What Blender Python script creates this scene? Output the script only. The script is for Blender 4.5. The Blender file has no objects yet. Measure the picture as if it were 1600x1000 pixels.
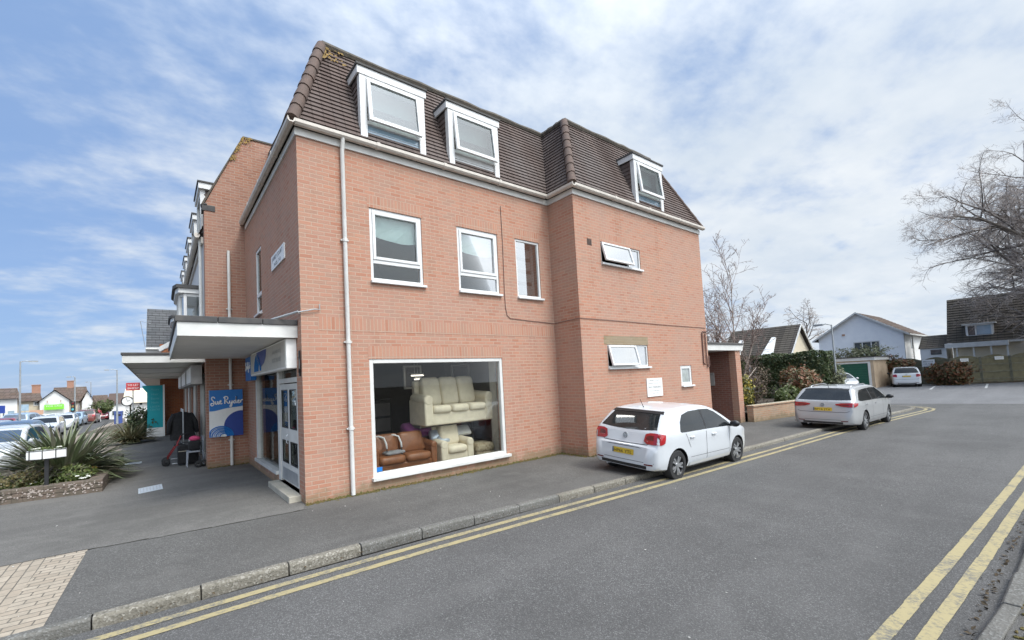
import bpy, bmesh, math, random
from mathutils import Vector, Matrix
from mathutils.bvhtree import BVHTree
R = math.radians
rnd = random.Random(7)
S = bpy.context.scene
COL = S.collection

# ------------------------------------------------------------------ camera
F_PX, PITCH, ROLL, YAW = 674.04, R(3.221), R(-2.805), R(53.923)
CAM = Vector((-2.170, -8.353, 2.1))
U0, V0 = 737.04, 558.16
fwd = Vector((math.cos(YAW)*math.cos(PITCH), math.sin(YAW)*math.cos(PITCH), math.sin(PITCH)))
rgt = Vector((math.sin(YAW), -math.cos(YAW), 0))
upv = rgt.cross(fwd)
cr, sr = math.cos(ROLL), math.sin(ROLL)
rg2 = cr*rgt + sr*upv
up2 = -sr*rgt + cr*upv
cam = bpy.data.cameras.new('camera')
cam_ob = bpy.data.objects.new('camera', cam)
COL.objects.link(cam_ob)
m = Matrix.Identity(4)
for i in range(3):
    m[i][0], m[i][1], m[i][2], m[i][3] = rg2[i], up2[i], -fwd[i], CAM[i]
cam_ob.matrix_world = m
cam.sensor_width = 36
cam.lens = 36*F_PX/1600
cam.shift_x = (800-U0)/1600
cam.shift_y = (V0-500)/1600
cam.clip_start = 0.05
cam.clip_end = 3000
S.camera = cam_ob

def at(u, v, dist):
    """real point seen at a photo pixel when it stands `dist` metres away along the ground"""
    d = fwd*F_PX + rg2*(u-U0) - up2*(v-V0)
    return CAM + d*(dist/math.hypot(d.x, d.y))

# ------------------------------------------------------------------ sky, sun, exposure
SUN_EL, SUN_AZ = R(54), R(-76)       # azimuth from +X towards +Y
W = bpy.data.worlds.new('World')
S.world = W
W.use_nodes = True
nt = W.node_tree
nt.nodes.clear()
def N(nt, typ, **kw):
    n = nt.nodes.new(typ)
    for k, v in kw.items():
        if k.startswith('i_'):
            key = k[2:]
            n.inputs[int(key) if key.isdigit() else key].default_value = v
        else:
            setattr(n, k, v)
    return n
def L(nt, a, b): nt.links.new(a, b)
def math_n(nt, op, a, b=None, c=None, clamp=False):
    n = nt.nodes.new('ShaderNodeMath'); n.operation = op; n.use_clamp = clamp
    for i, x in enumerate((a, b, c)):
        if x is None: continue
        if isinstance(x, (int, float)): n.inputs[i].default_value = x
        else: nt.links.new(x, n.inputs[i])
    return n.outputs[0]
def mix_n(nt, fac, a, b, blend='MIX'):
    n = nt.nodes.new('ShaderNodeMix'); n.data_type = 'RGBA'; n.blend_type = blend
    for i, x in ((0, fac), (6, a), (7, b)):
        if isinstance(x, (int, float)): n.inputs[i].default_value = x
        elif isinstance(x, (tuple, list)): n.inputs[i].default_value = (*x[:3], 1)
        else: nt.links.new(x, n.inputs[i])
    return n.outputs[2]
def ramp_n(nt, fac, stops, interp='LINEAR'):
    n = nt.nodes.new('ShaderNodeValToRGB'); n.color_ramp.interpolation = interp
    els = n.color_ramp.elements
    while len(els) < len(stops): els.new(0.5)
    for e, (p, c) in zip(els, stops):
        e.position = p
        e.color = (c, c, c, 1) if isinstance(c, (int, float)) else (*c[:3], 1)
    nt.links.new(fac, n.inputs[0])
    return n.outputs[0]
def noise_n(nt, vec, scale, detail=4, rough=0.55, dim='3D', dist=0.0):
    n = nt.nodes.new('ShaderNodeTexNoise'); n.noise_dimensions = dim
    n.inputs['Scale'].default_value = scale; n.inputs['Detail'].default_value = detail
    n.inputs['Roughness'].default_value = rough; n.inputs['Distortion'].default_value = dist
    if vec is not None: nt.links.new(vec, n.inputs['Vector'])
    return n.outputs[0]

sky = N(nt, 'ShaderNodeTexSky', sky_type='NISHITA', sun_disc=False, sun_elevation=SUN_EL,
        sun_rotation=math.pi/2-SUN_AZ, air_density=1.0, dust_density=0.6, ozone_density=1.5)
tc = N(nt, 'ShaderNodeTexCoord')
sx = N(nt, 'ShaderNodeSeparateXYZ'); L(nt, tc.outputs['Generated'], sx.inputs[0])
den = math_n(nt, 'ADD', math_n(nt, 'MAXIMUM', sx.outputs[2], 0.015), 0.20)
cu = math_n(nt, 'DIVIDE', sx.outputs[0], den)
cv = math_n(nt, 'DIVIDE', sx.outputs[1], den)
cx = N(nt, 'ShaderNodeCombineXYZ'); L(nt, cu, cx.inputs[0]); L(nt, cv, cx.inputs[1])
big = noise_n(nt, cx.outputs[0], 0.55, 6, 0.55)
mp = N(nt, 'ShaderNodeMapping'); mp.inputs['Rotation'].default_value = (0, 0, R(25)); mp.inputs['Scale'].default_value = (1.0, 1.35, 1)
L(nt, cx.outputs[0], mp.inputs[0])
med = noise_n(nt, mp.outputs[0], 3.4, 5, 0.55, dist=0.1)
fine = noise_n(nt, mp.outputs[0], 9.0, 5, 0.6)
# cloud cover grows to the right of the view (towards +X)
back = math_n(nt, 'MAXIMUM', math_n(nt, 'MULTIPLY', sx.outputs[1], -1.0), 0.0)      # cloud cover added out of view behind the camera to lift the fill light
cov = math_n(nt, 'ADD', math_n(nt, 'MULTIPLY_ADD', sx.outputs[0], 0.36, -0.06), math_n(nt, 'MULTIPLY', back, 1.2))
c1 = math_n(nt, 'ADD', math_n(nt, 'MULTIPLY', big, 0.9), cov)
c2 = math_n(nt, 'MULTIPLY_ADD', med, 0.85, c1)
c3 = math_n(nt, 'MULTIPLY_ADD', fine, 0.34, c2)
cm = ramp_n(nt, c3, [(0.80, 0.12), (0.98, 0.45), (1.0, 0.5)])
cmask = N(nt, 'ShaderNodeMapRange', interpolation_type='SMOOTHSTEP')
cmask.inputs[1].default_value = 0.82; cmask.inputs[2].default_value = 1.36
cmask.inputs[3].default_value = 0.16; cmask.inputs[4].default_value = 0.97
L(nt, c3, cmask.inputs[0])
shade = noise_n(nt, mp.outputs[0], 1.3, 5, 0.6)
ccol = mix_n(nt, math_n(nt, 'MULTIPLY_ADD', shade, 2.2, -0.62, clamp=True), (3.4, 3.9, 4.5), (5.05, 5.25, 5.4))
blue = mix_n(nt, 0.8, sky.outputs[0], (0.88, 1.85, 3.85))
# glow added around the veiled sun, out of view, to raise the fill light
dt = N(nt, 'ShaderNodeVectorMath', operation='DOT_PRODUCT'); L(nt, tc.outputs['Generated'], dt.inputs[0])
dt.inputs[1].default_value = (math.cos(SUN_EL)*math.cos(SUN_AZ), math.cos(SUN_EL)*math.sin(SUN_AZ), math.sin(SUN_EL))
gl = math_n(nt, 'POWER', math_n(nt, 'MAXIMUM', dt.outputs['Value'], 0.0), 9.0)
zen = math_n(nt, 'POWER', math_n(nt, 'MAXIMUM', sx.outputs[2], 0.0), 5.0)  # zenith out of view brightened too, as added fill
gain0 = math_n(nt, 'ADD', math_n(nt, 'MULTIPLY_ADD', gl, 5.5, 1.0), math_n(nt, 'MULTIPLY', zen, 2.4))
gain = math_n(nt, 'MULTIPLY_ADD', back, 0.9, gain0)  # the added cloud behind the camera is brightened for fill
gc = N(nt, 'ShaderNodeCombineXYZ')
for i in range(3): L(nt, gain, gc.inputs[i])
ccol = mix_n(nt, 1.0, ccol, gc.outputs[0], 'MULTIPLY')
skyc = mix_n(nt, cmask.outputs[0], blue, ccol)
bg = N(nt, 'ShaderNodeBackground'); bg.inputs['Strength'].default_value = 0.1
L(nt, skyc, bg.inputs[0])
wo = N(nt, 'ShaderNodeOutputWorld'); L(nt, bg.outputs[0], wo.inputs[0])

sun = bpy.data.lights.new('sun', 'SUN')
sun.energy = 1.15; sun.angle = R(16); sun.color = (1.0, 0.94, 0.84)
sun_ob = bpy.data.objects.new('sun', sun); COL.objects.link(sun_ob)
sd = Vector((math.cos(SUN_EL)*math.cos(SUN_AZ), math.cos(SUN_EL)*math.sin(SUN_AZ), math.sin(SUN_EL)))
sun_ob.rotation_euler = sd.to_track_quat('Z', 'Y').to_euler()
sun_ob.location = (20, -30, 40)

S.view_settings.view_transform = 'Standard'
S.view_settings.look = 'None'
S.view_settings.exposure = 0.9
S.view_settings.gamma = 1.0
S.view_settings.use_curve_mapping = False

# ------------------------------------------------------------------ materials
MATS = {}
def new_mat(name):
    mt = bpy.data.materials.new(name); mt.use_nodes = True
    nt = mt.node_tree; nt.nodes.clear()
    out = nt.nodes.new('ShaderNodeOutputMaterial')
    b = nt.nodes.new('ShaderNodeBsdfPrincipled')
    nt.links.new(b.outputs[0], out.inputs[0])
    MATS[name] = mt
    return mt, nt, b, out
def pos(nt): return nt.nodes.new('ShaderNodeNewGeometry').outputs['Position']
def objc(nt): return nt.nodes.new('ShaderNodeTexCoord').outputs['Object']
def bump(nt, b, h, strength=0.3, dist=0.01):
    n = nt.nodes.new('ShaderNodeBump'); n.inputs['Strength'].default_value = strength
    n.inputs['Distance'].default_value = dist
    nt.links.new(h, n.inputs['Height']); nt.links.new(n.outputs[0], b.inputs['Normal'])
def plain(name, c, rough=0.5, c2=None, scale=6, metallic=0, coat=0, bumpy=0, spec=None, detail=5):
    mt, nt, b, out = new_mat(name)
    b.inputs['Roughness'].default_value = rough; b.inputs['Metallic'].default_value = metallic
    b.inputs['Coat Weight'].default_value = coat; b.inputs['Coat Roughness'].default_value = 0.06
    if spec is not None: b.inputs['Specular IOR Level'].default_value = spec
    if c2 is None: c2 = tuple(x*0.86 for x in c)
    p = objc(nt)
    nz = noise_n(nt, p, scale, detail, 0.6)
    f = ramp_n(nt, nz, [(0.32, 0.0), (0.68, 1.0)])
    nt.links.new(mix_n(nt, f, c, c2), b.inputs['Base Color'])
    if bumpy: bump(nt, b, noise_n(nt, p, scale*4, 4), bumpy)
    return mt
def planar(nt, swap=False, off=0.0):
    g = nt.nodes.new('ShaderNodeNewGeometry')
    s = nt.nodes.new('ShaderNodeSeparateXYZ'); nt.links.new(g.outputs['Position'], s.inputs[0])
    n = nt.nodes.new('ShaderNodeSeparateXYZ'); nt.links.new(g.outputs['True Normal'], n.inputs[0])
    ax = math_n(nt, 'GREATER_THAN', math_n(nt, 'ABSOLUTE', n.outputs[0]), math_n(nt, 'ABSOLUTE', n.outputs[1]))
    u = math_n(nt, 'ADD', math_n(nt, 'MULTIPLY', s.outputs[1], ax),
               math_n(nt, 'MULTIPLY', s.outputs[0], math_n(nt, 'SUBTRACT', 1.0, ax)))
    v = math_n(nt, 'ADD', s.outputs[2], off)
    c = nt.nodes.new('ShaderNodeCombineXYZ')
    nt.links.new(v if swap else u, c.inputs[0]); nt.links.new(u if swap else v, c.inputs[1])
    return c.outputs[0], s
def brick_mat(name, cols, mortar, soldier=False, bw=0.243, rh=0.0808, moss=True, stain=0.5, off=0.0, mort=0.0095):
    mt, nt, b, out = new_mat(name)
    vec, sp = planar(nt, soldier, off)
    br = nt.nodes.new('ShaderNodeTexBrick')
    br.offset = 0.0 if soldier else 0.5
    br.inputs['Scale'].default_value = 1.0
    br.inputs['Mortar Size'].default_value = mort; br.inputs['Mortar Smooth'].default_value = 0.25
    br.inputs['Bias'].default_value = 0.0
    br.inputs['Brick Width'].default_value = bw; br.inputs['Row Height'].default_value = rh
    br.inputs['Color1'].default_value = (0, 0, 0, 1); br.inputs['Color2'].default_value = (1, 1, 1, 1)
    br.inputs['Mortar'].default_value = (0.5, 0.5, 0.5, 1)
    nt.links.new(vec, br.inputs['Vector'])
    k = len(cols)
    per = ramp_n(nt, br.outputs['Color'], [(i/(k-1), c) for i, c in enumerate(cols)])
    p = pos(nt)
    nz = noise_n(nt, p, 38, 3, 0.7)
    per = mix_n(nt, math_n(nt, 'MULTIPLY_ADD', nz, 0.5, -0.08, clamp=True), per, tuple(x*0.62 for x in cols[0]))
    lg = noise_n(nt, p, 0.7, 5, 0.6)
    per = mix_n(nt, ramp_n(nt, lg, [(0.42, 0.0), (0.75, stain)]), per, tuple(0.55*sum(q[i] for q in cols)/k+0.10 for i in range(3)))
    ms = nt.nodes.new('ShaderNodeMapping'); ms.inputs['Scale'].default_value = (2.2, 2.2, 0.22); nt.links.new(p, ms.inputs[0])
    st_ = noise_n(nt, ms.outputs[0], 1.0, 5, 0.65)
    per = mix_n(nt, ramp_n(nt, st_, [(0.54, 0.0), (0.78, stain*0.9)]), per, tuple(x*0.6 for x in cols[0]))
    mo = mix_n(nt, noise_n(nt, p, 3.0, 4), mortar, tuple(x*0.72 for x in mortar))
    col = mix_n(nt, br.outputs['Fac'], per, mo)
    if moss:
        hz = math_n(nt, 'MULTIPLY_ADD', noise_n(nt, p, 3.5, 5, 0.65), -0.75, 0.47)
        below = math_n(nt, 'LESS_THAN', sp.outputs[2], hz)
        soft = N(nt, 'ShaderNodeMapRange'); soft.inputs[1].default_value = 0.16; soft.inputs[2].default_value = -0.02
        nt.links.new(math_n(nt, 'SUBTRACT', sp.outputs[2], hz), soft.inputs[0])
        col = mix_n(nt, math_n(nt, 'MULTIPLY', soft.outputs[0], 0.6), col, (0.17, 0.145, 0.085))
    nt.links.new(col, b.inputs['Base Color'])
    b.inputs['Roughness'].default_value = 0.9; b.inputs['Specular IOR Level'].default_value = 0.25
    h = math_n(nt, 'ADD', math_n(nt, 'SUBTRACT', 1.0, br.outputs['Fac']), math_n(nt, 'MULTIPLY', nz, 0.35))
    bump(nt, b, h, 0.45, 0.006)
    return mt
PINK = [(0.39, 0.178, 0.115), (0.44, 0.226, 0.155), (0.42, 0.236, 0.170), (0.455, 0.245, 0.168), (0.375, 0.225, 0.163), (0.465, 0.230, 0.153)]
brick_mat('pink_brick', PINK, (0.46, 0.325, 0.248))
brick_mat('pink_brick_soldier', PINK, (0.46, 0.325, 0.248), soldier=True, bw=0.27, rh=0.0808, moss=False, stain=0.2)
brick_mat('lintel_brick', [(0.27, 0.2, 0.13), (0.31, 0.24, 0.16), (0.25, 0.19, 0.11)], (0.30, 0.25, 0.17), moss=False)
BRN = [(0.32, 0.148, 0.098), (0.38, 0.195, 0.132), (0.29, 0.145, 0.103), (0.40, 0.215, 0.152)]
brick_mat('party_brick', BRN, (0.40, 0.29, 0.225))
brick_mat('orange_brick', [(0.36, 0.11, 0.045), (0.40, 0.14, 0.06), (0.31, 0.10, 0.045)], (0.36, 0.2, 0.12), moss=False)
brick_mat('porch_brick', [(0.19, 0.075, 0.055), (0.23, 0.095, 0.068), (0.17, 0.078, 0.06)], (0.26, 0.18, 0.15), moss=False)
brick_mat('buff_brick', [(0.40, 0.24, 0.15), (0.46, 0.30, 0.20), (0.38, 0.27, 0.19), (0.44, 0.25, 0.16)], (0.42, 0.37, 0.28), moss=True, stain=0.6)
brick_mat('roof_tile', [(0.098, 0.072, 0.064), (0.128, 0.094, 0.083), (0.115, 0.088, 0.079), (0.148, 0.112, 0.099)], (0.06, 0.047, 0.042),
          bw=0.22, rh=3.1, moss=False, stain=0.65, mort=0.006, off=50.3)
brick_mat('slate_tile', [(0.085, 0.088, 0.092), (0.11, 0.112, 0.115), (0.095, 0.095, 0.1)], (0.05, 0.05, 0.05), bw=0.35, rh=0.28, moss=False, mort=0.012)
brick_mat('dark_tile', [(0.062, 0.054, 0.045), (0.095, 0.082, 0.066), (0.075, 0.064, 0.055)], (0.035, 0.03, 0.026), bw=0.4, rh=3.3, moss=False, mort=0.012, off=50.3, stain=0.15)
brick_mat('brown_tile', [(0.12, 0.085, 0.065), (0.15, 0.11, 0.085), (0.135, 0.09, 0.075)], (0.08, 0.06, 0.05), bw=0.5, rh=0.4, moss=False, mort=0.03)

plain('white_upvc', (0.66, 0.66, 0.655), 0.4, (0.58, 0.585, 0.58), 3)
plain('white_paint', (0.63, 0.625, 0.60), 0.5, (0.53, 0.525, 0.50), 2.5)
plain('gutter_plastic', (0.60, 0.55, 0.49), 0.5, (0.48, 0.44, 0.39), 5)
plain('soffit_grey', (0.74, 0.73, 0.70), 0.7, (0.66, 0.65, 0.62), 1.5)
plain('felt', (0.055, 0.055, 0.058), 0.9, (0.09, 0.085, 0.08), 4, bumpy=0.3)
plain('hip_tile', (0.12, 0.078, 0.062), 0.85, (0.085, 0.062, 0.052), 9, bumpy=0.3)
plain('ridge_weathered', (0.115, 0.095, 0.075), 0.95, (0.065, 0.06, 0.05), 9, bumpy=0.5)
plain('lichen', (0.30, 0.18, 0.045), 0.95, (0.16, 0.12, 0.05), 20)
plain('room_wall', (0.42, 0.40, 0.36), 0.9)
plain('room_dark', (0.10, 0.09, 0.085), 0.9)
plain('room_floor', (0.16, 0.13, 0.11), 0.8)
plain('net_curtain', (0.52, 0.56, 0.545), 0.9, (0.38, 0.42, 0.41), 1.3)
plain('blind_sky_reflect', (0.70, 0.79, 0.77), 0.8, (0.55, 0.65, 0.64), 2)  # pale blind colour with the sky's reflection mixed in
plain('cable_black', (0.15, 0.08, 0.065), 0.7)
plain('iron_black', (0.018, 0.018, 0.02), 0.45)
plain('black_plastic', (0.016, 0.016, 0.018), 0.5)
plain('black_cloth', (0.010, 0.010, 0.011), 0.95, (0.02, 0.02, 0.022), 14, bumpy=0.3)
plain('rubber', (0.022, 0.022, 0.023), 0.85)
plain('alloy', (0.50, 0.51, 0.52), 0.32, (0.40, 0.41, 0.42), 8, metallic=0.75)
plain('steel', (0.50, 0.52, 0.54), 0.4, (0.42, 0.44, 0.46), 6, metallic=0.6)
plain('galvanised', (0.36, 0.38, 0.39), 0.5, (0.28, 0.30, 0.31), 8, metallic=0.3)
plain('pale_lid', (0.62, 0.66, 0.69), 0.5, (0.46, 0.50, 0.53), 14)
plain('concrete', (0.36, 0.35, 0.33), 0.9, (0.25, 0.24, 0.22), 4, bumpy=0.3)
plain('stone_step', (0.44, 0.40, 0.33), 0.85, (0.32, 0.30, 0.25), 5, bumpy=0.3)
plain('leather', (0.27, 0.105, 0.042), 0.38, (0.18, 0.068, 0.028), 5, bumpy=0.12)
plain('cream_cloth', (0.76, 0.68, 0.52), 0.9, (0.64, 0.565, 0.43), 5, bumpy=0.1)
plain('floral_cloth', (0.42, 0.37, 0.26), 0.9, (0.22, 0.16, 0.09), 16)
plain('purple_cloth', (0.16, 0.04, 0.14), 0.9)
plain('silver_foil', (0.55, 0.60, 0.66), 0.3, (0.40, 0.45, 0.52), 12, metallic=0.4)
plain('pale_cushion', (0.62, 0.61, 0.58), 0.9)
plain('grey_cloth', (0.26, 0.26, 0.27), 0.9)
plain('sign_white', (0.78, 0.78, 0.76), 0.45, (0.70, 0.70, 0.68), 4)
plain('sign_grey', (0.36, 0.355, 0.35), 0.6, (0.30, 0.30, 0.29), 6)
plain('sign_blue', (0.010, 0.165, 0.50), 0.4, (0.010, 0.15, 0.46), 2)
plain('sign_navy', (0.012, 0.045, 0.27), 0.4)
plain('sign_cream', (0.52, 0.51, 0.47), 0.5)
plain('sign_teal', (0.0, 0.33, 0.38), 0.45, (0.0, 0.29, 0.34), 1.2)
plain('sign_teal_letters', (0.08, 0.42, 0.47), 0.5)
plain('sign_red', (0.52, 0.055, 0.06), 0.5)
plain('sign_green', (0.20, 0.62, 0.04), 0.5)
plain('letter_dark', (0.10, 0.11, 0.12), 0.6)
plain('letter_grey', (0.34, 0.36, 0.36), 0.6)
plain('letter_white', (0.82, 0.82, 0.82), 0.5)
plain('plate_yellow', (0.62, 0.42, 0.035), 0.45)
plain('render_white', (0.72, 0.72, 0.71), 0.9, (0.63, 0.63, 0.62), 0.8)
plain('render_grey', (0.60, 0.60, 0.60), 0.9, (0.52, 0.52, 0.52), 1.2)  # render that is pale grey in itself
plain('render_cream', (0.66, 0.58, 0.44), 0.9, (0.58, 0.51, 0.39), 0.8)
plain('render_pink', (0.50, 0.30, 0.20), 0.9, (0.42, 0.26, 0.18), 2)
plain('cladding_white', (0.86, 0.865, 0.87), 0.6, (0.80, 0.805, 0.82), 2)
plain('garage_side', (0.50, 0.38, 0.26), 0.9, (0.38, 0.28, 0.19), 1.2)
plain('garage_green', (0.010, 0.085, 0.050), 0.5, (0.008, 0.07, 0.042), 3)
plain('fence_wood', (0.165, 0.145, 0.082), 0.9, (0.11, 0.10, 0.06), 3, bumpy=0.3)
plain('fence_post', (0.19, 0.175, 0.12), 0.9, (0.10, 0.10, 0.07), 4)
plain('bark', (0.15, 0.125, 0.105), 0.95, (0.09, 0.078, 0.068), 12, bumpy=0.4)
plain('twig', (0.42, 0.37, 0.335), 0.95, (0.33, 0.285, 0.26), 3)
plain('birch_bark', (0.42, 0.36, 0.31), 0.85, (0.17, 0.13, 0.11), 7)
plain('birch_twig', (0.26, 0.19, 0.165), 0.9, (0.19, 0.14, 0.125), 3)
plain('soil', (0.045, 0.034, 0.024), 1.0, (0.07, 0.055, 0.038), 12, bumpy=0.6)
plain('red_frame', (0.30, 0.02, 0.02), 0.35)
plain('pink_cloth', (0.62, 0.07, 0.18), 0.9)
plain('chair_grey', (0.30, 0.32, 0.36), 0.5)
plain('bin_blue', (0.05, 0.09, 0.30), 0.5)
plain('lamp_red', (0.40, 0.010, 0.016), 0.15, (0.30, 0.008, 0.012), 9, coat=0.8)
plain('lamp_red_dark', (0.13, 0.004, 0.007), 0.15, coat=0.6)
plain('lamp_clear', (0.6, 0.63, 0.66), 0.1, coat=0.8)
plain('car_glass', (0.010, 0.012, 0.013), 0.03, (0.022, 0.025, 0.027), 1.3, spec=0.5)
plain('car_glass_blue', (0.03, 0.05, 0.08), 0.06, (0.07, 0.10, 0.14), 1.5, coat=0.4, spec=0.8)
plain('trim_black', (0.014, 0.014, 0.015), 0.4)
plain('seam_crease_shade', (0.06, 0.06, 0.063), 0.6)  # dark panel joints, also the shade drawn along body creases
for nm, c in (('paint_white', (0.56, 0.58, 0.60)), ('paint_silver', (0.40, 0.405, 0.405)), ('paint_pearl', (0.52, 0.53, 0.54)), ('paint_blue', (0.06, 0.10, 0.17)),
              ('paint_dark', (0.03, 0.033, 0.04)), ('paint_red', (0.20, 0.015, 0.02)), ('paint_maroon', (0.16, 0.04, 0.03)), ('paint_grey', (0.19, 0.22, 0.26)),
              ('paint_lightblue', (0.30, 0.40, 0.50)), ('paint_green', (0.10, 0.25, 0.05))):
    plain(nm, c, 0.32, tuple(x*0.97 for x in c), 2, coat=0.9, metallic=0.25 if nm == 'paint_silver' else 0)
plain('skin', (0.50, 0.32, 0.24), 0.6)
plain('hair_dark', (0.03, 0.022, 0.018), 0.7)
plain('cloth_white', (0.74, 0.73, 0.72), 0.9)
plain('cloth_red', (0.42, 0.06, 0.08), 0.9)
plain('stone_rubble', (0.17, 0.125, 0.10), 0.95, (0.09, 0.08, 0.06), 7, bumpy=0.7)
plain('flint', (0.46, 0.41, 0.37), 0.8, (0.28, 0.22, 0.19), 30)
plain('moss', (0.065, 0.075, 0.018), 1.0, (0.13, 0.085, 0.03), 10, bumpy=0.5)
plain('litter', (0.55, 0.53, 0.49), 0.9)
plain('dead_leaf', (0.085, 0.058, 0.032), 0.95, (0.05, 0.04, 0.025), 30)

def lamp_mat(name, col, strength):
    mt, nt, b, out = new_mat(name)
    b.inputs['Base Color'].default_value = (*col, 1); b.inputs['Emission Color'].default_value = (*col, 1); b.inputs['Emission Strength'].default_value = strength
lamp_mat('lit_tube', (1.0, 0.93, 0.82), 2.2)
def leaf_mat(name, cols, rough=0.5, trans=0.25):
    mt, nt, b, out = new_mat(name)
    g = nt.nodes.new('ShaderNodeNewGeometry')
    k = len(cols)
    c = ramp_n(nt, g.outputs['Random Per Island'], [((i+0.5)/k, cc) for i, cc in enumerate(cols)])
    nt.links.new(c, b.inputs['Base Color'])
    b.inputs['Roughness'].default_value = rough
    tr = nt.nodes.new('ShaderNodeBsdfTranslucent'); nt.links.new(c, tr.inputs[0])
    mx = nt.nodes.new('ShaderNodeMixShader'); mx.inputs[0].default_value = trans
    nt.links.new(b.outputs[0], mx.inputs[1]); nt.links.new(tr.outputs[0], mx.inputs[2])
    nt.links.new(mx.outputs[0], out.inputs[0])
    return mt
leaf_mat('hedge_leaf', [(0.03, 0.055, 0.016), (0.05, 0.08, 0.024), (0.085, 0.11, 0.04), (0.04, 0.065, 0.025), (0.12, 0.13, 0.055)])
leaf_mat('red_leaf', [(0.20, 0.075, 0.03), (0.14, 0.09, 0.035), (0.25, 0.09, 0.05), (0.09, 0.085, 0.03), (0.17, 0.11, 0.05), (0.07, 0.08, 0.025)])
leaf_mat('yellow_leaf', [(0.42, 0.33, 0.05), (0.20, 0.19, 0.035), (0.07, 0.09, 0.025), (0.30, 0.25, 0.05), (0.06, 0.075, 0.03)])
leaf_mat('green_leaf', [(0.06, 0.09, 0.022), (0.09, 0.12, 0.03), (0.05, 0.07, 0.02), (0.13, 0.15, 0.05)])
leaf_mat('pale_leaf', [(0.20, 0.21, 0.12), (0.12, 0.14, 0.06), (0.26, 0.25, 0.16), (0.09, 0.11, 0.045)])
leaf_mat('brown_twigs', [(0.10, 0.07, 0.045), (0.14, 0.10, 0.07), (0.07, 0.05, 0.035), (0.17, 0.13, 0.095)], 0.9, 0.1)
leaf_mat('bed_leaf', [(0.10, 0.15, 0.035), (0.14, 0.18, 0.05), (0.07, 0.105, 0.028), (0.20, 0.21, 0.07)])
leaf_mat('bed_bronze', [(0.17, 0.14, 0.055), (0.12, 0.11, 0.045), (0.22, 0.17, 0.075), (0.07, 0.085, 0.03)])
leaf_mat('blade', [(0.11, 0.14, 0.07), (0.165, 0.195, 0.10), (0.08, 0.10, 0.045), (0.25, 0.25, 0.175), (0.14, 0.12, 0.08), (0.155, 0.17, 0.10)], 0.42, 0.12)
leaf_mat('blade_tan', [(0.15, 0.13, 0.06), (0.10, 0.11, 0.045), (0.20, 0.17, 0.09)], 0.6, 0.2)
leaf_mat('petal_white', [(0.78, 0.77, 0.72), (0.70, 0.72, 0.64), (0.80, 0.78, 0.70)], 0.6)
leaf_mat('petal_yellow', [(0.70, 0.45, 0.03), (0.62, 0.34, 0.02)], 0.6)
leaf_mat('petal_red', [(0.25, 0.02, 0.03), (0.35, 0.05, 0.05)], 0.6)

def asphalt(name, base, dark, light, patch=0.5, sp=1.0):
    mt, nt, b, out = new_mat(name)
    p = pos(nt)
    vor = nt.nodes.new('ShaderNodeTexVoronoi'); vor.inputs['Scale'].default_value = 70*sp
    nt.links.new(p, vor.inputs['Vector'])
    spk = nt.nodes.new('ShaderNodeSeparateColor'); nt.links.new(vor.outputs['Color'], spk.inputs[0])
    c = ramp_n(nt, spk.outputs[0], [(0.0, dark), (0.35, base), (0.7, base), (0.93, light), (1.0, tuple(x*1.3 for x in light))])
    f2 = noise_n(nt, p, 14, 5, 0.7)
    c = mix_n(nt, math_n(nt, 'MULTIPLY', f2, 0.5), c, tuple(x*0.75 for x in base))
    lg = noise_n(nt, p, 0.35, 6, 0.62)
    c = mix_n(nt, ramp_n(nt, lg, [(0.38, 0.0), (0.72, patch)]), c, tuple(x*0.55 for x in base))
    lg2 = noise_n(nt, p, 1.3, 5, 0.65)
    c = mix_n(nt, ramp_n(nt, lg2, [(0.52, 0.0), (0.8, patch*0.7)]), c, tuple(x*1.45 for x in base))
    mt_ = nt.nodes.new('ShaderNodeMapping'); mt_.inputs['Scale'].default_value = (0.09, 1.5, 1); nt.links.new(p, mt_.inputs[0])
    tr = noise_n(nt, mt_.outputs[0], 1.0, 4, 0.6)
    c = mix_n(nt, ramp_n(nt, tr, [(0.45, 0.0), (0.75, 0.35)]), c, tuple(x*1.35 for x in base))
    v2 = nt.nodes.new('ShaderNodeTexVoronoi'); v2.inputs['Scale'].default_value = 2.3; nt.links.new(p, v2.inputs['Vector'])
    c = mix_n(nt, ramp_n(nt, v2.outputs['Distance'], [(0.045, 0.45), (0.07, 0.0)]), c, tuple(x*0.55 for x in base))
    nt.links.new(c, b.inputs['Base Color'])
    b.inputs['Roughness'].default_value = 0.88; b.inputs['Specular IOR Level'].default_value = 0.3
    bump(nt, b, math_n(nt, 'ADD', vor.outputs['Distance'], math_n(nt, 'MULTIPLY', f2, 0.6)), 0.55, 0.008)
    return mt
asphalt('road_asphalt', (0.098, 0.095, 0.092), (0.06, 0.059, 0.058), (0.20, 0.197, 0.193), 0.6, 1.6)
asphalt('path_asphalt', (0.106, 0.101, 0.094), (0.07, 0.068, 0.064), (0.20, 0.195, 0.185), 0.75, 1.4)
asphalt('forecourt_asphalt', (0.150, 0.142, 0.130), (0.09, 0.085, 0.078), (0.21, 0.20, 0.185), 0.8, 1.4)
asphalt('carpark_asphalt', (0.150, 0.148, 0.15), (0.10, 0.10, 0.10), (0.22, 0.22, 0.22), 0.35, 0.7)
asphalt('tan_paving', (0.30, 0.25, 0.20), (0.22, 0.18, 0.15), (0.36, 0.31, 0.26), 0.3, 0.6)
asphalt('earth', (0.10, 0.085, 0.06), (0.06, 0.05, 0.035), (0.16, 0.14, 0.10), 0.5, 0.5)
asphalt('kerb_stone', (0.20, 0.183, 0.150), (0.09, 0.083, 0.065), (0.34, 0.32, 0.28), 0.7, 0.8)
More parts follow.
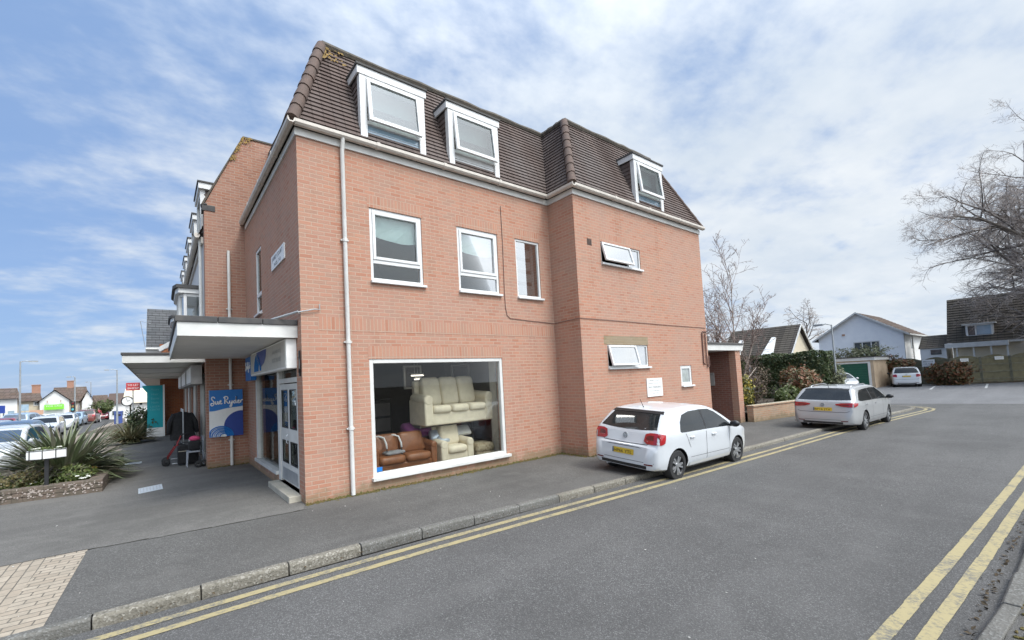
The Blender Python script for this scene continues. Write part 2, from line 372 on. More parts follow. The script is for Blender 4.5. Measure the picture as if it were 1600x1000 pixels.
asphalt('kerb_dark', (0.145, 0.138, 0.125), (0.10, 0.10, 0.09), (0.22, 0.22, 0.21), 0.5, 0.9)

def line_mat(name, col, under, wear=0.5):
    mt, nt, b, out = new_mat(name)
    p = pos(nt)
    n1 = noise_n(nt, p, 26, 6, 0.75)
    n2 = noise_n(nt, p, 2.2, 4, 0.6)
    w = math_n(nt, 'MULTIPLY_ADD', n2, 0.5, math_n(nt, 'MULTIPLY', n1, 0.8))
    f = ramp_n(nt, w, [(wear+0.14, 0.0), (wear+0.30, 1.0)])
    c = mix_n(nt, n1, col, tuple(x*0.72 for x in col))
    nt.links.new(mix_n(nt, f, c, under), b.inputs['Base Color'])
    b.inputs['Roughness'].default_value = 0.8
    bump(nt, b, n1, 0.3, 0.004)
    return mt
line_mat('yellow_line', (0.37, 0.31, 0.165), (0.13, 0.125, 0.11), 0.50)
line_mat('white_line', (0.55, 0.55, 0.52), (0.16, 0.16, 0.155), 0.50)

def paving_mat(name, rot):
    mt, nt, b, out = new_mat(name)
    p = pos(nt)
    br = nt.nodes.new('ShaderNodeTexBrick'); br.offset = 0.5
    br.inputs['Scale'].default_value = 1.0; br.inputs['Brick Width'].default_value = 0.22; br.inputs['Row Height'].default_value = 0.11
    br.inputs['Mortar Size'].default_value = 0.008; br.inputs['Mortar Smooth'].default_value = 0.3
    br.inputs['Color1'].default_value = (0.33, 0.27, 0.205, 1); br.inputs['Color2'].default_value = (0.41, 0.345, 0.27, 1)
    br.inputs['Mortar'].default_value = (0.10, 0.088, 0.07, 1)
    mp = nt.nodes.new('ShaderNodeMapping'); mp.inputs['Rotation'].default_value = (0, 0, R(rot))
    nz_ = nt.nodes.new('ShaderNodeVectorMath'); nz_.operation = 'MULTIPLY_ADD'
    wob = nt.nodes.new('ShaderNodeTexNoise'); wob.inputs['Scale'].default_value = 3.0; nt.links.new(p, wob.inputs['Vector'])
    nt.links.new(wob.outputs['Color'], nz_.inputs[0]); nz_.inputs[1].default_value = (0.02, 0.02, 0); nt.links.new(p, nz_.inputs[2])
    nt.links.new(nz_.outputs[0], mp.inputs[0]); nt.links.new(mp.outputs[0], br.inputs['Vector'])
    c = mix_n(nt, ramp_n(nt, noise_n(nt, p, 5, 6, 0.75), [(0.35, 0.0), (0.75, 0.75)]), br.outputs['Color'], (0.21, 0.185, 0.145))
    nt.links.new(c, b.inputs['Base Color']); b.inputs['Roughness'].default_value = 0.9
    bump(nt, b, math_n(nt, 'SUBTRACT', noise_n(nt, p, 30, 4), br.outputs['Fac']), 0.7, 0.01)
paving_mat('block_paving', 90); paving_mat('block_edging', 4)

def glass_mat(name, tint, refl=0.06, rough=0.0, k=0.85):
    """thin window glass: clear, with a mirror part that grows towards grazing angles"""
    mt, nt, b, out = new_mat(name)
    nt.nodes.remove(b)
    t = nt.nodes.new('ShaderNodeBsdfTransparent'); t.inputs[0].default_value = (*tint, 1)
    g = nt.nodes.new('ShaderNodeBsdfGlossy'); g.inputs['Roughness'].default_value = rough
    lw = nt.nodes.new('ShaderNodeLayerWeight'); lw.inputs[0].default_value = 0.35
    f = math_n(nt, 'MULTIPLY_ADD', lw.outputs['Fresnel'], k, refl, clamp=True)
    mx = nt.nodes.new('ShaderNodeMixShader'); nt.links.new(f, mx.inputs[0])
    nt.links.new(t.outputs[0], mx.inputs[1]); nt.links.new(g.outputs[0], mx.inputs[2])
    nt.links.new(mx.outputs[0], out.inputs[0])
glass_mat('shop_glass', (0.94, 0.95, 0.94), 0.0, k=0.38)
glass_mat('window_glass', (0.86, 0.90, 0.89), 0.03, k=0.6)
glass_mat('bath_glass', (0.7, 0.75, 0.74), 0.30, k=0.5)
glass_mat('sky_glass', (0.66, 0.72, 0.71), 0.02, k=0.13)
plain('frosted', (0.28, 0.31, 0.30), 0.12, (0.40, 0.43, 0.42), 6, coat=1.0)
plain('far_glass', (0.045, 0.055, 0.062), 0.06, (0.09, 0.11, 0.12), 2, coat=0.8)
plain('far_glass_blue', (0.20, 0.30, 0.38), 0.1, (0.32, 0.42, 0.50), 2, coat=0.6)

# ------------------------------------------------------------------ builders
ROOT = {}          # object name -> world offset its mesh is stored against
def tag(o, label=None, cat=None, group=None, kind=None):
    if label: o['label'] = label
    if cat: o['category'] = cat
    if group: o['group'] = group
    if kind: o['kind'] = kind
    return o
def thing(name, label, cat, loc=(0, 0, 0), rz=0.0, group=None):
    o = bpy.data.objects.new(name, None)
    o.empty_display_size = 0.2
    COL.objects.link(o); o.location = loc; o.rotation_euler = (0, 0, rz)
    ROOT[o.name] = Vector(loc)
    return tag(o, label, cat, group)

class M:
    """collects shapes for ONE mesh object"""
    def __init__(s, T=None):
        s.v = []; s.f = []; s.mi = []; s.T = T; s.cur = 0
    def add(s, vs, fs, mi=None):
        b = len(s.v)
        s.v += [Vector(s.T(*p)) if s.T else Vector(p) for p in vs]
        for f in fs:
            s.f.append([b+i for i in f]); s.mi.append(s.cur if mi is None else mi)
    def poly(s, pts, mi=None): s.add(pts, [list(range(len(pts)))], mi)
    def box(s, x0, y0, z0, x1, y1, z1, mi=None):
        vs = [(x, y, z) for z in (z0, z1) for y in (y0, y1) for x in (x0, x1)]
        s.add(vs, [(0, 2, 3, 1), (4, 5, 7, 6), (0, 1, 5, 4), (2, 6, 7, 3), (0, 4, 6, 2), (1, 3, 7, 5)], mi)
    def prism(s, pts, d, mi=None):
        """polygon pts (3D) extruded along vector d"""
        n = len(pts); q = [tuple(Vector(p)+Vector(d)) for p in pts]
        fs = [list(range(n))[::-1], list(range(n, 2*n))]
        fs += [(i, (i+1) % n, n+(i+1) % n, n+i) for i in range(n)]
        s.add([tuple(p) for p in pts]+q, fs, mi)
    def tube(s, pts, r, seg=8, cap=True, mi=None):
        pts = [Vector(p) for p in pts]; n = len(pts)
        rs = r if isinstance(r, (list, tuple)) else [r]*n
        vs = []; prev = None
        for i, p in enumerate(pts):
            t = (pts[min(i+1, n-1)]-pts[max(i-1, 0)])
            if t.length < 1e-9: t = Vector((0, 0, 1))
            t.normalize()
            if prev is None:
                a = Vector((0, 0, 1)) if abs(t.z) < 0.9 else Vector((1, 0, 0))
                u = t.cross(a).normalized()
            else:
                u = (prev - t*prev.dot(t)).normalized()
            prev = u; w = t.cross(u)
            for k in range(seg):
                an = 2*math.pi*k/seg
                vs.append(tuple(p + (u*math.cos(an)+w*math.sin(an))*rs[i]))
        fs = [(i*seg+k, i*seg+(k+1) % seg, (i+1)*seg+(k+1) % seg, (i+1)*seg+k) for i in range(n-1) for k in range(seg)]
        if cap: fs += [tuple(range(seg))[::-1], tuple((n-1)*seg+k for k in range(seg))]
        s.add(vs, fs, mi)
    def lathe(s, prof, c=(0, 0, 0), axis='z', seg=20, mi=None):
        """prof: (radius, height)"""
        n = len(prof); vs = []
        for r, h in prof:
            for k in range(seg):
                a = 2*math.pi*k/seg; x, y = r*math.cos(a), r*math.sin(a)
                p = {'z': (x, y, h), 'y': (x, h, y), 'x': (h, x, y)}[axis]
                vs.append((p[0]+c[0], p[1]+c[1], p[2]+c[2]))
        fs = [(i*seg+k, i*seg+(k+1) % seg, (i+1)*seg+(k+1) % seg, (i+1)*seg+k) for i in range(n-1) for k in range(seg)]
        s.add(vs, fs, mi)
    def blob(s, c, r, seg=10, rings=6, jit=0.0, mi=None):
        vs = []; fs = []
        for i in range(rings+1):
            th = math.pi*i/rings
            for k in range(seg):
                a = 2*math.pi*k/seg
                j = 1+rnd.uniform(-jit, jit)
                vs.append((c[0]+r[0]*j*math.sin(th)*math.cos(a), c[1]+r[1]*j*math.sin(th)*math.sin(a), c[2]+r[2]*j*math.cos(th)))
        for i in range(rings):
            for k in range(seg):
                fs.append((i*seg+k, (i+1)*seg+k, (i+1)*seg+(k+1) % seg, i*seg+(k+1) % seg))
        s.add(vs, fs, mi)
    def leaf(s, p, n, size, asp=0.55, mi=None):
        p = Vector(p); n = Vector(n)
        if n.length < 1e-6: n = Vector((0, 0, 1))
        n.normalize()
        a = n.cross(Vector((rnd.uniform(-1, 1), rnd.uniform(-1, 1), rnd.uniform(-1, 1))))
        if a.length < 1e-4: a = n.orthogonal()
        a.normalize(); b = n.cross(a)
        s.add([tuple(p-a*size), tuple(p-b*size*asp+n*size*0.15), tuple(p+a*size), tuple(p+b*size*asp+n*size*0.15)], [(0, 1, 2, 3)], mi)
    def build(s, name, mat, parent=None, smooth=False, bevel=0.0, world=True, angle=None, merge=False, subsurf=0, segs=2):
        off = Vector((0, 0, 0))
        if parent is not None and world: off = ROOT.get(parent.name, Vector((0, 0, 0)))
        me = bpy.data.meshes.new(name)
        me.from_pydata([tuple(v-off) for v in s.v], [], s.f)
        for mm in (mat if isinstance(mat, (list, tuple)) else [mat]): me.materials.append(MATS[mm])
        if any(s.mi): me.polygons.foreach_set('material_index', s.mi)
        if merge or subsurf or bevel:
            bm = bmesh.new(); bm.from_mesh(me)
            if merge or subsurf: bmesh.ops.remove_doubles(bm, verts=bm.verts, dist=1e-4)
            bmesh.ops.recalc_face_normals(bm, faces=bm.faces); bm.to_mesh(me); bm.free()
        if smooth:
            me.polygons.foreach_set('use_smooth', [True]*len(me.polygons))
            if angle: me.set_sharp_from_angle(angle=angle)
        me.update()
        o = bpy.data.objects.new(name, me); COL.objects.link(o)
        if bevel:
            md = o.modifiers.new('bevel', 'BEVEL'); md.width = bevel; md.segments = segs; md.limit_method = 'ANGLE'; md.angle_limit = R(35)
        if subsurf:
            md = o.modifiers.new('sub', 'SUBSURF'); md.levels = subsurf; md.render_levels = subsurf
        if parent is not None:
            o.parent = parent; ROOT[o.name] = off
        return o

def wall_cells(mb, T, u0, u1, z0, z1, holes, depth, mi=None):
    """wall face with rectangular openings: outer face, inner face and reveals (n is outward)"""
    us = sorted({u0, u1, *[h[0] for h in holes], *[h[1] for h in holes]})
    zs = sorted({z0, z1, *[h[2] for h in holes], *[h[3] for h in holes]})
    def hole(u, z): return any(h[0] < u < h[1] and h[2] < z < h[3] for h in holes)
    old = mb.T; mb.T = T
    for i in range(len(us)-1):
        for j in range(len(zs)-1):
            a, b, c, d = us[i], us[i+1], zs[j], zs[j+1]
            if hole((a+b)/2, (c+d)/2): continue
            mb.add([(a, 0, c), (b, 0, c), (b, 0, d), (a, 0, d)], [(0, 1, 2, 3)], mi)
            mb.add([(a, -depth, c), (b, -depth, c), (b, -depth, d), (a, -depth, d)], [(3, 2, 1, 0)], mi)
    for a, b, c, d in holes:
        mb.add([(a, 0, c), (b, 0, c), (b, -depth, c), (a, -depth, c)], [(0, 1, 2, 3)], mi)
        mb.add([(a, 0, d), (b, 0, d), (b, -depth, d), (a, -depth, d)], [(3, 2, 1, 0)], mi)
        mb.add([(a, 0, c), (a, 0, d), (a, -depth, d), (a, -depth, c)], [(0, 1, 2, 3)], mi)
        mb.add([(b, 0, c), (b, 0, d), (b, -depth, d), (b, -depth, c)], [(3, 2, 1, 0)], mi)
    mb.T = old

def text_mesh(mb, txt, T, u, z, size, n=0.004, align='LEFT', width=None, mi=None, depth=0.0):
    """lettering as flat mesh, u/z are the anchor, T maps (u, n, z) to the world"""
    cu = bpy.data.curves.new('txt', 'FONT'); cu.body = txt; cu.size = size; cu.align_x = align
    cu.resolution_u = 3
    ob = bpy.data.objects.new('txt', cu); COL.objects.link(ob)
    dg = bpy.context.evaluated_depsgraph_get()
    me = bpy.data.meshes.new_from_object(ob.evaluated_get(dg))
    xs = [v.co.x for v in me.vertices] or [0]
    k = 1.0
    if width: k = width/max(1e-6, max(xs)-min(xs))
    old = mb.T; mb.T = None
    mb.add([tuple(T(u+v.co.x*k, n, z+v.co.y)) for v in me.vertices], [list(p.vertices) for p in me.polygons], mi)
    mb.T = old
    bpy.data.objects.remove(ob); bpy.data.curves.remove(cu); bpy.data.meshes.remove(me)

def tiles(mb, a, b, c, d, n, lip=0.028, mi=None):
    """courses of tiles on the slope a-b (eaves) d-c (top); every course overlaps the one below with a real step"""
    a, b, c, d = map(Vector, (a, b, c, d))
    nrm = (b-a).cross(d-a)
    nrm.normalize()
    if nrm.z < 0: nrm = -nrm
    for i in range(n):
        t0, t1 = i/n, (i+1)/n
        p, q = a.lerp(d, t0)+nrm*lip, b.lerp(c, t0)+nrm*lip
        r, s_ = b.lerp(c, t1), a.lerp(d, t1)
        p0, q0 = a.lerp(d, t0)-nrm*0.002, b.lerp(c, t0)-nrm*0.002
        mb.add([tuple(x) for x in (p, q, r, s_)], [(0, 1, 2, 3)], mi)
        mb.add([tuple(x) for x in (p0, q0, q, p)], [(0, 1, 2, 3)], mi)

def foliage(mb, n, fn, size, jit=0.4, up=0.3, mi=None):
    for _ in range(n):
        p, nrm = fn()
        nn = Vector(nrm)+Vector((rnd.gauss(0, .6), rnd.gauss(0, .6), rnd.gauss(0, .6)+up))
        mb.leaf(p, nn, size*rnd.uniform(1-jit, 1+jit), mi=mi)
def in_ellipsoid(c, r, shell=0.55, lumps=0):
    L_ = [(Vector((rnd.gauss(0, 1), rnd.gauss(0, 1), rnd.gauss(0, 1))).normalized(), rnd.uniform(0.62, 1.22)) for _ in range(lumps)]
    def fn():
        d = Vector((rnd.gauss(0, 1), rnd.gauss(0, 1), rnd.gauss(0, 1))).normalized()
        k = rnd.uniform(shell, 1.0)**0.6
        if L_:
            best = max(L_, key=lambda q: q[0].dot(d))
            k *= best[1]*(0.75+0.25*max(0, best[0].dot(d))**3)
        return (c[0]+r[0]*d.x*k, c[1]+r[1]*d.y*k, max(0.02, c[2]+r[2]*d.z*k)), d
    return fn

def letters(parent, mat, txt, T, u, z, size, n, align='CENTER', width=None, name='lettering', world=True):
    mb = M(); text_mesh(mb, txt, T, u, z, size, n, align, width)
    return mb.build(name, mat, parent, world=world)

# ------------------------------------------------------------------ ground
def sheet(name, pts, z, mat):
    mb = M(); mb.poly([(x, y, z) for x, y in pts])
    return tag(mb.build(name, mat), kind='structure')
RZ = -0.07
sheet('ground', [(-900, -900), (900, -900), (900, 900), (-900, 900)], -1.75, 'earth')
def street_z(y): return RZ-0.0125*max(0, min(y, 110)-14)
# kerb line of the near pavement (road side) from the photo
KL = [(-9, -2.62), (-3.1, -2.66), (-1.0, -2.68), (0.9, -2.74), (2.5, -2.83), (5.9, -3.05), (10.4, -3.29), (12.8, -3.40), (15.2, -3.52), (18.5, -3.78), (21.9, -4.10), (24.2, -4.32)]
KE = [(24.2, -4.32), (25.0, -4.28), (25.6, -4.02), (26.0, -3.5), (26.2, -2.6), (26.3, 4.0)]
KALL = KL+KE[1:]
sheet('garden_ground', [(-9, 14), (-9, -2.6), (13.6, -.95), (28, -1), (28, 60), (-3, 60)], -0.2, 'earth')
sheet('field', [(28, -40), (400, -40), (400, 300), (28, 300)], -0.2, 'earth')
sheet('road', [(-9, -2.5), (24.5, -3.9), (26.2, 0), (28, 12), (70, 12), (70, -30), (28, -30), (27.5, -9.5), (16, -8.5), (-9, -7.6)], RZ, 'road_asphalt')
sheet('car_park', [(27.5, 0.5), (70, 11), (70, -29), (29.5, -29), (29.0, -9.6)], RZ+0.004, 'carpark_asphalt')
def inset(line, d):
    out = []
    for i, p in enumerate(line):
        a = Vector(line[max(0, i-1)]); b = Vector(line[min(len(line)-1, i+1)])
        t = (b-a).normalized(); nrm = Vector((-t.y, t.x))
        out.append((p[0]+nrm.x*d, p[1]+nrm.y*d))
    return out
KIN = inset(KALL, 0.113)
sheet('pavement', [(-3.12, -2.56)]+KIN[2:]+[(20, 4), (20, 0.6), (-0.1, 0.6), (-0.18, -0.335), (-1.5, -0.25), (-3.06, -0.07)], 0.0, 'path_asphalt')
sheet('forecourt', [(-9, -0.02), (-2.98, -0.05), (-1.5, -0.23), (-0.12, -0.315), (0.0, 0.1), (0.3, 6.3), (-0.9, 6.3), (-0.9, 22), (-3.4, 22), (-3.6, 14), (-9, 14)], 0.004, 'forecourt_asphalt')
sheet('paved_panel', [(-9, -2.53), (-3.46, -2.53), (-3.40, -0.065), (-9, -0.03)], 0.003, 'block_paving')
sheet('paved_edge', [(-3.46, -2.53), (-3.06, -2.53), (-2.99, -0.07), (-3.40, -0.065)], 0.003, 'block_edging')
def slope_sheet(name, x0, x1, ys, dz, mat):
    mb = M()
    for y0_, y1_ in zip(ys, ys[1:]): mb.poly([(x0, y0_, street_z(y0_)+dz), (x1, y0_, street_z(y0_)+dz), (x1, y1_, street_z(y1_)+dz), (x0, y1_, street_z(y1_)+dz)])
    return tag(mb.build(name, mat), kind='structure')
slope_sheet('far_path', -6.4, -3.4, (14, 40, 70, 110, 170), 0.09, 'tan_paving')
slope_sheet('main_road', -60, -6.4, (10, 14, 40, 70, 110, 300), 0.0, 'road_asphalt')
slope_sheet('far_side_path', -3.4, 30, (14, 40, 70, 110, 300), 0.05, 'path_asphalt')
# crack between the two asphalt areas
mb = M()
cl = [(-2.98, -0.06), (-2.3, -0.17), (-1.5, -0.24), (-0.9, -0.285), (-0.3, -0.32), (0.05, -0.30)]
for i in range(len(cl)-1):
    for k in range(6):
        p = Vector(cl[i]).lerp(Vector(cl[i+1]), k/6); q = Vector(cl[i]).lerp(Vector(cl[i+1]), (k+1)/6)
        w0, w1 = 0.012+0.01*math.sin(k*7.1+i), 0.012+0.01*math.sin((k+1)*7.1+i)
        mb.poly([(p.x, p.y-w0, .008), (q.x, q.y-w1, .008), (q.x, q.y+w1, .008), (p.x, p.y+w0, .008)])
tag(mb.build('pavement_joint', 'kerb_dark'), kind='structure')

# kerb stones
def kerb_run(name, line, w=0.115, top=0.012, bot=RZ-0.05, step=0.9, mats=('kerb_stone', 'kerb_dark'), flip=False, dark=()):
    mb = M()
    ln = [Vector(p) for p in line]
    segs = []
    tot = [0]
    for i in range(len(ln)-1): tot.append(tot[-1]+(ln[i+1]-ln[i]).length)
    def pt(s):
        s = max(0, min(tot[-1], s))
        for i in range(len(ln)-1):
            if s <= tot[i+1] or i == len(ln)-2:
                return ln[i].lerp(ln[i+1], (s-tot[i])/max(1e-6, tot[i+1]-tot[i]))
    n = max(1, round(tot[-1]/step)); step = tot[-1]/n
    for k in range(n):
        a, b = pt(k*step+0.006), pt((k+1)*step-0.006)
        t = (b-a).normalized(); nr = Vector((-t.y, t.x))*(-1 if flip else 1)
        j = rnd.uniform(-0.006, 0.006); jo = rnd.uniform(-0.006, 0.006)
        mb.cur = 1 if k in dark else 0
        c = 0.025
        prof = [(jo, bot), (jo+0.004, top+j-c), (jo+c, top+j), (w, top+j), (w, bot)]
        vs = [(a.x+nr.x*o, a.y+nr.y*o, z) for o, z in prof]+[(b.x+nr.x*o, b.y+nr.y*o, z) for o, z in prof]
        m_ = len(prof)
        mb.add(vs, [tuple(range(m_))[::-1], tuple(range(m_, 2*m_))]+[(i, i+1, m_+i+1, m_+i) for i in range(m_-1)])
    return tag(mb.build(name, list(mats), bevel=0.008), kind='structure')
kerb_run('kerb', KL, dark=(0, 1, 2, 3, 4, 5, 6, 10, 11, 12, 13))
kerb_run('kerb_corner', KE, step=0.4)
RK = [(-9, -7.55), (2.7, -7.79), (3.3, -7.86), (5.6, -7.93), (9, -8.02), (14, -8.25), (20, -8.7), (27, -9.4)]
kerb_run('far_kerb', RK, flip=True, mats=('kerb_dark', 'kerb_dark'), step=0.9)
sheet('verge', [(-9, -7.68), (2.7, -7.92), (5.6, -8.06), (9, -8.15), (14, -8.38), (27, -9.53), (27, -30), (-9, -30)], -0.01, 'path_asphalt')

def stripe(mb, line, off, w, z, s0=0.0, s1=1e9):
    a = inset(line, off-w/2); b = inset(line, off+w/2)
    for i in range(len(a)-1):
        n = 8
        for k in range(n):
            f0, f1 = k/n, (k+1)/n
            pts = []
            for (l_, f) in ((a, f0), (a, f1), (b, f1), (b, f0)):
                q = Vector(l_[i]).lerp(Vector(l_[i+1]), f)
                pts.append((q.x, q.y+rnd.uniform(-.004, .004), z))
            mb.poly(pts)
mb = M()
lnear = [(p[0], p[1]-0.0) for p in KL]
stripe(mb, lnear, -0.34, 0.10, RZ+0.006); stripe(mb, lnear, -0.57, 0.10, RZ+0.006)
ke2 = KE[:5]
stripe(mb, ke2, -0.34, 0.10, RZ+0.006); stripe(mb, ke2, -0.57, 0.10, RZ+0.006)
tag(mb.build('double_yellow_lines', 'yellow_line'), kind='structure')
mb = M()
RL = [(-9, -7.05), (2.18, -7.33), (5, -7.48), (9, -7.66), (11.5, -7.76), (14, -7.9), (20, -8.35), (26, -8.95)]
stripe(mb, RL, 0.0, 0.10, RZ+0.006); stripe(mb, RL, -0.20, 0.10, RZ+0.006)
tag(mb.build('far_yellow_lines', 'yellow_line'), kind='structure')
mb = M()
for (a, b) in (((42.5, -2.5), (47.6, -2.1)), ((43.5, -5.0), (50.5, -4.6)), ((43.7, -7.6), (50.5, -7.3))):
    a, b = Vector(a), Vector(b); nr = Vector((-(b-a).y, (b-a).x)).normalized()*0.06
    mb.poly([(a.x-nr.x, a.y-nr.y, RZ+.008), (b.x-nr.x, b.y-nr.y, RZ+.008), (b.x+nr.x, b.y+nr.y, RZ+.008), (a.x+nr.x, a.y+nr.y, RZ+.008)])
tag(mb.build('parking_bay_lines', 'white_line'), kind='structure')

# ------------------------------------------------------------------ corner building
L1, DD, L2, W6, HT = 6.84, 0.92, 13.62, 6.14, 7.08
BX = thing('brick_building', 'three storey pink brick corner building with tiled mansard roof and dormers', 'building', (0, 0, 0))
TA = lambda u, n, z: (u, -n, z)                # side wall, left part
TB = lambda u, n, z: (u, -DD-n, z)             # side wall, right part
TF = lambda u, n, z: (-n, u, z)                # shop front
TR_ = lambda u, n, z: (L1-n, u, z)             # return between the two side walls
SHOP = (1.32, 4.86, 0.25, 2.66)
WA, WB, WN = (1.432, 2.684, 4.30, 5.864), (3.651, 4.907, 4.277, 5.848), (5.517, 6.402, 4.272, 5.844)
WU, WL, WT = (7.913, 9.824, 5.246, 5.863), (7.912, 9.88, 2.294, 2.942), (11.684, 12.383, 1.631, 2.284)
FD = (0.40, 4.95, 0.12, 3.0); FN = (3.66, 4.40, 4.15, 5.90)
mb = M()
wall_cells(mb, TA, 0, L1, -0.12, HT, [SHOP, WA, WB, WN], 0.26)
wall_cells(mb, TB, L1, L2, -0.12, HT, [WU, WL, WT], 0.26)
wall_cells(mb, TF, 0, W6, -0.12, HT, [FD, FN], 0.26)
wall_cells(mb, TR_, -DD, 0, -0.12, HT, [], 0.26)
wall_cells(mb, lambda u, n, z: (L2+n, u, z), -DD, 9.0, -0.12, HT, [], 0.26)
wall_cells(mb, lambda u, n, z: (u, 9.0+n, z), 0, L2, -0.12, HT, [], 0.26)
mb.build('wall', 'pink_brick', BX)
mb = M()
def band(T, u0, u1, z0, z1, n=0.004):
    old = mb.T; mb.T = T
    mb.add([(u0, n, z0), (u1, n, z0), (u1, n, z1), (u0, n, z1)], [(0, 1, 2, 3)])
    mb.T = old
band(TA, 0.32, L1-0.02, 3.22, 3.49)
band(TA, SHOP[0]-.02, SHOP[1]+.02, 2.66, 2.93)
for w in (WA, WB, WN): band(TA, w[0]-.04, w[1]+.04, w[3], w[3]+.255)
band(TB, WU[0]-.04, WU[1]+.04, WU[3], WU[3]+.255)
mb.build('soldier_course', 'pink_brick_soldier', BX)
mb = M(); band(TB, 7.78, 9.92, WL[3], 3.19)
mb.build('lintel', 'lintel_brick', BX)
# inside of the building: floors and room walls seen through the windows
mb = M()
mb.box(.27, .27, 0.02, L2-.27, 8.7, 0.12); mb.build('shop_floor', 'room_floor', BX)
mb = M()
mb.box(.27, .27, 3.02, L2-.27, 8.7, 3.3)
mb.box(.27, .27, 6.4, L2-.27, 8.7, 6.5); mb.box(L1+.27, -.65, 6.4, L2-.27, .27, 6.5); mb.box(7.15, -.64, 3.02, L2-.27, .26, 3.3)
mb.build('floor_slab', 'room_wall', BX)
mb = M()
mb.box(.27, 6.0, .12, 7.0, 6.1, 3.02)
mb.box(6.95, .27, .12, 7.05, 6.0, 3.02); mb.box(6.9, -.65, 3.3, 7.0, 3.4, 6.4)
mb.box(.27, 3.4, 3.3, L2-.3, 3.5, 6.4)
mb.box(3.15, .27, 3.3, 3.25, 3.4, 6.4); mb.box(5.2, .27, 3.3, 5.3, 3.4, 6.4)
mb.box(7.06, 2.0, .12, L2-.3, 2.1, 3.02)
mb.box(11.0, -.65, .12, 11.1, 2.0, 3.02)
mb.build('partition', 'room_dark', BX)
mb = M(); mb.box(4.86, .30, .12, 5.16, .56, 3.02); mb.box(5.17, .30, .12, 6.9, .36, 3.02)
mb.build('shop_column', 'room_wall', BX)

def frame(mb, u0, u1, z0, z1, fw, n0, n1, fwb=None):
    """rectangular frame: two uprights full height, rails butted between them"""
    fb = fw if fwb is None else fwb
    mb.box(u0, n0, z0, u0+fw, n1, z1); mb.box(u1-fw, n0, z0, u1, n1, z1)
    mb.box(u0+fw, n0, z1-fw, u1-fw, n1, z1); mb.box(u0+fw, n0, z0, u1-fw, n1, z0+fb)
def pane_box(mb, u0, u1, z0, z1, n): mb.box(u0, n-.006, z0, u1, n, z1)
def hinge(T, zt, n0, ang):
    c, s_ = math.cos(ang), math.sin(ang)
    def f(u, n, z):
        dz, dn = zt-z, n-n0
        return T(u, n0+dn*c+dz*s_, zt-dz*c+dn*s_)
    return f
def sill(T, u0, u1, z, parent, ext=0.05):
    mb = M(T); mb.box(u0-ext*.3, -.12, z-.05, u1+ext, .07, z+.005)
    return mb.build('sill', 'white_upvc', parent, bevel=.006)
def win_two(T, w, zt, blind=0.0):
    """fixed light below, top light above a transom"""
    u0, u1, z0, z1 = w
    mb = M(T)
    frame(mb, u0+.003, u1-.003, z0+.003, z1-.003, .065, -.09, -.02)
    mb.box(u0+.068, -.09, zt-.04, u1-.068, -.02, zt+.04)
    wn = mb.build('window', 'white_upvc', BX, bevel=.008)
    mb = M(T); frame(mb, u0+.07, u1-.07, zt+.042, z1-.07, .065, -.075, -.002); mb.build('sash', 'white_upvc', wn, bevel=.008)
    mb = M(T); pane_box(mb, u0+.13, u1-.13, zt+.10, z1-.13, -.05); pane_box(mb, u0+.06, u1-.06, z0+.06, zt-.03, -.055)
    mb.build('pane', 'window_glass', wn)
    sill(T, u0, u1, z0, wn)
    if blind:
        mb = M(T); n = 14
        pts = [(u0+.07, -.16, z1-.05)]+[(u1-.07, -.16, z1-.05)]
        lo = []
        for i in range(n+1):
            t = i/n
            lo.append((u1-.07-(u1-u0-.14)*t, -.16-.02*math.sin(t*9), z1-.13-blind*(0.82+0.25*math.sin(t*3.1+.4)*0.6)))
        mb.prism(pts+lo, (0, 0, 0) if False else (0.0, 0.012, 0.0)); 
        # prism works in mapped space: thin cloth
        mb.build('blind', 'blind_sky_reflect', wn)  # sky reflection of the upper pane is put into this blind's pale colour
    return wn
def win_prism_fix(): pass
def win_open(T, w, split, ang):
    """wide window: top hung opening light on the left, fixed light on the right"""
    u0, u1, z0, z1 = w
    us = u0+(u1-u0)*split
    mb = M(T); frame(mb, u0+.003, u1-.003, z0+.003, z1-.003, .045, -.09, -.02)
    mb.box(us-.025, -.088, z0+.05, us+.025, -.022, z1-.05)
    wn = mb.build('window', 'white_upvc', BX, bevel=.006)
    H = hinge(T, z1-.03, -.015, ang)
    mb = M(H); frame(mb, u0+.02, us+.02, z0+.03, z1-.03, .055, -.02, .035)
    sh = mb.build('sash', 'white_upvc', wn, bevel=.006)
    mb = M(H); pane_box(mb, u0+.07, us-.03, z0+.08, z1-.08, .01); mb.build('pane', 'bath_glass', wn)
    mb = M(T); pane_box(mb, us+.02, u1-.04, z0+.04, z1-.04, -.05); mb.build('pane', 'bath_glass', wn)
    sill(T, u0, u1, z0, wn)
    return wn
win_two(TA, WA, 4.72, .52); win_two(TA, WB, 4.70, .50)
win_open(TB, WU, .70, R(14)); win_open(TB, WL, .66, R(13))
# narrow plain light with a net behind it
mb = M(TA); frame(mb, WN[0]+.003, WN[1]-.003, WN[2]+.003, WN[3]-.003, .055, -.09, -.02)
wn = mb.build('window', 'white_upvc', BX, bevel=.008)
mb = M(TA); pane_box(mb, WN[0]+.05, WN[1]-.05, WN[2]+.05, WN[3]-.05, -.05); mb.build('pane', 'window_glass', wn)
mb = M(TA)
for i in range(4): mb.box(WN[0]+.12, -.14-.02*i, 4.40+.34*i, WN[1]-.22+.03*i, -.13-.02*i, 4.63+.34*i)
mb.box(WN[1]-.21, -.16, WN[2]+.06, WN[1]-.12, -.14, WN[3]-.06)
mb.build('louvre', 'grey_cloth', wn)
sill(TA, WN[0], WN[1], WN[2], wn)
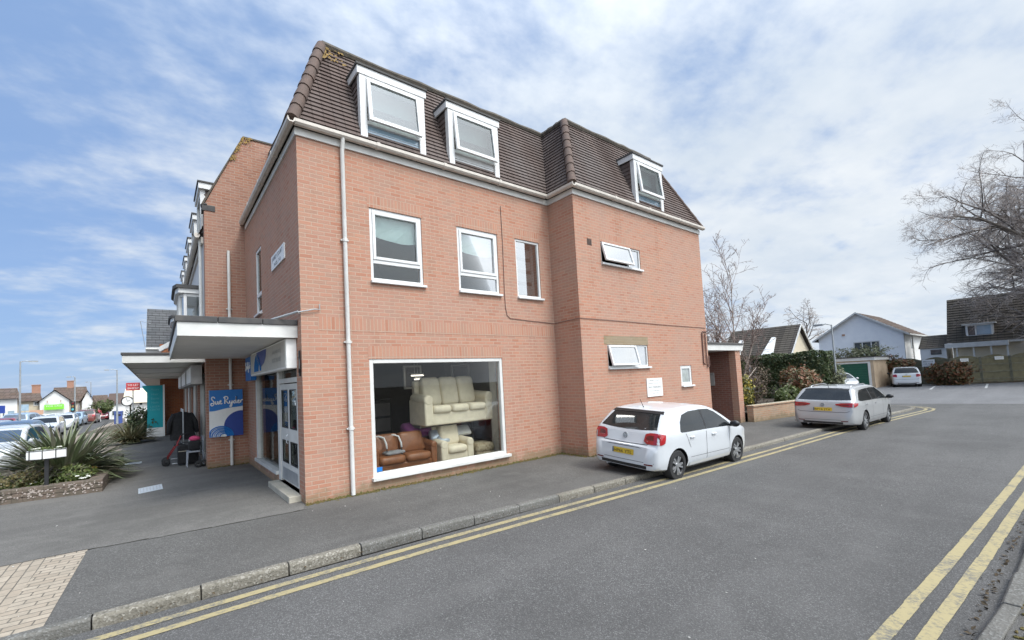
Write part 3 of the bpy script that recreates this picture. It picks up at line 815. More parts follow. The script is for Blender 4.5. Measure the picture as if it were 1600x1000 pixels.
# small toilet window
mb = M(TB); frame(mb, WT[0]+.003, WT[1]-.003, WT[2]+.003, WT[3]-.003, .10, -.09, -.015)
wn = mb.build('window', 'white_upvc', BX, bevel=.008)
mb = M(TB); pane_box(mb, WT[0]+.09, WT[1]-.09, WT[2]+.09, WT[3]-.09, -.05); mb.build('pane', 'frosted', wn)
sill(TB, WT[0], WT[1], WT[2], wn)
# tall narrow window of the front
mb = M(TF); frame(mb, FN[0]+.003, FN[1]-.003, FN[2]+.003, FN[3]-.003, .07, -.07, -.01); mb.box(FN[0]+.075, -.07, 4.62, FN[1]-.075, -.01, 4.72)
wn = mb.build('window', 'white_upvc', BX, bevel=.008)
mb = M(TF); pane_box(mb, FN[0]+.06, FN[1]-.06, FN[2]+.06, FN[3]-.06, -.04); mb.build('pane', 'window_glass', wn)
sill(TF, FN[0], FN[1], FN[2], wn)
# big shop window on the side
mb = M(TA); frame(mb, SHOP[0]+.003, SHOP[1]-.003, SHOP[2]+.003, SHOP[3]-.003, .085, -.12, -.01)
wn = mb.build('shop_window', 'white_paint', BX, bevel=.008)
mb = M(TA); pane_box(mb, SHOP[0]+.08, SHOP[1]-.08, SHOP[2]+.08, SHOP[3]-.08, -.07); mb.build('pane', 'shop_glass', wn)
mb = M(TA); mb.box(SHOP[0]-.03, -.10, SHOP[2]-.055, SHOP[1]+.08, .09, SHOP[2]+.012); mb.build('sill', 'white_paint', wn, bevel=.006)
mb = M(TA); mb.box(1.42, -.066, .35, 1.55, -.062, .44); mb.build('window_sticker', 'sign_blue', wn)
# shop front: window, door, light above the door
mb = M(TF)
mb.box(.403, -.14, .12, .50, -.02, 2.62); mb.box(2.06, -.14, .12, 2.26, -.02, 2.62); mb.box(4.78, -.14, .30, 4.947, -.02, 2.62)
mb.box(.50, -.14, 2.26, 2.06, -.02, 2.36); mb.box(.403, -.14, 2.62, 4.947, -.02, 2.997)
mb.box(2.26, -.16, .22, 4.947, .04, .30)
sf = mb.build('shop_front', 'white_paint', BX, bevel=.006)
mb = M(TF); pane_box(mb, 2.26, 4.78, .30, 2.62, -.09); pane_box(mb, .50, 2.06, 2.36, 2.62, -.09)
mb.build('pane', 'shop_glass', sf)
mb = M(TF); mb.box(2.26, -.25, .00, 4.947, -.012, .22); mb.build('stall_riser', 'pink_brick', BX)
mb = M(TF)
u0, u1 = .52, 2.04
cols_ = [(u0, u0+.13), (1.20, 1.36), (u1-.13, u1)]
for a, b in cols_: mb.box(a, -.10, .17, b, -.04, 2.24)
for a, b in ((u0+.13, 1.20), (1.36, u1-.13)):
    for c, d in ((.17, .56), (1.04, 1.30), (2.12, 2.24)): mb.box(a, -.10, c, b, -.04, d)
dr = mb.build('door', 'white_paint', BX, bevel=.006)
mb = M(TF)
for a, b in ((u0+.13, 1.20), (1.36, u1-.13)):
    for c, d in ((.56, 1.04), (1.30, 2.12)): pane_box(mb, a, b, c, d, -.06)
mb.build('pane', 'window_glass', dr)
mb = M(TF)
for a, b in ((u0+.13, 1.20), (1.36, u1-.13)):
    for c, d in ((.56, 1.04), (1.30, 2.12)): frame(mb, a+.001, b-.001, c+.001, d-.001, .02, -.055, -.035)
mb.build('glazing_bead', 'trim_black', dr)
mb = M(TF); mb.box(1.42, -.075, 1.62, 2.0-.12, -.07, 2.11); mb.build('door_poster', 'sign_blue', dr)
mb = M(TF); mb.box(.70, -.075, 1.5, 1.1, -.07, 1.9); mb.build('door_poster', 'sign_cream', dr)
mb = M(TF); mb.box(.66, -.038, .20, 1.9, -.034, .45); mb.build('kick_plate', 'steel', dr)
mb = M(TF); mb.tube([(1.28, -.01, 1.0), (1.28, .02, 1.02), (1.28, .02, 1.16), (1.28, -.01, 1.18)], .012); mb.build('handle', 'steel', dr)
mb = M(TF); mb.box(.30, -.10, -.02, 2.2, .22, .12); mb.build('door_step', 'stone_step', BX, bevel=.015)
# poster just inside the shop front window, and hanging stock behind
mb = M(TF); mb.box(2.5, -.22, 1.25, 3.1, -.20, 2.2); mb.build('window_poster', 'sign_blue', sf)
# canopy over the shop front
CX0, CX1, CY0, CY1 = -1.914, -0.004, 0.25, W6-.004
mb = M(); mb.box(CX0+.03, CY0+.03, 3.124, CX1, CY1, 3.36); cp = mb.build('canopy', 'soffit_grey', BX)
mb = M(); mb.box(CX0, CY0, 3.10, CX1, CY0+.03, 3.335); mb.box(CX0, CY0+.03, 3.10, CX0+.03, CY1, 3.335)
mb.build('fascia_board', 'white_paint', cp)
mb = M()
for a, b in ((CX0-.03, -1.33), (-1.32, -.62), (-.61, CX1)): mb.box(a, CY0-.03, 3.336, b, CY0+.12, 3.44)
mb.box(CX0-.03, CY0+.125, 3.336, CX0+.12, CY1, 3.438); mb.box(CX0+.12, CY0+.12, 3.365, CX1, CY1, 3.40)
mb.build('felt_edge', 'felt', cp, bevel=.01)
# mansard roof
ZE, ZR = 7.20, 9.66
def sl(n): return None
RX1 = 12.12
e = 0.09
mb = M()
tiles(mb, (-e, 9, ZE), (-e, -e, ZE), (.80, .80, ZR), (.80, 9, ZR), 22)
tiles(mb, (-e, -e, ZE), (L1-e, -e, ZE), (L1+.80, .80, ZR), (.80, .80, ZR), 22)
tiles(mb, (L1-e, -e, ZE), (L1-e, -DD-e, ZE), (L1+.80, -DD+.80, ZR), (L1+.80, .80, ZR), 22)
tiles(mb, (L1-e, -DD-e, ZE), (L2+e, -DD-e, ZE), (RX1, -DD+.80, ZR), (L1+.80, -DD+.80, ZR), 22)
tiles(mb, (L2+e, -DD-e, ZE), (L2+e, 9, ZE), (RX1, 9, ZR), (RX1, -DD+.80, ZR), 22)
roof = mb.build('roof', 'roof_tile', BX)
mb = M()
mb.poly([(.80, .80, ZR), (L1+.8, .8, ZR), (L1+.8, -DD+.8, ZR), (RX1, -DD+.8, ZR), (RX1, 9, ZR), (.8, 9, ZR)])
mb.build('flat_roof', 'felt', roof)
def hips(mb, a, b, n, r=0.115):
    a, b = Vector(a), Vector(b)
    for i in range(n):
        p, q = a.lerp(b, i/n), a.lerp(b, (i+1.12)/n if i < n-1 else 1)
        mb.tube([tuple(p), tuple(q)], [r*1.12, r*0.92], 12)
mb = M(); hips(mb, (-e, -e, ZE+.03), (.80, .80, ZR+.02), 8); mb.build('hip_tiles', 'hip_tile', roof, smooth=True, angle=R(50))
mb = M(); hips(mb, (L1-e, -DD-e, ZE+.03), (L1+.80, -DD+.80, ZR+.02), 8); mb.build('hip_tiles', 'hip_tile', roof, smooth=True, angle=R(50))
mb = M(); hips(mb, (L2+e, -DD-e, ZE+.03), (RX1, -DD+.80, ZR+.02), 8, .06); mb.build('hip_tiles', 'hip_tile', roof, smooth=True, angle=R(50))
mb = M()
for a, b in (((.8, .8), (L1+.8, .8)), ((L1+.8, .8), (L1+.8, -DD+.8)), ((L1+.8, -DD+.8), (RX1, -DD+.8)), ((.8, 9), (.8, .8))):
    n = 14; a, b = Vector(a), Vector(b)
    mb.tube([(*(a.lerp(b, i/n)), ZR+.03+rnd.uniform(-.012, .012)) for i in range(n+1)], [.085+rnd.uniform(-.012, .012) for i in range(n+1)], 7)
mb.build('ridge_capping', 'ridge_weathered', roof)
mb = M()
for _ in range(45):
    t = abs(rnd.gauss(0, .14)); k = rnd.uniform(.82, 1.0)
    p = Vector((-e+.89*k+t*1.6+.1, -e+.89*k, ZE+(ZR-ZE)*k)); p += Vector((0, -.05, .035))
    mb.leaf(p, (0, -1, .35), rnd.uniform(.02, .055), .6)
tag(mb.build('lichen', 'lichen', roof), kind='stuff')
# gutter and fascia
mb = M()
def gut(a, b):
    a, b = Vector(a), Vector(b); n = 8
    prof = [(-.07, .0), (-.068, -.06), (-.035, -.095), (.035, -.095), (.068, -.06), (.07, 0), (.055, 0), (.03, -.07), (-.03, -.07), (-.055, 0)]
    t = (b-a).normalized(); nr = Vector((t.y, -t.x, 0))
    vs = [tuple(a+nr*o+Vector((0, 0, z))) for o, z in prof]+[tuple(b+nr*o+Vector((0, 0, z))) for o, z in prof]
    m_ = len(prof)
    mb.add(vs, [(i, (i+1) % m_, m_+(i+1) % m_, m_+i) for i in range(m_)]+[tuple(range(m_)), tuple(range(m_, 2*m_))[::-1]])
    L_ = (b-a).length
    k = int(L_/1.9)
    for i in range(1, k+1):
        c = a+t*(L_*i/(k+1))
        q = [(-.078, .012), (-.076, -.065), (-.04, -.106), (.04, -.106), (.076, -.065), (.078, .012)]
        vs = [tuple(c-t*.035+nr*o+Vector((0, 0, z))) for o, z in q]+[tuple(c+t*.035+nr*o+Vector((0, 0, z))) for o, z in q]
        mb.add(vs, [(j, j+1, 7+j-1+0, 6+j) if False else (j, j+1, 6+j+1, 6+j) for j in range(5)]+[tuple(range(6)), tuple(range(6, 12))[::-1]])
gz = 7.215; go = .125
gut((-go, W6-.3, gz), (-go, -go-.07, gz)); gut((-go+.07, -go, gz), (L1-go-.07, -go, gz)); gut((L1-go, -go+.0, gz), (L1-go, -DD-go-.07, gz)); gut((L1-go+.07, -DD-go, gz), (L2+go, -DD-go, gz))
mb.build('gutter', 'gutter_plastic', BX, smooth=True, angle=R(35))
mb = M()
mb.box(-.035, -.035, 6.985, 0, W6-.3, 7.13); mb.box(0, -.035, 6.985, L1-.035, 0, 7.13)
mb.box(L1-.035, -DD-.035, 6.985, L1, -.035, 7.13); mb.box(L1, -DD-.035, 6.985, L2+.02, -DD, 7.13)
mb.build('fascia', 'white_paint', BX)
# downpipe on the corner wall
def downpipe(parent, pts, r=.042, brackets=(), mat='white_paint', name='downpipe'):
    mb = M(); mb.tube(pts, r, 12)
    x, y = pts[-1][0], pts[-1][1]
    for z in brackets:
        mb.tube([(x, y, z-.03), (x, y, z+.03)], r*1.28, 12)
        mb.box(x-r*1.9, y+r*.2, z-.012, x+r*1.9, y+r*1.35, z+.012)
    return mb.build(name, mat, parent, smooth=True, angle=R(40))
downpipe(BX, [(.875, -.125, 7.13), (.875, -.10, 7.0), (.875, -.062, 6.9), (.875, -.062, .02)], brackets=(5.05, 3.0, 1.3))
# dormers
def dormer(x0, x1, y, side, z0=7.33, z1=8.72, low_white=False, ang=R(6)):
    T = lambda u, n, z: (u, y-n, z)
    def slope_y(z): return y-e+.0+.89*((z-ZE)/(ZR-ZE))     # mansard surface
    mb = M(T)
    frame(mb, x0, x1, z0-.10, z1, .155, -.10, .03, .06)
    mb.box(x0+.155, -.10, 7.66, x1-.155, .03, 7.74)
    dm = mb.build('dormer', 'white_upvc', BX, bevel=.008)
    for xa, xb in ((x0+.01, x0+.05), (x1-.05, x1-.01)):
        mb = M()
        zb, zt = z0-.05, z1-.02
        mb.prism([(xa, y+.10, zb), (xa, slope_y(zb)+.15, zb), (xa, slope_y(zt)+.1, zt), (xa, y+.10, zt)], (xb-xa, 0, 0))
        for k in range(11):
            za = zb+(zt-zb)*k/11
            xo = (xa-.018, xa) if xa < (x0+x1)/2 else (xb, xb+.018)
            mb.prism([(xo[0], y+.10, za), (xo[1], y+.10, za+.12), (xo[1], y+.10, za)], (0, slope_y(za+.1)-y, 0))
        mb.build('cheek', 'roof_tile', dm)
    mb = M()
    mb.box(x0-.05, y-.045, z1, x1+.05, y-.02, z1+.165)
    mb.box(x0-.05, y-.02, z1, x0-.02, slope_y(z1)+.1, z1+.165); mb.box(x1+.02, y-.02, z1, x1+.05, slope_y(z1)+.1, z1+.165)
    mb.build('fascia_board', 'white_upvc', dm, bevel=.004)
    mb = M(); mb.box(x0-.02, y-.02, z1, x1+.02, slope_y(z1)+.2, z1+.16); mb.box(x0-.075, y-.075, z1+.167, x1+.075, slope_y(z1+.2)+.12, z1+.215)
    mb.build('dormer_roof', 'felt', dm, bevel=.008)
    H = hinge(T, z1-.10, .03, ang)
    mb = M(H); frame(mb, x0+.15, x1-.15, 7.68, z1-.05, .085, .005, .065)
    mb.build('sash', 'white_upvc', dm, bevel=.008)
    mb = M(H); pane_box(mb, x0+.22, x1-.22, 7.75, z1-.12, .03); mb.build('pane', 'sky_glass', dm)
    mb = M(T); pane_box(mb, x0+.15, x1-.15, z0-.045, 7.67, -.03); mb.build('lower_pane', 'white_upvc' if low_white else 'far_glass_blue', dm)
    mb = M(T); mb.box(x0+.1, -.32, z0, x1-.1, -.30, z1-.02); mb.build('blind', 'net_curtain', dm)
dormer(1.30, 2.87, -.02, 0); dormer(3.52, 5.08, -.02, 0, low_white=True); dormer(9.76, 11.33, -DD-.02, 0)
# air brick
mb = M(TB); mb.box(7.33, -.01, 5.68, 7.52, .006, 5.86)
for i in range(5): mb.box(7.34, .006, 5.69+.034*i, 7.51, .012, 5.705+.034*i)
mb.build('air_brick', 'hip_tile', BX)
# black cable and pipes on the wall
mb = M()
mb.tube([(5.07, -.012, 6.62), (5.075, -.014, 5.6), (5.05, -.014, 4.35), (5.06, -.014, 3.95), (5.10, -.014, 3.75), (5.2, -.014, 3.68), (6.0, -.014, 3.64), (6.80, -.014, 3.61), (6.825, -.05, 3.61), (6.825, -.88, 3.63), (6.86, -.935, 3.63), (9, -.935, 3.62), (11, -.935, 3.60), (13.55, -.935, 3.59)], .008, 6)
mb.build('cable', 'cable_black', BX)
mb = M()
mb.tube([(13.6, -.95, 3.46), (13.27, -.95, 3.45), (13.24, -.95, 3.40), (13.21, -.95, 2.36), (13.24, -.95, 2.31), (13.30, -.95, 2.31)], .022, 8)
mb.tube([(13.55, -.96, 3.38), (13.42, -.96, 3.36), (13.42, -.96, 2.30), (13.46, -.96, 2.22), (13.54, -.96, 2.22), (13.58, -.96, 2.30), (13.58, -.96, 2.6)], .022, 8)
mb.build('pipe', 'cable_black', BX)
# alarm bracket at the canopy end
mb = M(); mb.tube([(.02, .1, 3.52), (-.06, -.03, 3.55), (.25, -.05, 3.62), (.34, -.04, 3.62), (.34, -.04, 3.72)], .012, 6); mb.tube([(-.45, .32, 3.44), (-.05, -.02, 3.56)], .022, 6)
mb.build('bracket', 'galvanised', BX)
mb = M(); mb.tube([(-.03, .12, 2.72), (-.03, .06, 2.66), (-.05, .02, 2.5), (-.03, .10, 2.42)], .014, 6); mb.tube([(-.02, .10, 2.36), (-.02, .10, 2.84)], .02, 6); mb.build('wall_hook', 'iron_black', BX)
# porch at the right end
mb = M()
mb.box(16.0, -.82, -.12, 16.42, -.58, 2.80)
mb.build('porch_pier', 'pink_brick', BX)
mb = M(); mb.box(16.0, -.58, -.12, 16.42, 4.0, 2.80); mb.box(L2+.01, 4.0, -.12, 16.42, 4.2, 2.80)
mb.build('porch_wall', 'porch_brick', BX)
mb = M(); mb.box(L2+.02, -.88, 2.805, 16.55, 4.2, 3.02); pr_ = mb.build('porch_roof', 'white_paint', BX)
mb = M(); mb.box(L2+.02, -.92, 3.022, 16.58, 4.2, 3.09); mb.build('felt_edge', 'felt', pr_, bevel=.008)

# ------------------------------------------------------------------ shop contents
def soft_box(mb, x0, y0, z0, x1, y1, z1): mb.box(x0, y0, z0, x1, y1, z1)
def cushion(mb, c, s, rot=0.0, puff=.24, tilt=0.0):
    """pillow-like box: rounded superellipsoid"""
    n, k = 14, 8; vs = []; fs = []
    def se(a, p): return math.copysign(abs(a)**p, a)
    ct, st = math.cos(tilt), math.sin(tilt); cz, sz = math.cos(rot), math.sin(rot)
    for i in range(k+1):
        ph = -math.pi/2+math.pi*i/k
        for j in range(n):
            th = 2*math.pi*j/n
            x = s[0]*se(math.cos(ph), puff)*se(math.cos(th), puff); y = s[1]*se(math.cos(ph), puff)*se(math.sin(th), puff); z = s[2]*se(math.sin(ph), .7)
            y, z = y*ct-z*st, y*st+z*ct
            x, y = x*cz-y*sz, x*sz+y*cz
            vs.append((c[0]+x, c[1]+y, c[2]+z))
    for i in range(k):
        for j in range(n): fs.append((i*n+j, i*n+(j+1) % n, (i+1)*n+(j+1) % n, (i+1)*n+j))
    mb.add(vs, fs)
def sofa(name, label, cat, x0, x1, y0, y1, z, h_arm, h_back, mat, seats, arm=.2, base=.30, back_h=None, group=None, rolled=True):
    t = thing(name, label, cat, ((x0+x1)/2, (y0+y1)/2, z), group=group)
    mb = M(); mb.box(x0+arm*.6, y0+.03, z, x1-arm*.6, y1, z+base); mb.build('base', mat, t, bevel=.03, smooth=True, angle=R(40))
    for s_ in (0, 1):
        a = x0 if s_ == 0 else x1-arm
        mb = M(); mb.box(a, y0, z, a+arm, y1-.05, z+h_arm-.04)
        if rolled: mb.tube([(a+arm/2, y0-.01, z+h_arm-.06), (a+arm/2, y0+.3, z+h_arm-.05), (a+arm/2, y1-.1, z+h_arm-.0)], [arm*.55, arm*.58, arm*.5], 14)
        mb.build('arm', mat, t, bevel=.035, smooth=True, angle=R(40))
    w = (x1-x0-2*arm)/seats
    for i in range(seats):
        c = x0+arm+w*(i+.5)
        mb = M(); cushion(mb, (c, y0+.30, z+base+.07), (w/2*.99, .34, .10)); mb.build('seat_cushion', mat, t, smooth=True)
        mb = M(); hb = h_back-base-.1
        cushion(mb, (c, y1-.26, z+base+.12+hb/2), (w/2*.99, hb/2, .14), tilt=R(78), puff=.26); mb.build('back_cushion', mat, t, smooth=True)
    mb = M(); mb.box(x0+arm*.5, y1-.16, z, x1-arm*.5, y1, z+h_back-.06); mb.build('back', mat, t, bevel=.04, smooth=True, angle=R(40))
    return t
mb = M()
dp = thing('display_table', 'dark display table carrying the cream sofa in the shop window', 'table', (3.9, 1.0, .12))
mb.box(2.85, .75, 1.05, 4.85, 1.45, 1.10); mb.build('table_top', 'room_dark', dp)
for x in (2.9, 4.75):
    mb = M(); mb.box(x, 1.30, .12, x+.05, 1.40, 1.05); mb.build('leg', 'room_dark', dp)
sofa('cream_sofa', 'cream three seat sofa raised up high in the shop window', 'sofa', 2.86, 4.90, .50, 1.35, 1.10, .66, 1.14, 'cream_cloth', 3, .23, .30)
sofa('leather_sofa', 'brown leather sofa at the left of the shop window', 'sofa', 1.50, 3.10, .42, 1.15, .12, .62, .86, 'leather', 2, .15, .27)
sofa('cream_armchair', 'cream armchair between brown sofa and floral footstool', 'armchair', 3.22, 4.16, .42, 1.15, .12, .56, .98, 'cream_cloth', 1, .19, .30)
ft = thing('footstool', 'floral upholstered footstool at the right of the shop window', 'footstool', (4.55, .7, .12))
mb = M(); mb.box(4.27, .45, .12, 4.84, .95, .32); mb.build('base', 'floral_cloth', ft, bevel=.03)
mb = M(); cushion(mb, (4.55, .70, .42), (.30, .27, .12)); mb.build('cushion', 'floral_cloth', ft, smooth=True)
mb = M(); cushion(mb, (3.02, 1.22, .98), (.40, .22, .13), tilt=R(25), rot=R(6)); tag(mb.build('purple_throw', 'purple_cloth', smooth=True), 'purple folded throw lying over the back of the leather sofa', 'throw')
mb = M(); cushion(mb, (2.85, .86, .66), (.22, .15, .09), tilt=R(60)); tag(mb.build('leather_cushion', 'leather', smooth=True), 'brown leather cushion leaning in the corner of the leather sofa', 'cushion')
mb = M(); cushion(mb, (3.42, .95, .80), (.20, .14, .10), tilt=R(55), rot=R(-12)); cushion(mb, (3.50, .80, .70), (.16, .10, .07), tilt=R(35)); tag(mb.build('silver_bag', 'silver_foil', smooth=True), 'shiny silver bag on the cream armchair', 'bag')
mb = M(); cushion(mb, (4.18, .95, .86), (.22, .17, .05), tilt=R(35), rot=R(-15)); tag(mb.build('white_cushion', 'pale_cushion', smooth=True), 'pale flat cushion beside the cream armchair', 'cushion')
mb = M(); cushion(mb, (2.10, .66, .60), (.24, .14, .04), rot=R(8)); tag(mb.build('grey_scarf', 'grey_cloth', smooth=True), 'grey folded scarf on the leather sofa seat', 'scarf')
for i, x in enumerate((1.86, 2.22)):
    ct = thing('crutch', ('left', 'right')[i]+' of two white handled crutches hooked over the leather sofa', 'crutch', (x, .6, .5))
    mb = M(); mb.tube([(x-.16, .86, .96), (x-.04, .80, .97), (x+.04, .72, .93), (x+.06, .64, .80), (x+.05, .60, .70)], .022, 8); mb.build('handle', 'white_upvc', ct, smooth=True)
    mb = M(); mb.tube([(x+.05, .60, .70), (x+.04, .57, .42)], .013, 8); mb.build('shaft', 'iron_black', ct)
for i, (x0, x1) in enumerate(((3.2, 3.75), (4.75, 5.4))):
    pf = thing('picture_frame', ('smaller white picture frame hanging left over the cream sofa', 'larger white picture frame hanging right over the cream sofa')[i], 'picture', ((x0+x1)/2, 2.2, 2.3))
    mb = M(lambda u, n, z: (u, 2.2-n, z)); frame(mb, x0, x1, 1.98, 2.62, .05, 0, .03); mb.build('frame', 'white_paint', pf)
    mb = M(lambda u, n, z: (u, 2.2-n, z)); mb.box(x0+.05, .002, 2.03, x1-.05, .012, 2.57); mb.build('picture', 'room_dark', pf)
ty = thing('storage_unit', 'dark storage unit standing at the back left of the shop window', 'cabinet', (2.4, 2.6, .12))
mb = M(); mb.box(2.0, 2.4, .12, 2.9, 2.9, 1.75); mb.build('carcass', 'black_cloth', ty, bevel=.01)
mb = M()
for z in (.5, .9, 1.3): mb.box(2.04, 2.385, z, 2.86, 2.398, z+.34)
mb.build('drawer_fronts', 'room_dark', ty)

for i, (x0_, x1_, z_) in enumerate(((3.2, 3.56, 2.33), (3.37, 3.54, 2.23))):
    cl_ = thing('ceiling_light', ('longer lit strip light hanging in the shop above the cream sofa', 'shorter lit strip light hanging below the longer one in the shop')[i], 'light', ((x0_+x1_)/2, 1.75+.15*i, z_))
    mb = M(); mb.tube([(x0_, 1.75+.15*i, z_), (x1_, 1.75+.15*i, z_)], .013, 8); mb.build('tube', 'lit_tube', cl_)
    mb = M(); mb.box(x0_, 1.72+.15*i, z_+.024, x1_, 1.78+.15*i, z_+.06); mb.tube([(x0_+.1, 1.75+.15*i, z_+.06), (x0_+.1, 1.75+.15*i, 3.02)], .006, 4); mb.build('fitting', 'white_paint', cl_)

# ------------------------------------------------------------------ signs on the corner building
def sign_thing(name, label, loc): return thing(name, label, 'sign', loc)
sg = sign_thing('name_sign', 'white name sign high on the shaded front wall', (0, 1.7, 5.0))
mb = M(TF); mb.box(1.06, .004, 4.87, 2.31, .03, 5.20); mb.build('board', 'sign_white', sg)
TFm = lambda u, n, z: (-n, 1.685-u, z)
letters(sg, 'letter_dark', 'JAMES COURT', TFm, 0, 5.06, .125, .034, 'CENTER', 1.02); letters(sg, 'letter_dark', 'NOS. 7-8', TFm, 0, 4.91, .115, .034, 'CENTER', .62)
sg = sign_thing('parking_sign', 'white parking sign on the side wall above the white hatchback', (10.08, -DD, 1.65))
mb = M(TB); mb.box(9.67, .004, 1.38, 10.50, .025, 1.93); mb.build('board', 'sign_white', sg)
mb = M()
for t_, z, w_, s_ in (('JAMES COURT', 1.845, .58, .06), ('RESIDENTS PARKING ONLY', 1.765, .70, .045), ('NO PARKING', 1.63, .70, .10), ('PRIVATE PROPERTY', 1.535, .62, .045), ('ANY TIME', 1.46, .34, .045)):
    letters(sg, 'letter_grey', t_, TB, 10.085, z, s_, .029, 'CENTER', w_)
sg = sign_thing('notice_board', 'grey notice on the dark brick wall inside the porch', (15.98, .2, 1.6))
TP = lambda u, n, z: (16.0-n, u, z)
mb = M(TP); mb.box(.02, .004, 1.46, 1.05, .03, 1.98); mb.build('board', 'sign_grey', sg)
mb = M()
TPm = lambda u, n, z: (16.0-n, 1.0-u, z)
for i, t_ in enumerate(('JAMES COURT', 'RESIDENTS AND VISITORS ONLY', 'NO BALL GAMES', 'NO TRESPASSING', 'BY ORDER')): letters(sg, 'letter_dark', t_, TPm, .05, 1.88-.09*i, .07, .034, 'LEFT', (.9, .8, .5, .7, .45)[i])
# fascia sign of the shop
sg = sign_thing('shop_fascia_sign', 'cream illuminated shop fascia with blue pattern under the canopy', (-.1, 2.2, 2.8))
mb = M(); mb.box(-.20, .34, 2.52, -.004, 4.22, 3.095); mb.build('sign_box', 'sign_white', sg, bevel=.01)
mb = M(TF); mb.box(.40, .20, 2.56, 4.20, .206, 3.06); mb.build('face_panel', 'sign_cream', sg)
mb = M(TF)
pts = [(1.95+.55*math.cos(a)*1.1, .210, 3.06-.42*abs(math.sin(a))) for a in [math.pi*i/14 for i in range(15)]]
pts = [(3.35, .212, 3.06), (2.15, .212, 3.06), (2.2, .212, 2.9), (2.4, .212, 2.76), (2.75, .212, 2.69), (3.0, .212, 2.74), (3.2, .212, 2.86)]
mb.poly(pts); mb.build('blue_motif', 'sign_navy', sg)
mb = M(TF)
for i in range(7):
    c = 2.95+.05*i; r = .16+.035*i
    mb.tube([(c+r*math.cos(a), .216, 2.60+r*1.1*math.sin(a)) for a in [math.pi*k/10 for k in range(11)]], .008, 4)
mb.build('ring_motif', 'sign_blue', sg)
mb = M()
TFs = lambda u, n, z: (-n, 1.55-u, z)
letters(sg, 'letter_grey', 'sueryder.org', TFs, 0, 2.88, .13, .212, 'LEFT', .82); letters(sg, 'letter_grey', '01202 881882', TFs, 0, 2.70, .12, .212, 'LEFT', .80)
def script(mb, T, u, z, k, n=.05, r=.012, word=0):
    """hand-written lettering drawn as strokes: Sue Ryder"""
    st = [
     [(0.55, 1.75), (.45, 1.95), (.25, 2.0), (.12, 1.8), (.2, 1.55), (.38, 1.3), (.45, 1.0), (.35, .7), (.12, .62), (.0, .8), (.1, .98), (.4, 1.0), (.62, 1.05)],
     [(.66, 1.3), (.64, 1.0), (.72, .82), (.88, .9), (1.0, 1.25), (1.0, .95), (1.08, .82), (1.2, .95), (1.3, 1.1), (1.42, 1.22), (1.38, 1.36), (1.27, 1.25), (1.28, .98), (1.4, .84), (1.6, .95)],
     [(1.95, 1.95), (1.98, 1.4), (1.95, .82)], [(1.78, 1.75), (2.0, 1.98), (2.3, 1.95), (2.4, 1.7), (2.25, 1.45), (2.02, 1.38), (2.25, 1.1), (2.5, .85), (2.62, .95)],
     [(2.65, 1.3), (2.66, 1.0), (2.78, .88), (2.95, 1.0), (3.02, 1.3), (2.98, .8), (2.88, .35), (2.72, .3), (2.75, .55), (3.0, .85), (3.25, 1.1)],
     [(3.5, 1.2), (3.35, 1.28), (3.24, 1.05), (3.34, .86), (3.5, 1.0), (3.58, 1.5), (3.6, 1.95), (3.58, 1.2), (3.68, .88), (3.82, 1.0)],
     [(3.82, 1.0), (4.0, 1.18), (3.98, 1.32), (3.86, 1.25), (3.86, .98), (4.0, .86), (4.2, 1.0)],
     [(4.22, 1.32), (4.26, .9), (4.3, 1.18), (4.45, 1.36), (4.6, 1.3)]]
    old = mb.T; mb.T = None
    for s_ in (st[:2] if word == 0 else st[2:]):
        pts = []
        for i in range(len(s_)-1):
            p0, p1, p2, p3 = s_[max(0, i-1)], s_[i], s_[i+1], s_[min(len(s_)-1, i+2)]
            for q in range(4):
                t = q/4
                pts.append(tuple(.5*((2*p1[j])+(-p0[j]+p2[j])*t+(2*p0[j]-5*p1[j]+4*p2[j]-p3[j])*t*t+(-p0[j]+3*p1[j]-3*p2[j]+p3[j])*t**3) for j in (0, 1)))
        pts.append(s_[-1])
        mb.tube([T(u+a*k, n, z+b*k) for a, b in pts], r, 5)
    mb.T = old
sg = sign_thing('projecting_sign', 'small blue sign at the far end of the shop fascia under the canopy', (-.12, 4.7, 2.7))
mb = M(TF); mb.box(4.30, .06, 2.42, 5.15, .19, 3.05); mb.build('board', 'sign_blue', sg)
for w_ in (0, 1):
    mb = M(); script(mb, lambda u, n, z: (-n, 5.08-u, z), 0, 2.60, .16, .195, .016, w_); mb.build('lettering', 'letter_white', sg)
sg = sign_thing('blue_wall_sign', 'blue and white board with handwritten name on the brick party wall', (-.58, W6, 1.5))
TW = lambda u, n, z: (u, W6-n, z)
sx0, sx1, sz0, sz1 = -1.005, -.155, .87, 2.21
mb = M(TW); mb.box(sx0, .05, sz0, sx1, .12, sz1); mb.build('board', 'sign_white', sg)
mb = M(TW)
wv = [(sx0+(sx1-sx0)*t, .124, 1.66+.05*math.sin(t*5.2-1.2)+.10*t*t-.06*math.sin(t*3.14)) for t in [i/16 for i in range(17)]]
mb.poly([(sx1, .124, sz1), (sx0, .124, sz1)]+wv); mb.build('blue_field', 'sign_blue', sg)
mb = M(TW)
cx_, cz_, r_ = -.20, 1.14, .45
arc = [(cx_+r_*math.cos(a), .126, cz_+r_*math.sin(a)) for a in [R(84)+R(160)*i/20 for i in range(21)]]
arc = [p for p in arc if p[0] <= sx1 and p[2] >= sz0]
mb.poly([(sx1, .126, sz0)]+[(sx1, .126, max(p[2] for p in arc)-.005)]+arc+[(arc[-1][0], .126, sz0)])
mb.build('navy_field', 'sign_navy', sg)
mb = M(TW)
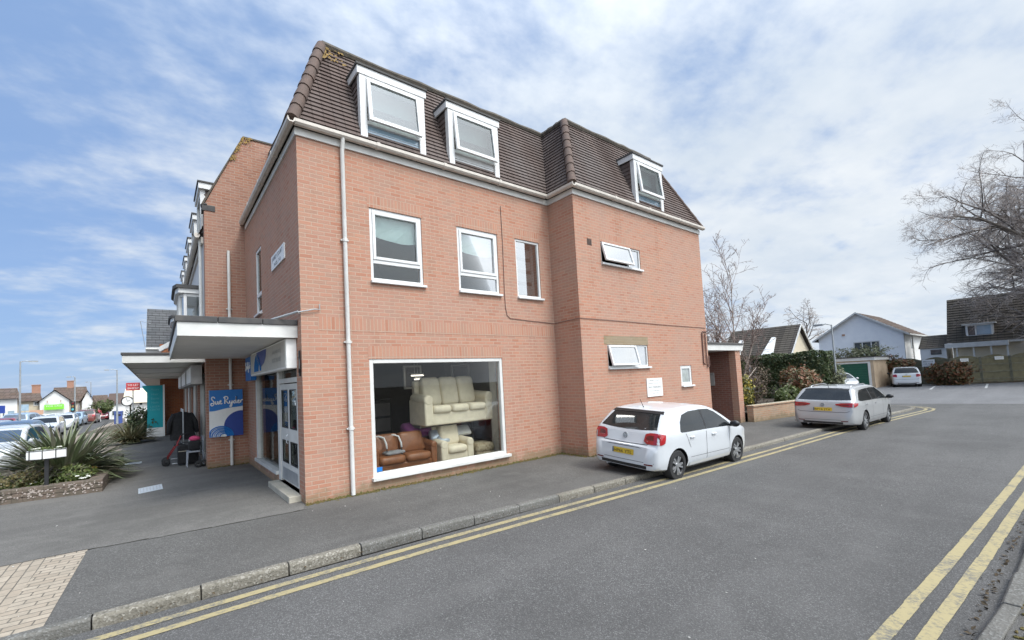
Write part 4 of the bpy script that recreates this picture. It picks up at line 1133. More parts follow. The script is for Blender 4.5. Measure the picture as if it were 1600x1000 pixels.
for i in range(7):
    r_ = .09+.036*i; c = -.66-.012*i
    mb.tube([(max(sx0+.01, c+r_*1.05*math.cos(a)), .130, sz0+.005+r_*.95*math.sin(a)) for a in [math.pi*k/18 for k in range(19)]], .010 if i % 2 else .016, 5)
mb.build('ring_motif', 'sign_blue', sg)
for w_ in (0, 1):
    mb = M(); script(mb, TW, -.965, 1.66, .178, .128, .0165, w_); mb.build('lettering', 'letter_white', sg)

# moss and dirt growing along the foot of the wall
mb = M()
def mosspt(a, b, w=.10):
    t = rnd.random(); x = a[0]+(b[0]-a[0])*t; y = a[1]+(b[1]-a[1])*t
    return x, y
for (a, b, ox, oy, n) in (((.0, 0), (6.84, 0), 0, -1, 900), ((6.84, 0), (6.84, -.92), -1, 0, 120), ((6.84, -.92), (9.5, -.92), 0, -1, 120), ((-1.05, 6.14), (0, 6.14), 0, -1, 120)):
    for _ in range(n):
        x, y = mosspt(a, b)
        d = abs(rnd.gauss(0, .06)); h = max(0.004, .035-d*.3)*rnd.uniform(.3, 1.2)
        mb.blob((x+ox*d, y+oy*d, 0.002), (rnd.uniform(.012, .05), rnd.uniform(.012, .035), h), 5, 3, .25)
tag(mb.build('wall_foot_moss', 'moss'), kind='stuff')

# ------------------------------------------------------------------ cars
def lerp_prof(pr, x):
    if x <= pr[0][0]: return pr[0][1]
    for (a, b), (c, d) in zip(pr, pr[1:]):
        if x <= c:
            t = (x-a)/max(1e-9, c-a)
            return b+(d-b)*t
    return pr[-1][1]
HATCH = dict(L=3.97, W=.84, ax=(-1.315, 1.155), wr=.305, belt=[(-2, .95), (-1.2, .945), (.9, .90), (2, .80)], tumble=.19,
    top=[(-1.985, .46), (-1.982, .60), (-1.976, .68), (-1.955, .715), (-1.905, .738), (-1.885, .90), (-1.848, 1.0), (-1.80, 1.06), (-1.60, 1.245), (-1.45, 1.365), (-1.38, 1.405), (-1.1, 1.44), (-.6, 1.462), (-.2, 1.46), (.08, 1.435), (.3, 1.385), (.65, 1.21), (.95, 1.04), (1.08, .975), (1.3, .935), (1.6, .865), (1.8, .77), (1.9, .68), (1.96, .57), (1.985, .45)],
    plan=[(-1.985, .60), (-1.965, .70), (-1.92, .765), (-1.8, .81), (-1.5, .835), (-1.0, .842), (.0, .842), (1.0, .835), (1.4, .81), (1.65, .755), (1.82, .66), (1.93, .52), (1.985, .36)],
    side=[[(-1.20, .98), (-1.12, 1.16), (-.98, 1.29), (-.70, 1.345), (-.27, 1.355)], [(-1.16, .955), (-1.05, .95), (-.92, .948), (-.68, .946), (-.27, .94)],
          [(-.20, 1.355), (.10, 1.34), (.30, 1.275), (.56, 1.13), (.80, .985)], [(-.20, .94), (.10, .935), (.30, .93), (.56, .925), (.82, .915)]],
    rear=([(-.56, 1.335), (-.3, 1.345), (0, 1.35), (.3, 1.345), (.56, 1.335)], [(-.685, 1.045), (-.37, 1.02), (0, 1.012), (.37, 1.02), (.685, 1.045)]),
    front=([(-.56, 1.39), (-.28, 1.40), (0, 1.405), (.28, 1.40), (.56, 1.39)], [(-.70, 1.0), (-.35, 1.0), (0, 1.0), (.35, 1.0), (.70, 1.0)]),
    lamp=([(.475, .955), (.56, .985), (.66, .99), (.735, .985)], [(.445, .815), (.52, .765), (.64, .76), (.735, .765)]), lamp_side=([(-1.89, .985), (-1.80, .98), (-1.70, .955)], [(-1.89, .765), (-1.82, .77), (-1.74, .80)]), plate_z=.565, badge_z=.89, seams=(-1.02, -.235, .76), handles=(-.80, .06))
ESTATE = dict(L=4.77, W=.905, ax=(-1.37, 1.42), wr=.325, belt=[(-2.4, .99), (-1, .985), (1, .94), (2.4, .82)], tumble=.20,
    top=[(-2.385, .44), (-2.38, .56), (-2.365, .625), (-2.33, .66), (-2.315, .78), (-2.30, .92), (-2.28, 1.0), (-2.16, 1.10), (-1.95, 1.30), (-1.84, 1.395), (-1.78, 1.435), (-1.4, 1.475), (-.6, 1.50), (0, 1.50), (.3, 1.47), (.6, 1.39), (1.0, 1.20), (1.28, 1.04), (1.4, .985), (1.8, .93), (2.1, .84), (2.25, .75), (2.34, .62), (2.385, .46)],
    plan=[(-2.385, .66), (-2.36, .76), (-2.3, .825), (-2.1, .875), (-1.7, .90), (0, .905), (1.3, .895), (1.8, .85), (2.1, .75), (2.28, .58), (2.385, .4)],
    side=[[(-1.93, 1.04), (-1.70, 1.24), (-1.45, 1.35), (-1.05, 1.375), (-.62, 1.385)], [(-1.78, 1.01), (-1.6, 1.0), (-1.4, .998), (-1.05, .995), (-.62, .99)],
          [(-.55, 1.39), (-.15, 1.395), (.35, 1.37), (.75, 1.20), (1.05, 1.03)], [(-.55, .99), (-.15, .985), (.35, .975), (.75, .965), (1.08, .955)]],
    rear=([(-.60, 1.385), (-.3, 1.395), (0, 1.398), (.3, 1.395), (.60, 1.385)], [(-.745, 1.055), (-.4, 1.045), (0, 1.04), (.4, 1.045), (.745, 1.055)]),
    front=([(-.6, 1.44), (-.3, 1.45), (0, 1.455), (.3, 1.45), (.6, 1.44)], [(-.74, 1.02), (-.37, 1.02), (0, 1.02), (.37, 1.02), (.74, 1.02)]),
    lamp=([(.34, .925), (.5, .955), (.7, .965), (.80, .965)], [(.36, .885), (.5, .845), (.7, .825), (.80, .828)]), lamp_side=([(-2.28, .965), (-2.18, .965), (-2.02, .95)], [(-2.28, .83), (-2.2, .84), (-2.08, .88)]), plate_z=.745, badge_z=.90, seams=(-1.42, -.585, .62), handles=(-1.18, -.22))
SUV = dict(L=4.22, W=.895, ax=(-1.29, 1.29), wr=.33, belt=[(-2.1, 1.10), (2.1, 1.0)], tumble=.17,
    top=[(-2.11, .5), (-2.10, .7), (-2.07, .95), (-2.02, 1.10), (-1.94, 1.22), (-1.78, 1.50), (-1.70, 1.60), (-1.5, 1.645), (-.6, 1.69), (0, 1.67), (.3, 1.60), (.75, 1.30), (1.0, 1.13), (1.5, 1.05), (1.85, .95), (2.02, .78), (2.11, .5)],
    plan=[(-2.11, .68), (-2.08, .78), (-2.0, .84), (-1.7, .885), (0, .895), (1.3, .88), (1.7, .82), (1.95, .68), (2.11, .45)],
    side=[[(-1.62, 1.20), (-1.45, 1.45), (-1.2, 1.52), (-.8, 1.54), (-.4, 1.55)], [(-1.55, 1.13), (-1.4, 1.125), (-1.2, 1.12), (-.8, 1.115), (-.4, 1.11)],
          [(-.33, 1.55), (.0, 1.54), (.25, 1.45), (.55, 1.27), (.75, 1.13)], [(-.33, 1.11), (.0, 1.105), (.25, 1.10), (.55, 1.09), (.76, 1.08)]],
    rear=([(-.62, 1.56), (-.3, 1.57), (0, 1.575), (.3, 1.57), (.62, 1.56)], [(-.74, 1.17), (-.37, 1.16), (0, 1.155), (.37, 1.16), (.74, 1.17)]),
    front=([(-.6, 1.58), (-.3, 1.59), (0, 1.595), (.3, 1.59), (.6, 1.58)], [(-.7, 1.16), (-.35, 1.16), (0, 1.16), (.35, 1.16), (.7, 1.16)]),
    lamp=([(.56, 1.06), (.64, 1.09), (.74, 1.08), (.82, 1.02)], [(.56, .84), (.64, .84), (.74, .86), (.82, .90)]), plate_z=.90, badge_z=1.03, seams=(-1.1, -.36, .62), handles=(-.9, -.05))

def wheel(parent, x, y, r, side, detail, body_name='wheel'):
    mb = M()
    w = .20
    mb.lathe([(r*.68, -w/2), (r*.93, -w/2), (r, -w*.36), (r, w*.36), (r*.93, w/2), (r*.68, w/2)], (x, y, r), 'y', 28)
    tw = mb.build('wheel', 'rubber', parent, smooth=True, angle=R(40), world=False)
    s = side
    mb = M()
    mb.lathe([(r*.70, s*w*.46), (r*.66, s*w*.50), (r*.62, s*w*.42), (r*.60, s*w*.05), (0.0, s*w*.05)], (x, y, r), 'y', 28, mi=0)
    n = 10 if detail > 1 else 5
    for k in range(n):
        a = 2*math.pi*k/n+.2+(0.11 if k % 2 else -.11)*(1 if n == 10 else 0)
        ca, sa = math.cos(a), math.sin(a)
        hw = .020 if n == 10 else .034
        pts = []
        for (rr, h, yy) in ((r*.14, hw*1.1, .40), (r*.40, hw*.9, .46), (r*.64, hw*1.1, .44)):
            pts.append((rr, h, yy))
        vs = []
        for rr, h, yy in pts:
            for sg_ in (-1, 1):
                for dy in (yy, yy-.22):
                    vs.append((x+rr*ca-sg_*h*sa, y+s*w*dy, r+rr*sa+sg_*h*ca))
        fs = []
        for i in range(2):
            b = 4*i
            fs += [(b, b+2, b+6, b+4), (b, b+4, b+5, b+1), (b+2, b+3, b+7, b+6)]
        mb.add(vs, fs, 1)
    mb.lathe([(r*.18, s*w*.30), (r*.17, s*w*.45), (0, s*w*.47)], (x, y, r), 'y', 14, mi=1)
    mb.build('rim', ['trim_black', 'alloy'], tw, smooth=True, angle=R(40), world=False)
    return tw

def make_car(name, label, cat, spec, paint, loc, rz, scale=1.0, detail=1, glass='car_glass', plate=None, badge=True, group=None, tilt=0.0, texts=(), facing=0, trim_low=False):
    P = spec
    t = thing(name, label, cat, loc, rz, group)
    t.rotation_euler = (tilt, 0, rz); t.scale = (scale,)*3
    Lh = P['L']/2
    zb = .20
    NS = 72 if detail > 1 else 40
    xs = [-Lh*math.cos(math.pi*i/(NS-1))*(0.55)+(-Lh+2*Lh*i/(NS-1))*0.45 for i in range(NS)]
    def topz(x): return lerp_prof(P['top'], x)
    def hw(x, z):
        w = lerp_prof(P['plan'], x); b = lerp_prof(P['belt'], x)
        if z < .42: w *= 1-.075*((.42-z)/.22)**2
        elif z <= b:
            w *= 1-.018*((z-.42)/(b-.42))**2
            sh = (b-.10-z)/.10
            if -1 < sh < 1: w += .007*(1-abs(sh))
        else:
            w = w*.982-P['tumble']*((z-b)/.52)**1.15
        return w
    rows = []
    for x in xs:
        tz = topz(x); low = zb+.06*max(0, (abs(x)-Lh+.5)/.5)
        r = min(.11, (tz-low)*.35)
        sec = [(0, low), (hw(x, low)*.6, low), (hw(x, low)-.04, low), (hw(x, low+.04), low+.04)]
        zt = tz-r
        for k in range(1, 10): z = low+.04+(zt-low-.04)*k/9; sec.append((hw(x, z), z))
        wt = hw(x, zt)
        for k in range(1, 5):
            a = math.pi/2*k/4
            sec.append((wt-r*1.5*(1-math.cos(a)), zt+r*.88*math.sin(a)))
        wr_ = sec[-1][0]
        for k in (1, 2, 3): f = 1-k/3; sec.append((wr_*f, zt+r*(.88+.12*(1-f*f))))
        rows.append((x, sec))
    K = len(rows[0][1])
    bm = bmesh.new(); grid = []
    for x, sec in rows:
        ring = [bm.verts.new((x, y, z)) for y, z in sec]
        ring += [bm.verts.new((x, -y, z)) for y, z in sec[-2:0:-1]]
        grid.append(ring)
    n = len(grid[0])
    for i in range(NS-1):
        for k in range(n):
            bm.faces.new((grid[i][k], grid[i][(k+1) % n], grid[i+1][(k+1) % n], grid[i+1][k]))
    bm.faces.new(grid[0][::-1]); bm.faces.new(grid[-1])
    bmesh.ops.recalc_face_normals(bm, faces=bm.faces)
    for f in bm.faces: f.smooth = True
    bvh = BVHTree.FromBMesh(bm)
    me = bpy.data.meshes.new('body'); bm.to_mesh(me); bm.free()
    me.materials.append(MATS[paint]); me.materials.append(MATS['trim_black'])
    # wheel arches are really cut out of the shell
    cb = M()
    for ax in P['ax']:
        for s in (-1, 1):
            w = lerp_prof(P['plan'], ax)
            rr = P['wr']+.045
            cb.lathe([(0, s*(w-.27)), (rr, s*(w-.27)), (rr, s*(w+.2)), (0, s*(w+.2))], (ax, 0, P['wr']+.005), 'y', 36)
    cme = bpy.data.meshes.new('cut'); cme.from_pydata([tuple(v) for v in cb.v], [], cb.f)
    bm = bmesh.new(); bm.from_mesh(cme); bmesh.ops.remove_doubles(bm, verts=bm.verts, dist=1e-4); bmesh.ops.recalc_face_normals(bm, faces=bm.faces)
    for f in bm.faces: f.material_index = 1
    bm.to_mesh(cme); bm.free()
    cme.materials.append(MATS[paint]); cme.materials.append(MATS['trim_black'])
    tb = bpy.data.objects.new('body', me); tcut = bpy.data.objects.new('cut', cme); COL.objects.link(tb); COL.objects.link(tcut)
    md = tb.modifiers.new('b', 'BOOLEAN'); md.object = tcut; md.operation = 'DIFFERENCE'; md.solver = 'EXACT'
    dg = bpy.context.evaluated_depsgraph_get()
    me2 = bpy.data.meshes.new_from_object(tb.evaluated_get(dg))
    bpy.data.objects.remove(tb); bpy.data.objects.remove(tcut)
    me2.set_sharp_from_angle(angle=R(38))
    bo = bpy.data.objects.new('body', me2); COL.objects.link(bo); bo.parent = t
    def hit(o, d):
        o, d = Vector(o), Vector(d)
        h = bvh.ray_cast(o, d)
        if h[0] is None:
            h = bvh.find_nearest(o+d*(o.length*.6)); return h[0], h[1]
        return h[0], h[1]
    def patch(pname, top, bot, view, mat, parent=t, off=.004, m=5, sgn=1, smooth=True, sub=3):
        """a panel laid on the body: two edge polylines in the view plane, cast on to the shell"""
        def dense(l):
            out = []
            for i in range(len(l)-1):
                for q in range(sub): out.append(tuple(l[i][j]+(l[i+1][j]-l[i][j])*q/sub for j in (0, 1)))
            return out+[l[-1]]
        top, bot = dense(top), dense(bot); nn = len(top); vs = []
        for j in range(m+1):
            for i in range(nn):
                a = top[i][0]+(bot[i][0]-top[i][0])*j/m; z = top[i][1]+(bot[i][1]-top[i][1])*j/m
                if view == 'side': o, d = (a, 3*sgn, z), (0, -sgn, 0)
                elif view == 'rear': o, d = (-5, a*sgn, z), (1, 0, 0)
                else: o, d = (5, a*sgn, z), (-1, 0, 0)
                h, nr = hit(o, d)
                q = h-Vector(d)*off*.6+nr*off*.4
                vs.append(tuple(q))
        mb = M(); mb.add(vs, [(j*nn+i, j*nn+i+1, (j+1)*nn+i+1, (j+1)*nn+i) for j in range(m) for i in range(nn-1)])
        return mb.build(pname, mat, parent, smooth=smooth, world=False)
    S_ = P['side']
    for s in (1, -1):
        patch('side_window', S_[0], S_[1], 'side', glass, sgn=s); patch('side_window', S_[2], S_[3], 'side', glass, sgn=s)
        if detail > 1:
            xa, xb = S_[0][-1][0], S_[2][0][0]
            patch('window_trim', [(xa+.005, S_[0][-1][1]), (xb-.005, S_[2][0][1])], [(xa+.005, S_[1][-1][1]), (xb-.005, S_[3][0][1])], 'side', 'trim_black', sgn=s)
            for x in P['seams']:
                z1 = lerp_prof(P['belt'], x)-.02
                rear_ = x == P['seams'][0]
                pts = [(x-.006, z1), (x+.006, z1)]; lo = [(x-.006+(.16 if rear_ else 0), .30 if not rear_ else .62), (x+.006+(.16 if rear_ else 0), .30 if not rear_ else .62)]
                patch('door_seam', pts, lo, 'side', 'seam_crease_shade', sgn=s, off=.003, m=10, sub=1)
            for x in P['handles']:
                zz = lerp_prof(P['belt'], x)-.105
                h, nr = hit((x, 3*s, zz), (0, -s, 0))
                mb = M(); mb.box(x-.085, h.y-.004*s, zz-.014, x+.085, h.y+.03*s, zz+.014)
                mb.build('door_handle', paint, t, bevel=.008, world=False)
            patch('sill_trim', [(P['ax'][0]+.42, .325), (P['ax'][1]-.42, .325)], [(P['ax'][0]+.40, .235), (P['ax'][1]-.40, .235)], 'side', paint if not trim_low else 'trim_black', sgn=s, off=.012)
        # mirrors
        xm = S_[3][-1][0]-.06; zm = S_[3][-1][1]+.05
        h, nr = hit((xm, 3*s, zm-.03), (0, -s, 0))
        mb = M(); mb.blob((xm+.02, h.y+.13*s, zm+.01), (.07, .11, .075), 12, 8); mb.tube([(xm+.02, h.y-.02*s, zm-.03), (xm+.02, h.y+.08*s, zm-.03)], .03, 8)
        mb.build('mirror', 'trim_black' if detail > 1 else paint, t, smooth=True, world=False)
        lt, lb = P['lamp']
        lo_ = patch('tail_lamp', lt, lb, 'rear', 'lamp_red', sgn=s, off=.012)
        if 'lamp_side' in P: patch('tail_lamp', P['lamp_side'][0], P['lamp_side'][1], 'side', 'lamp_red', parent=t, sgn=s, off=.012)
        if detail > 1:
            l2t = [(a+(.03 if i == 0 else -.035 if i == len(lt)-1 else 0), z-.03) for i, (a, z) in enumerate(lt)]
            mid = [(a, (z+z2)/2-.012) for (a, z), (_, z2) in zip(l2t, lb)]
            patch('lamp_strip', [(a, z-.02) for a, z in l2t[:3]], mid[:3], 'rear', 'lamp_red_dark', parent=lo_, sgn=s, off=.017)
            patch('reflector', [(.50, .375), (.68, .38)], [(.50, .35), (.68, .352)], 'rear', 'lamp_red_dark', sgn=s, off=.010)
        fl = P['L']/2-.12
        patch('headlight', [(.40, .72), (.52, .75), (.66, .78)], [(.42, .60), (.54, .61), (.67, .63)], 'front', 'lamp_clear', sgn=s, off=.008)
        for ax in P['ax']:
            wheel(t, ax, s*(lerp_prof(P['plan'], ax)-.115), P['wr'], s, detail)
    patch('rear_window', P['rear'][0], P['rear'][1], 'rear', glass)
    patch('windscreen', P['front'][0], P['front'][1], 'front', glass)
    patch('grille', [(-.34, .56), (0, .57), (.34, .56)], [(-.34, .36), (0, .35), (.34, .36)], 'front', 'trim_black')
    patch('rear_valance', [(-.55, .335), (0, .33), (.55, .335)], [(-.55, .27), (0, .27), (.55, .27)], 'rear', 'trim_black', off=.006)
    pz = P['plate_z']
    pl = patch('number_plate', [(-.26, pz+.056), (.26, pz+.056)], [(-.26, pz-.056), (.26, pz-.056)], 'rear', 'plate_yellow', off=.012, m=2)
    h, nr = hit((-5, 0, pz), (1, 0, 0)); tl = math.atan2(nr.z, -nr.x)
    if plate:
        Tp = lambda u, n, z: (h.x-.02-n+(z)*math.tan(tl), -u, pz+z)
        mb = M(); text_mesh(mb, plate, Tp, 0, -.034, .085, .002, 'CENTER', .44); mb.build('plate_lettering', 'trim_black', pl, world=False)
        mb = M(Tp); mb.box(-.258, .001, -.05, -.225, .003, .05); mb.build('plate_badge', 'paint_blue', pl, world=False)
    if detail > 1:
        ys = .60 if P is HATCH else .72; zs = .745 if P is HATCH else .655
        patch('hatch_seam', [(-ys, zs+.05), (-ys+.08, zs+.008), (0, zs), (ys-.08, zs+.008), (ys, zs+.05)], [(-ys, zs+.036), (-ys+.08, zs-.006), (0, zs-.014), (ys-.08, zs-.006), (ys, zs+.036)], 'rear', 'seam_crease_shade', off=.003, m=1)
        if P is HATCH: patch('plate_recess_shade', [(-.42, .665), (-.36, .685), (.36, .685), (.42, .665)], [(-.46, .655), (-.37, .672), (.37, .672), (.46, .655)], 'rear', 'seam_crease_shade', off=.003, m=1)  # dark strip painted as the shade at the recess edge
        patch('bumper_crease_shade', [(-.70, .405), (0, .40), (.70, .405)], [(-.70, .395), (0, .39), (.70, .395)], 'rear', 'seam_crease_shade', off=.002, m=1)  # crease shade painted as a dark line on the smooth shell
        for s in (1, -1): patch('door_crease_shade', [(P['ax'][0]+.45, .425), (P['ax'][1]-.42, .415)], [(P['ax'][0]+.45, .417), (P['ax'][1]-.42, .407)], 'side', 'seam_crease_shade', sgn=s, off=.002, m=1)  # shade under the door crease, drawn as a dark line
        # tailgate spoiler lip above the rear window
        sp_z = P['rear'][0][0][1]
        patch('spoiler', [(-.60, sp_z+.045), (0, sp_z+.05), (.60, sp_z+.045)], [(-.63, sp_z-.008), (0, sp_z+.006), (.63, sp_z-.008)], 'rear', 'trim_black', off=.012, m=2)
        h2, n2 = hit((-5, 0, P['badge_z']), (1, 0, 0))
        tl2 = math.atan2(n2.z, -n2.x)
        Tb = lambda u, n, z: (h2.x-.006-n+z*math.tan(tl2), -u, P['badge_z']+z)
        mb = M()
        mb.tube([Tb(.052*math.cos(a), .004, .052*math.sin(a)) for a in [2*math.pi*i/20 for i in range(21)]], .007, 6)
        for pts in ([(-.026, .040), (-.004, .006), (.0, .006), (.026, .040)][:0] or [(-.022, .042), (0, .008), (.022, .042)], [(-.040, .022), (-.018, -.038), (0, -.006), (.018, -.038), (.040, .022)]):
            mb.tube([Tb(a, .004, b) for a, b in pts], .006, 5)
        mb.build('emblem', 'galvanised', t, world=False)
        for (txt, u, z, sz, wd) in texts:
            mb = M(); hh, n3 = hit((-5, -u, z), (1, 0, 0)); t3 = math.atan2(n3.z, -n3.x); tw_ = math.atan2(n3.y, -n3.x)
            Tt = lambda a, n, b, hh=hh, t3=t3, tw_=tw_, z=z, u=u: (hh.x-.008-n+b*math.tan(t3)+(-(a))*0, -(u+a), z+b)
            text_mesh(mb, txt, Tt, 0, 0, sz, .004, 'CENTER', wd); mb.build('badge_lettering', 'galvanised', t, world=False)
        xr = P['top'][0][0]+.75
        h4, _ = hit((xr, 0, 4), (0, 0, -1))
        mb = M(); mb.tube([(xr, 0, h4.z-.01), (xr-.02, 0, h4.z+.02), (xr-.12, 0, h4.z+.18)], [.018, .007, .005], 7); mb.build('aerial', 'trim_black', t, world=False)
        mb = M(); mb.tube([(P['top'][0][0]+.02, .42, .24), (P['top'][0][0]+.3, .42, .25)], .025, 10); mb.build('exhaust', 'steel', t, world=False)
    if P is ESTATE and detail > 1:
        for s in (1, -1):
            mb = M()
            pts = []
            for k in range(9):
                x = -1.55+k*.2; hh, _ = hit((x, .56*s, 4), (0, 0, -1)); pts.append((x, .56*s, hh.z+(.035 if 0 < k < 8 else .0)))
            mb.tube(pts, .016, 6); mb.build('roof_rail', 'alloy', t, smooth=True, world=False)
    return t

make_car('hatchback_car', 'white small hatchback parked half on the pavement beside the brick building', 'car', HATCH, 'paint_white', (7.72, -2.79, -.066), R(-2.4), detail=2,
         plate='HP66 YTL', tilt=R(3.2), texts=(('POLO', -.52, .835, .05, .13), ('TSI', .50, .80, .04, .07), ('BLUEMOTION', .50, .765, .03, .14)))
make_car('estate_car', 'silver estate car parked by the garden wall ahead of the white hatchback', 'car', ESTATE, 'paint_silver', (17.62, -3.62, -.066), R(-1.9), scale=.955, detail=2,
         plate='BP16 JTX', tilt=R(1.5))
make_car('parked_car', 'white tall hatchback parked between garage and red bushes', 'car', SUV, 'paint_pearl', (48.7, -.28, RZ), R(12), scale=.97, detail=2, plate='KX12 FDV', trim_low=True)
make_car('parked_car', 'silver car in front of the green garage door, half hidden by the estate car', 'car', HATCH, 'paint_silver', (41.4, 2.35, RZ), R(-150), detail=1, badge=False)

# ------------------------------------------------------------------ neighbouring terrace
TX, TY0, TY1 = -1.054, W6+.004, 20.6
TB_ = thing('terrace_block', 'long terrace block with grey upper wall, dormers and shops beyond the corner building', 'building', (TX, 13, 0))
mb = M()
mb.prism([(TX, TY0, -.12), (8, TY0, -.12), (8, TY0, 10.0), (0.0, TY0, 10.0), (TX, TY0, 7.66)], (0, .34, 0))
mb.build('party_wall', 'party_brick', TB_)
mb = M(); mb.box(TX-.05, TY0-.02, 7.50, TX+.28, TY0+.36, 7.66)
for i in range(9):
    p = (TX-.03+.03*i, TY0+.1+rnd.uniform(-.1, .1), 7.68); mb.blob(p, (.07, .07, .05), 6, 4, .3)
mb.build('kneeler', 'felt', TB_)
mb = M(); mb.prism([(TX-.02, TY0-.03, 7.66), (.0, TY0-.03, 10.0), (0, TY0-.03, 10.05), (TX-.06, TY0-.03, 7.70)], (0, .40, 0)); mb.box(0, TY0-.03, 10.0, 8, TY0+.37, 10.05)
mb.build('coping', 'ridge_weathered', TB_)
mb = M()
for _ in range(70):
    x = rnd.uniform(-.35, .25); z = 10.03 if x > 0 else 10.03+x*2.2
    mb.leaf((x, TY0-.034, z-abs(rnd.gauss(0, .12))), (0, -1, .1), rnd.uniform(.02, .05), .6)
tag(mb.build('lichen', 'lichen', TB_), kind='stuff')
mb = M(); TT = lambda u, n, z: (TX-n, u, z)
shops = [(TY0+.5, 9.3, .1, 2.75), (9.9, 13.0, .1, 2.75), (13.6, 16.6, .1, 2.75), (17.2, 20.2, .1, 2.75)]
ups = [(10.4, 11.8, 4.1, 5.4), (17.2, 18.6, 4.1, 5.4)]
wall_cells(mb, TT, TY0+.34, TY1, -.12, 3.05, shops, .25); mb.build('shop_wall', 'party_brick', TB_)
mb = M(); wall_cells(mb, TT, TY0+.34, TY1, 3.05, 6.75, ups, .25); mb.build('upper_wall', 'render_grey', TB_)
mb = M(); mb.box(TX, TY1-.01, -.12, 8, TY1+.2, 6.75); mb.box(7.8, TY0+.34, -.12, 8, TY1-.02, 6.75); mb.build('end_wall', 'orange_brick', TB_)
mb = M(); mb.box(TX+2.5, TY0+.35, -.1, TX+2.6, TY1-.05, 6.7); mb.box(TX+.26, TY0+.35, 2.95, TX+2.5, TY1-.05, 3.1); mb.build('partition', 'room_dark', TB_)
for (a, b, c, d) in shops:
    mb = M(TT); frame(mb, a+.002, b-.002, c, d, .09, -.16, -.05); mb.box((a+b)/2+.5, -.16, c+.09, (a+b)/2+.6, -.05, d-.09)
    f = mb.build('shop_window', 'white_paint', TB_)
    mb = M(TT); pane_box(mb, a+.08, b-.08, c+.08, d-.08, -.10); mb.build('pane', 'window_glass', f)
for (a, b, c, d) in ups:
    mb = M(TT); frame(mb, a+.002, b-.002, c, d, .08, -.16, -.05); f = mb.build('window', 'white_upvc', TB_)
    mb = M(TT); pane_box(mb, a+.07, b-.07, c+.07, d-.07, -.10); mb.build('pane', 'window_glass', f)
mb = M()
tiles(mb, (TX-.12, TY1, 6.85), (TX-.12, TY0+.34, 6.85), (.05, TY0+.34, 9.6), (.05, TY1, 9.6), 22); mb.build('roof', 'roof_tile', TB_)
mb = M(); mb.poly([(.05, TY0+.34, 9.6), (8, TY0+.34, 9.6), (8, TY1, 9.6), (.05, TY1, 9.6)]); mb.build('flat_roof', 'felt', TB_)
mb = M(); mb.tube([(TX-.16, TY0+.36, 6.84), (TX-.16, TY1, 6.84)], .075, 10); mb.box(TX-.06, TY0+.36, 6.62, TX-.002, TY1, 6.80); mb.build('gutter', 'gutter_plastic', TB_, smooth=True, angle=R(35))
for yc in (7.45, 10.3, 13.2, 16.1, 19.0):
    T = lambda u, n, z: (TX-.02-n, u, z)
    mb = M(T); frame(mb, yc-.72, yc+.72, 7.0, 8.35, .14, -.10, .03); d_ = mb.build('dormer', 'white_upvc', TB_)
    mb = M(T); pane_box(mb, yc-.6, yc+.6, 7.1, 8.25, -.04); mb.build('pane', 'sky_glass', d_)
    for s in (-1, 1):
        mb = M()
        for k in range(9):
            za = 7.0+1.33*k/9; mb.prism([(TX+.06, yc+s*.70, za), (TX+.06, yc+s*(.70+.03), za), (TX+.06, yc+s*.70, za+.15)], (.9*(za-6.6)/2.7+.15, 0, 0))
        mb.build('cheek', 'roof_tile', d_)
    mb = M(); mb.box(TX-.10, yc-.82, 8.35, TX+.75, yc+.82, 8.53); mb.build('fascia_board', 'white_upvc', d_, bevel=.006)
    mb = M(); mb.box(TX-.13, yc-.85, 8.532, TX+.85, yc+.85, 8.58); mb.build('dormer_roof', 'felt', d_)
for (ya, yb) in ((7.25, 9.4), (13.4, 15.6)):
    xb = TX-.56
    mb = M()
    def post(x, y): mb.box(x-.04, y-.04, 3.42, x+.04, y+.04, 5.20)
    c4 = [(TX-.04, ya), (xb+.12, ya), (xb, ya+.3), (xb, (ya+yb)/2), (xb, yb-.3), (xb+.12, yb), (TX-.04, yb)]
    for x, y in c4: post(x, y)
    for (p, q) in zip(c4, c4[1:]):
        a, b = Vector(p), Vector(q); t = (b-a).normalized()*.045; nr = Vector((-t.y, t.x)).normalized()*.035
        for z0_, z1_ in ((3.42, 3.62), (4.42, 4.50), (5.12, 5.20)):
            mb.prism([(a.x+t.x-nr.x, a.y+t.y-nr.y, z0_), (b.x-t.x-nr.x, b.y-t.y-nr.y, z0_), (b.x-t.x+nr.x, b.y-t.y+nr.y, z0_), (a.x+t.x+nr.x, a.y+t.y+nr.y, z0_)], (0, 0, z1_-z0_))
    bw_ = mb.build('bay_window', 'white_upvc', TB_)
    mb = M()
    for (p, q) in zip(c4, c4[1:]):
        mb.poly([(*p, 3.6), (*q, 3.6), (*q, 5.14), (*p, 5.14)])
    mb.build('pane', 'window_glass', bw_)
    mb = M(); mb.prism([(TX, ya-.1, 5.21), (xb-.05, ya-.1, 5.21), (xb-.12, ya+.25, 5.21), (xb-.12, yb-.25, 5.21), (xb-.05, yb+.1, 5.21), (TX, yb+.1, 5.21)], (0, 0, .14)); mb.build('bay_fascia', 'white_upvc', bw_)
    mb = M(); mb.prism([(TX, ya-.16, 5.352), (xb-.1, ya-.16, 5.352), (xb-.19, ya+.22, 5.352), (xb-.19, yb-.22, 5.352), (xb-.1, yb+.16, 5.352), (TX, yb+.16, 5.352)], (0, 0, .10)); mb.build('bay_roof', 'felt', bw_)
TYC = 41.0
mb = M(); mb.box(-2.92, 6.45, 3.075, TX-.002, TYC, 3.26); c2 = mb.build('canopy', 'soffit_grey', TB_)
mb = M(); mb.box(-2.95, 6.42, 3.05, TX-.002, 6.45, 3.24); mb.box(-2.95, 6.45, 3.05, -2.92, TYC, 3.24)
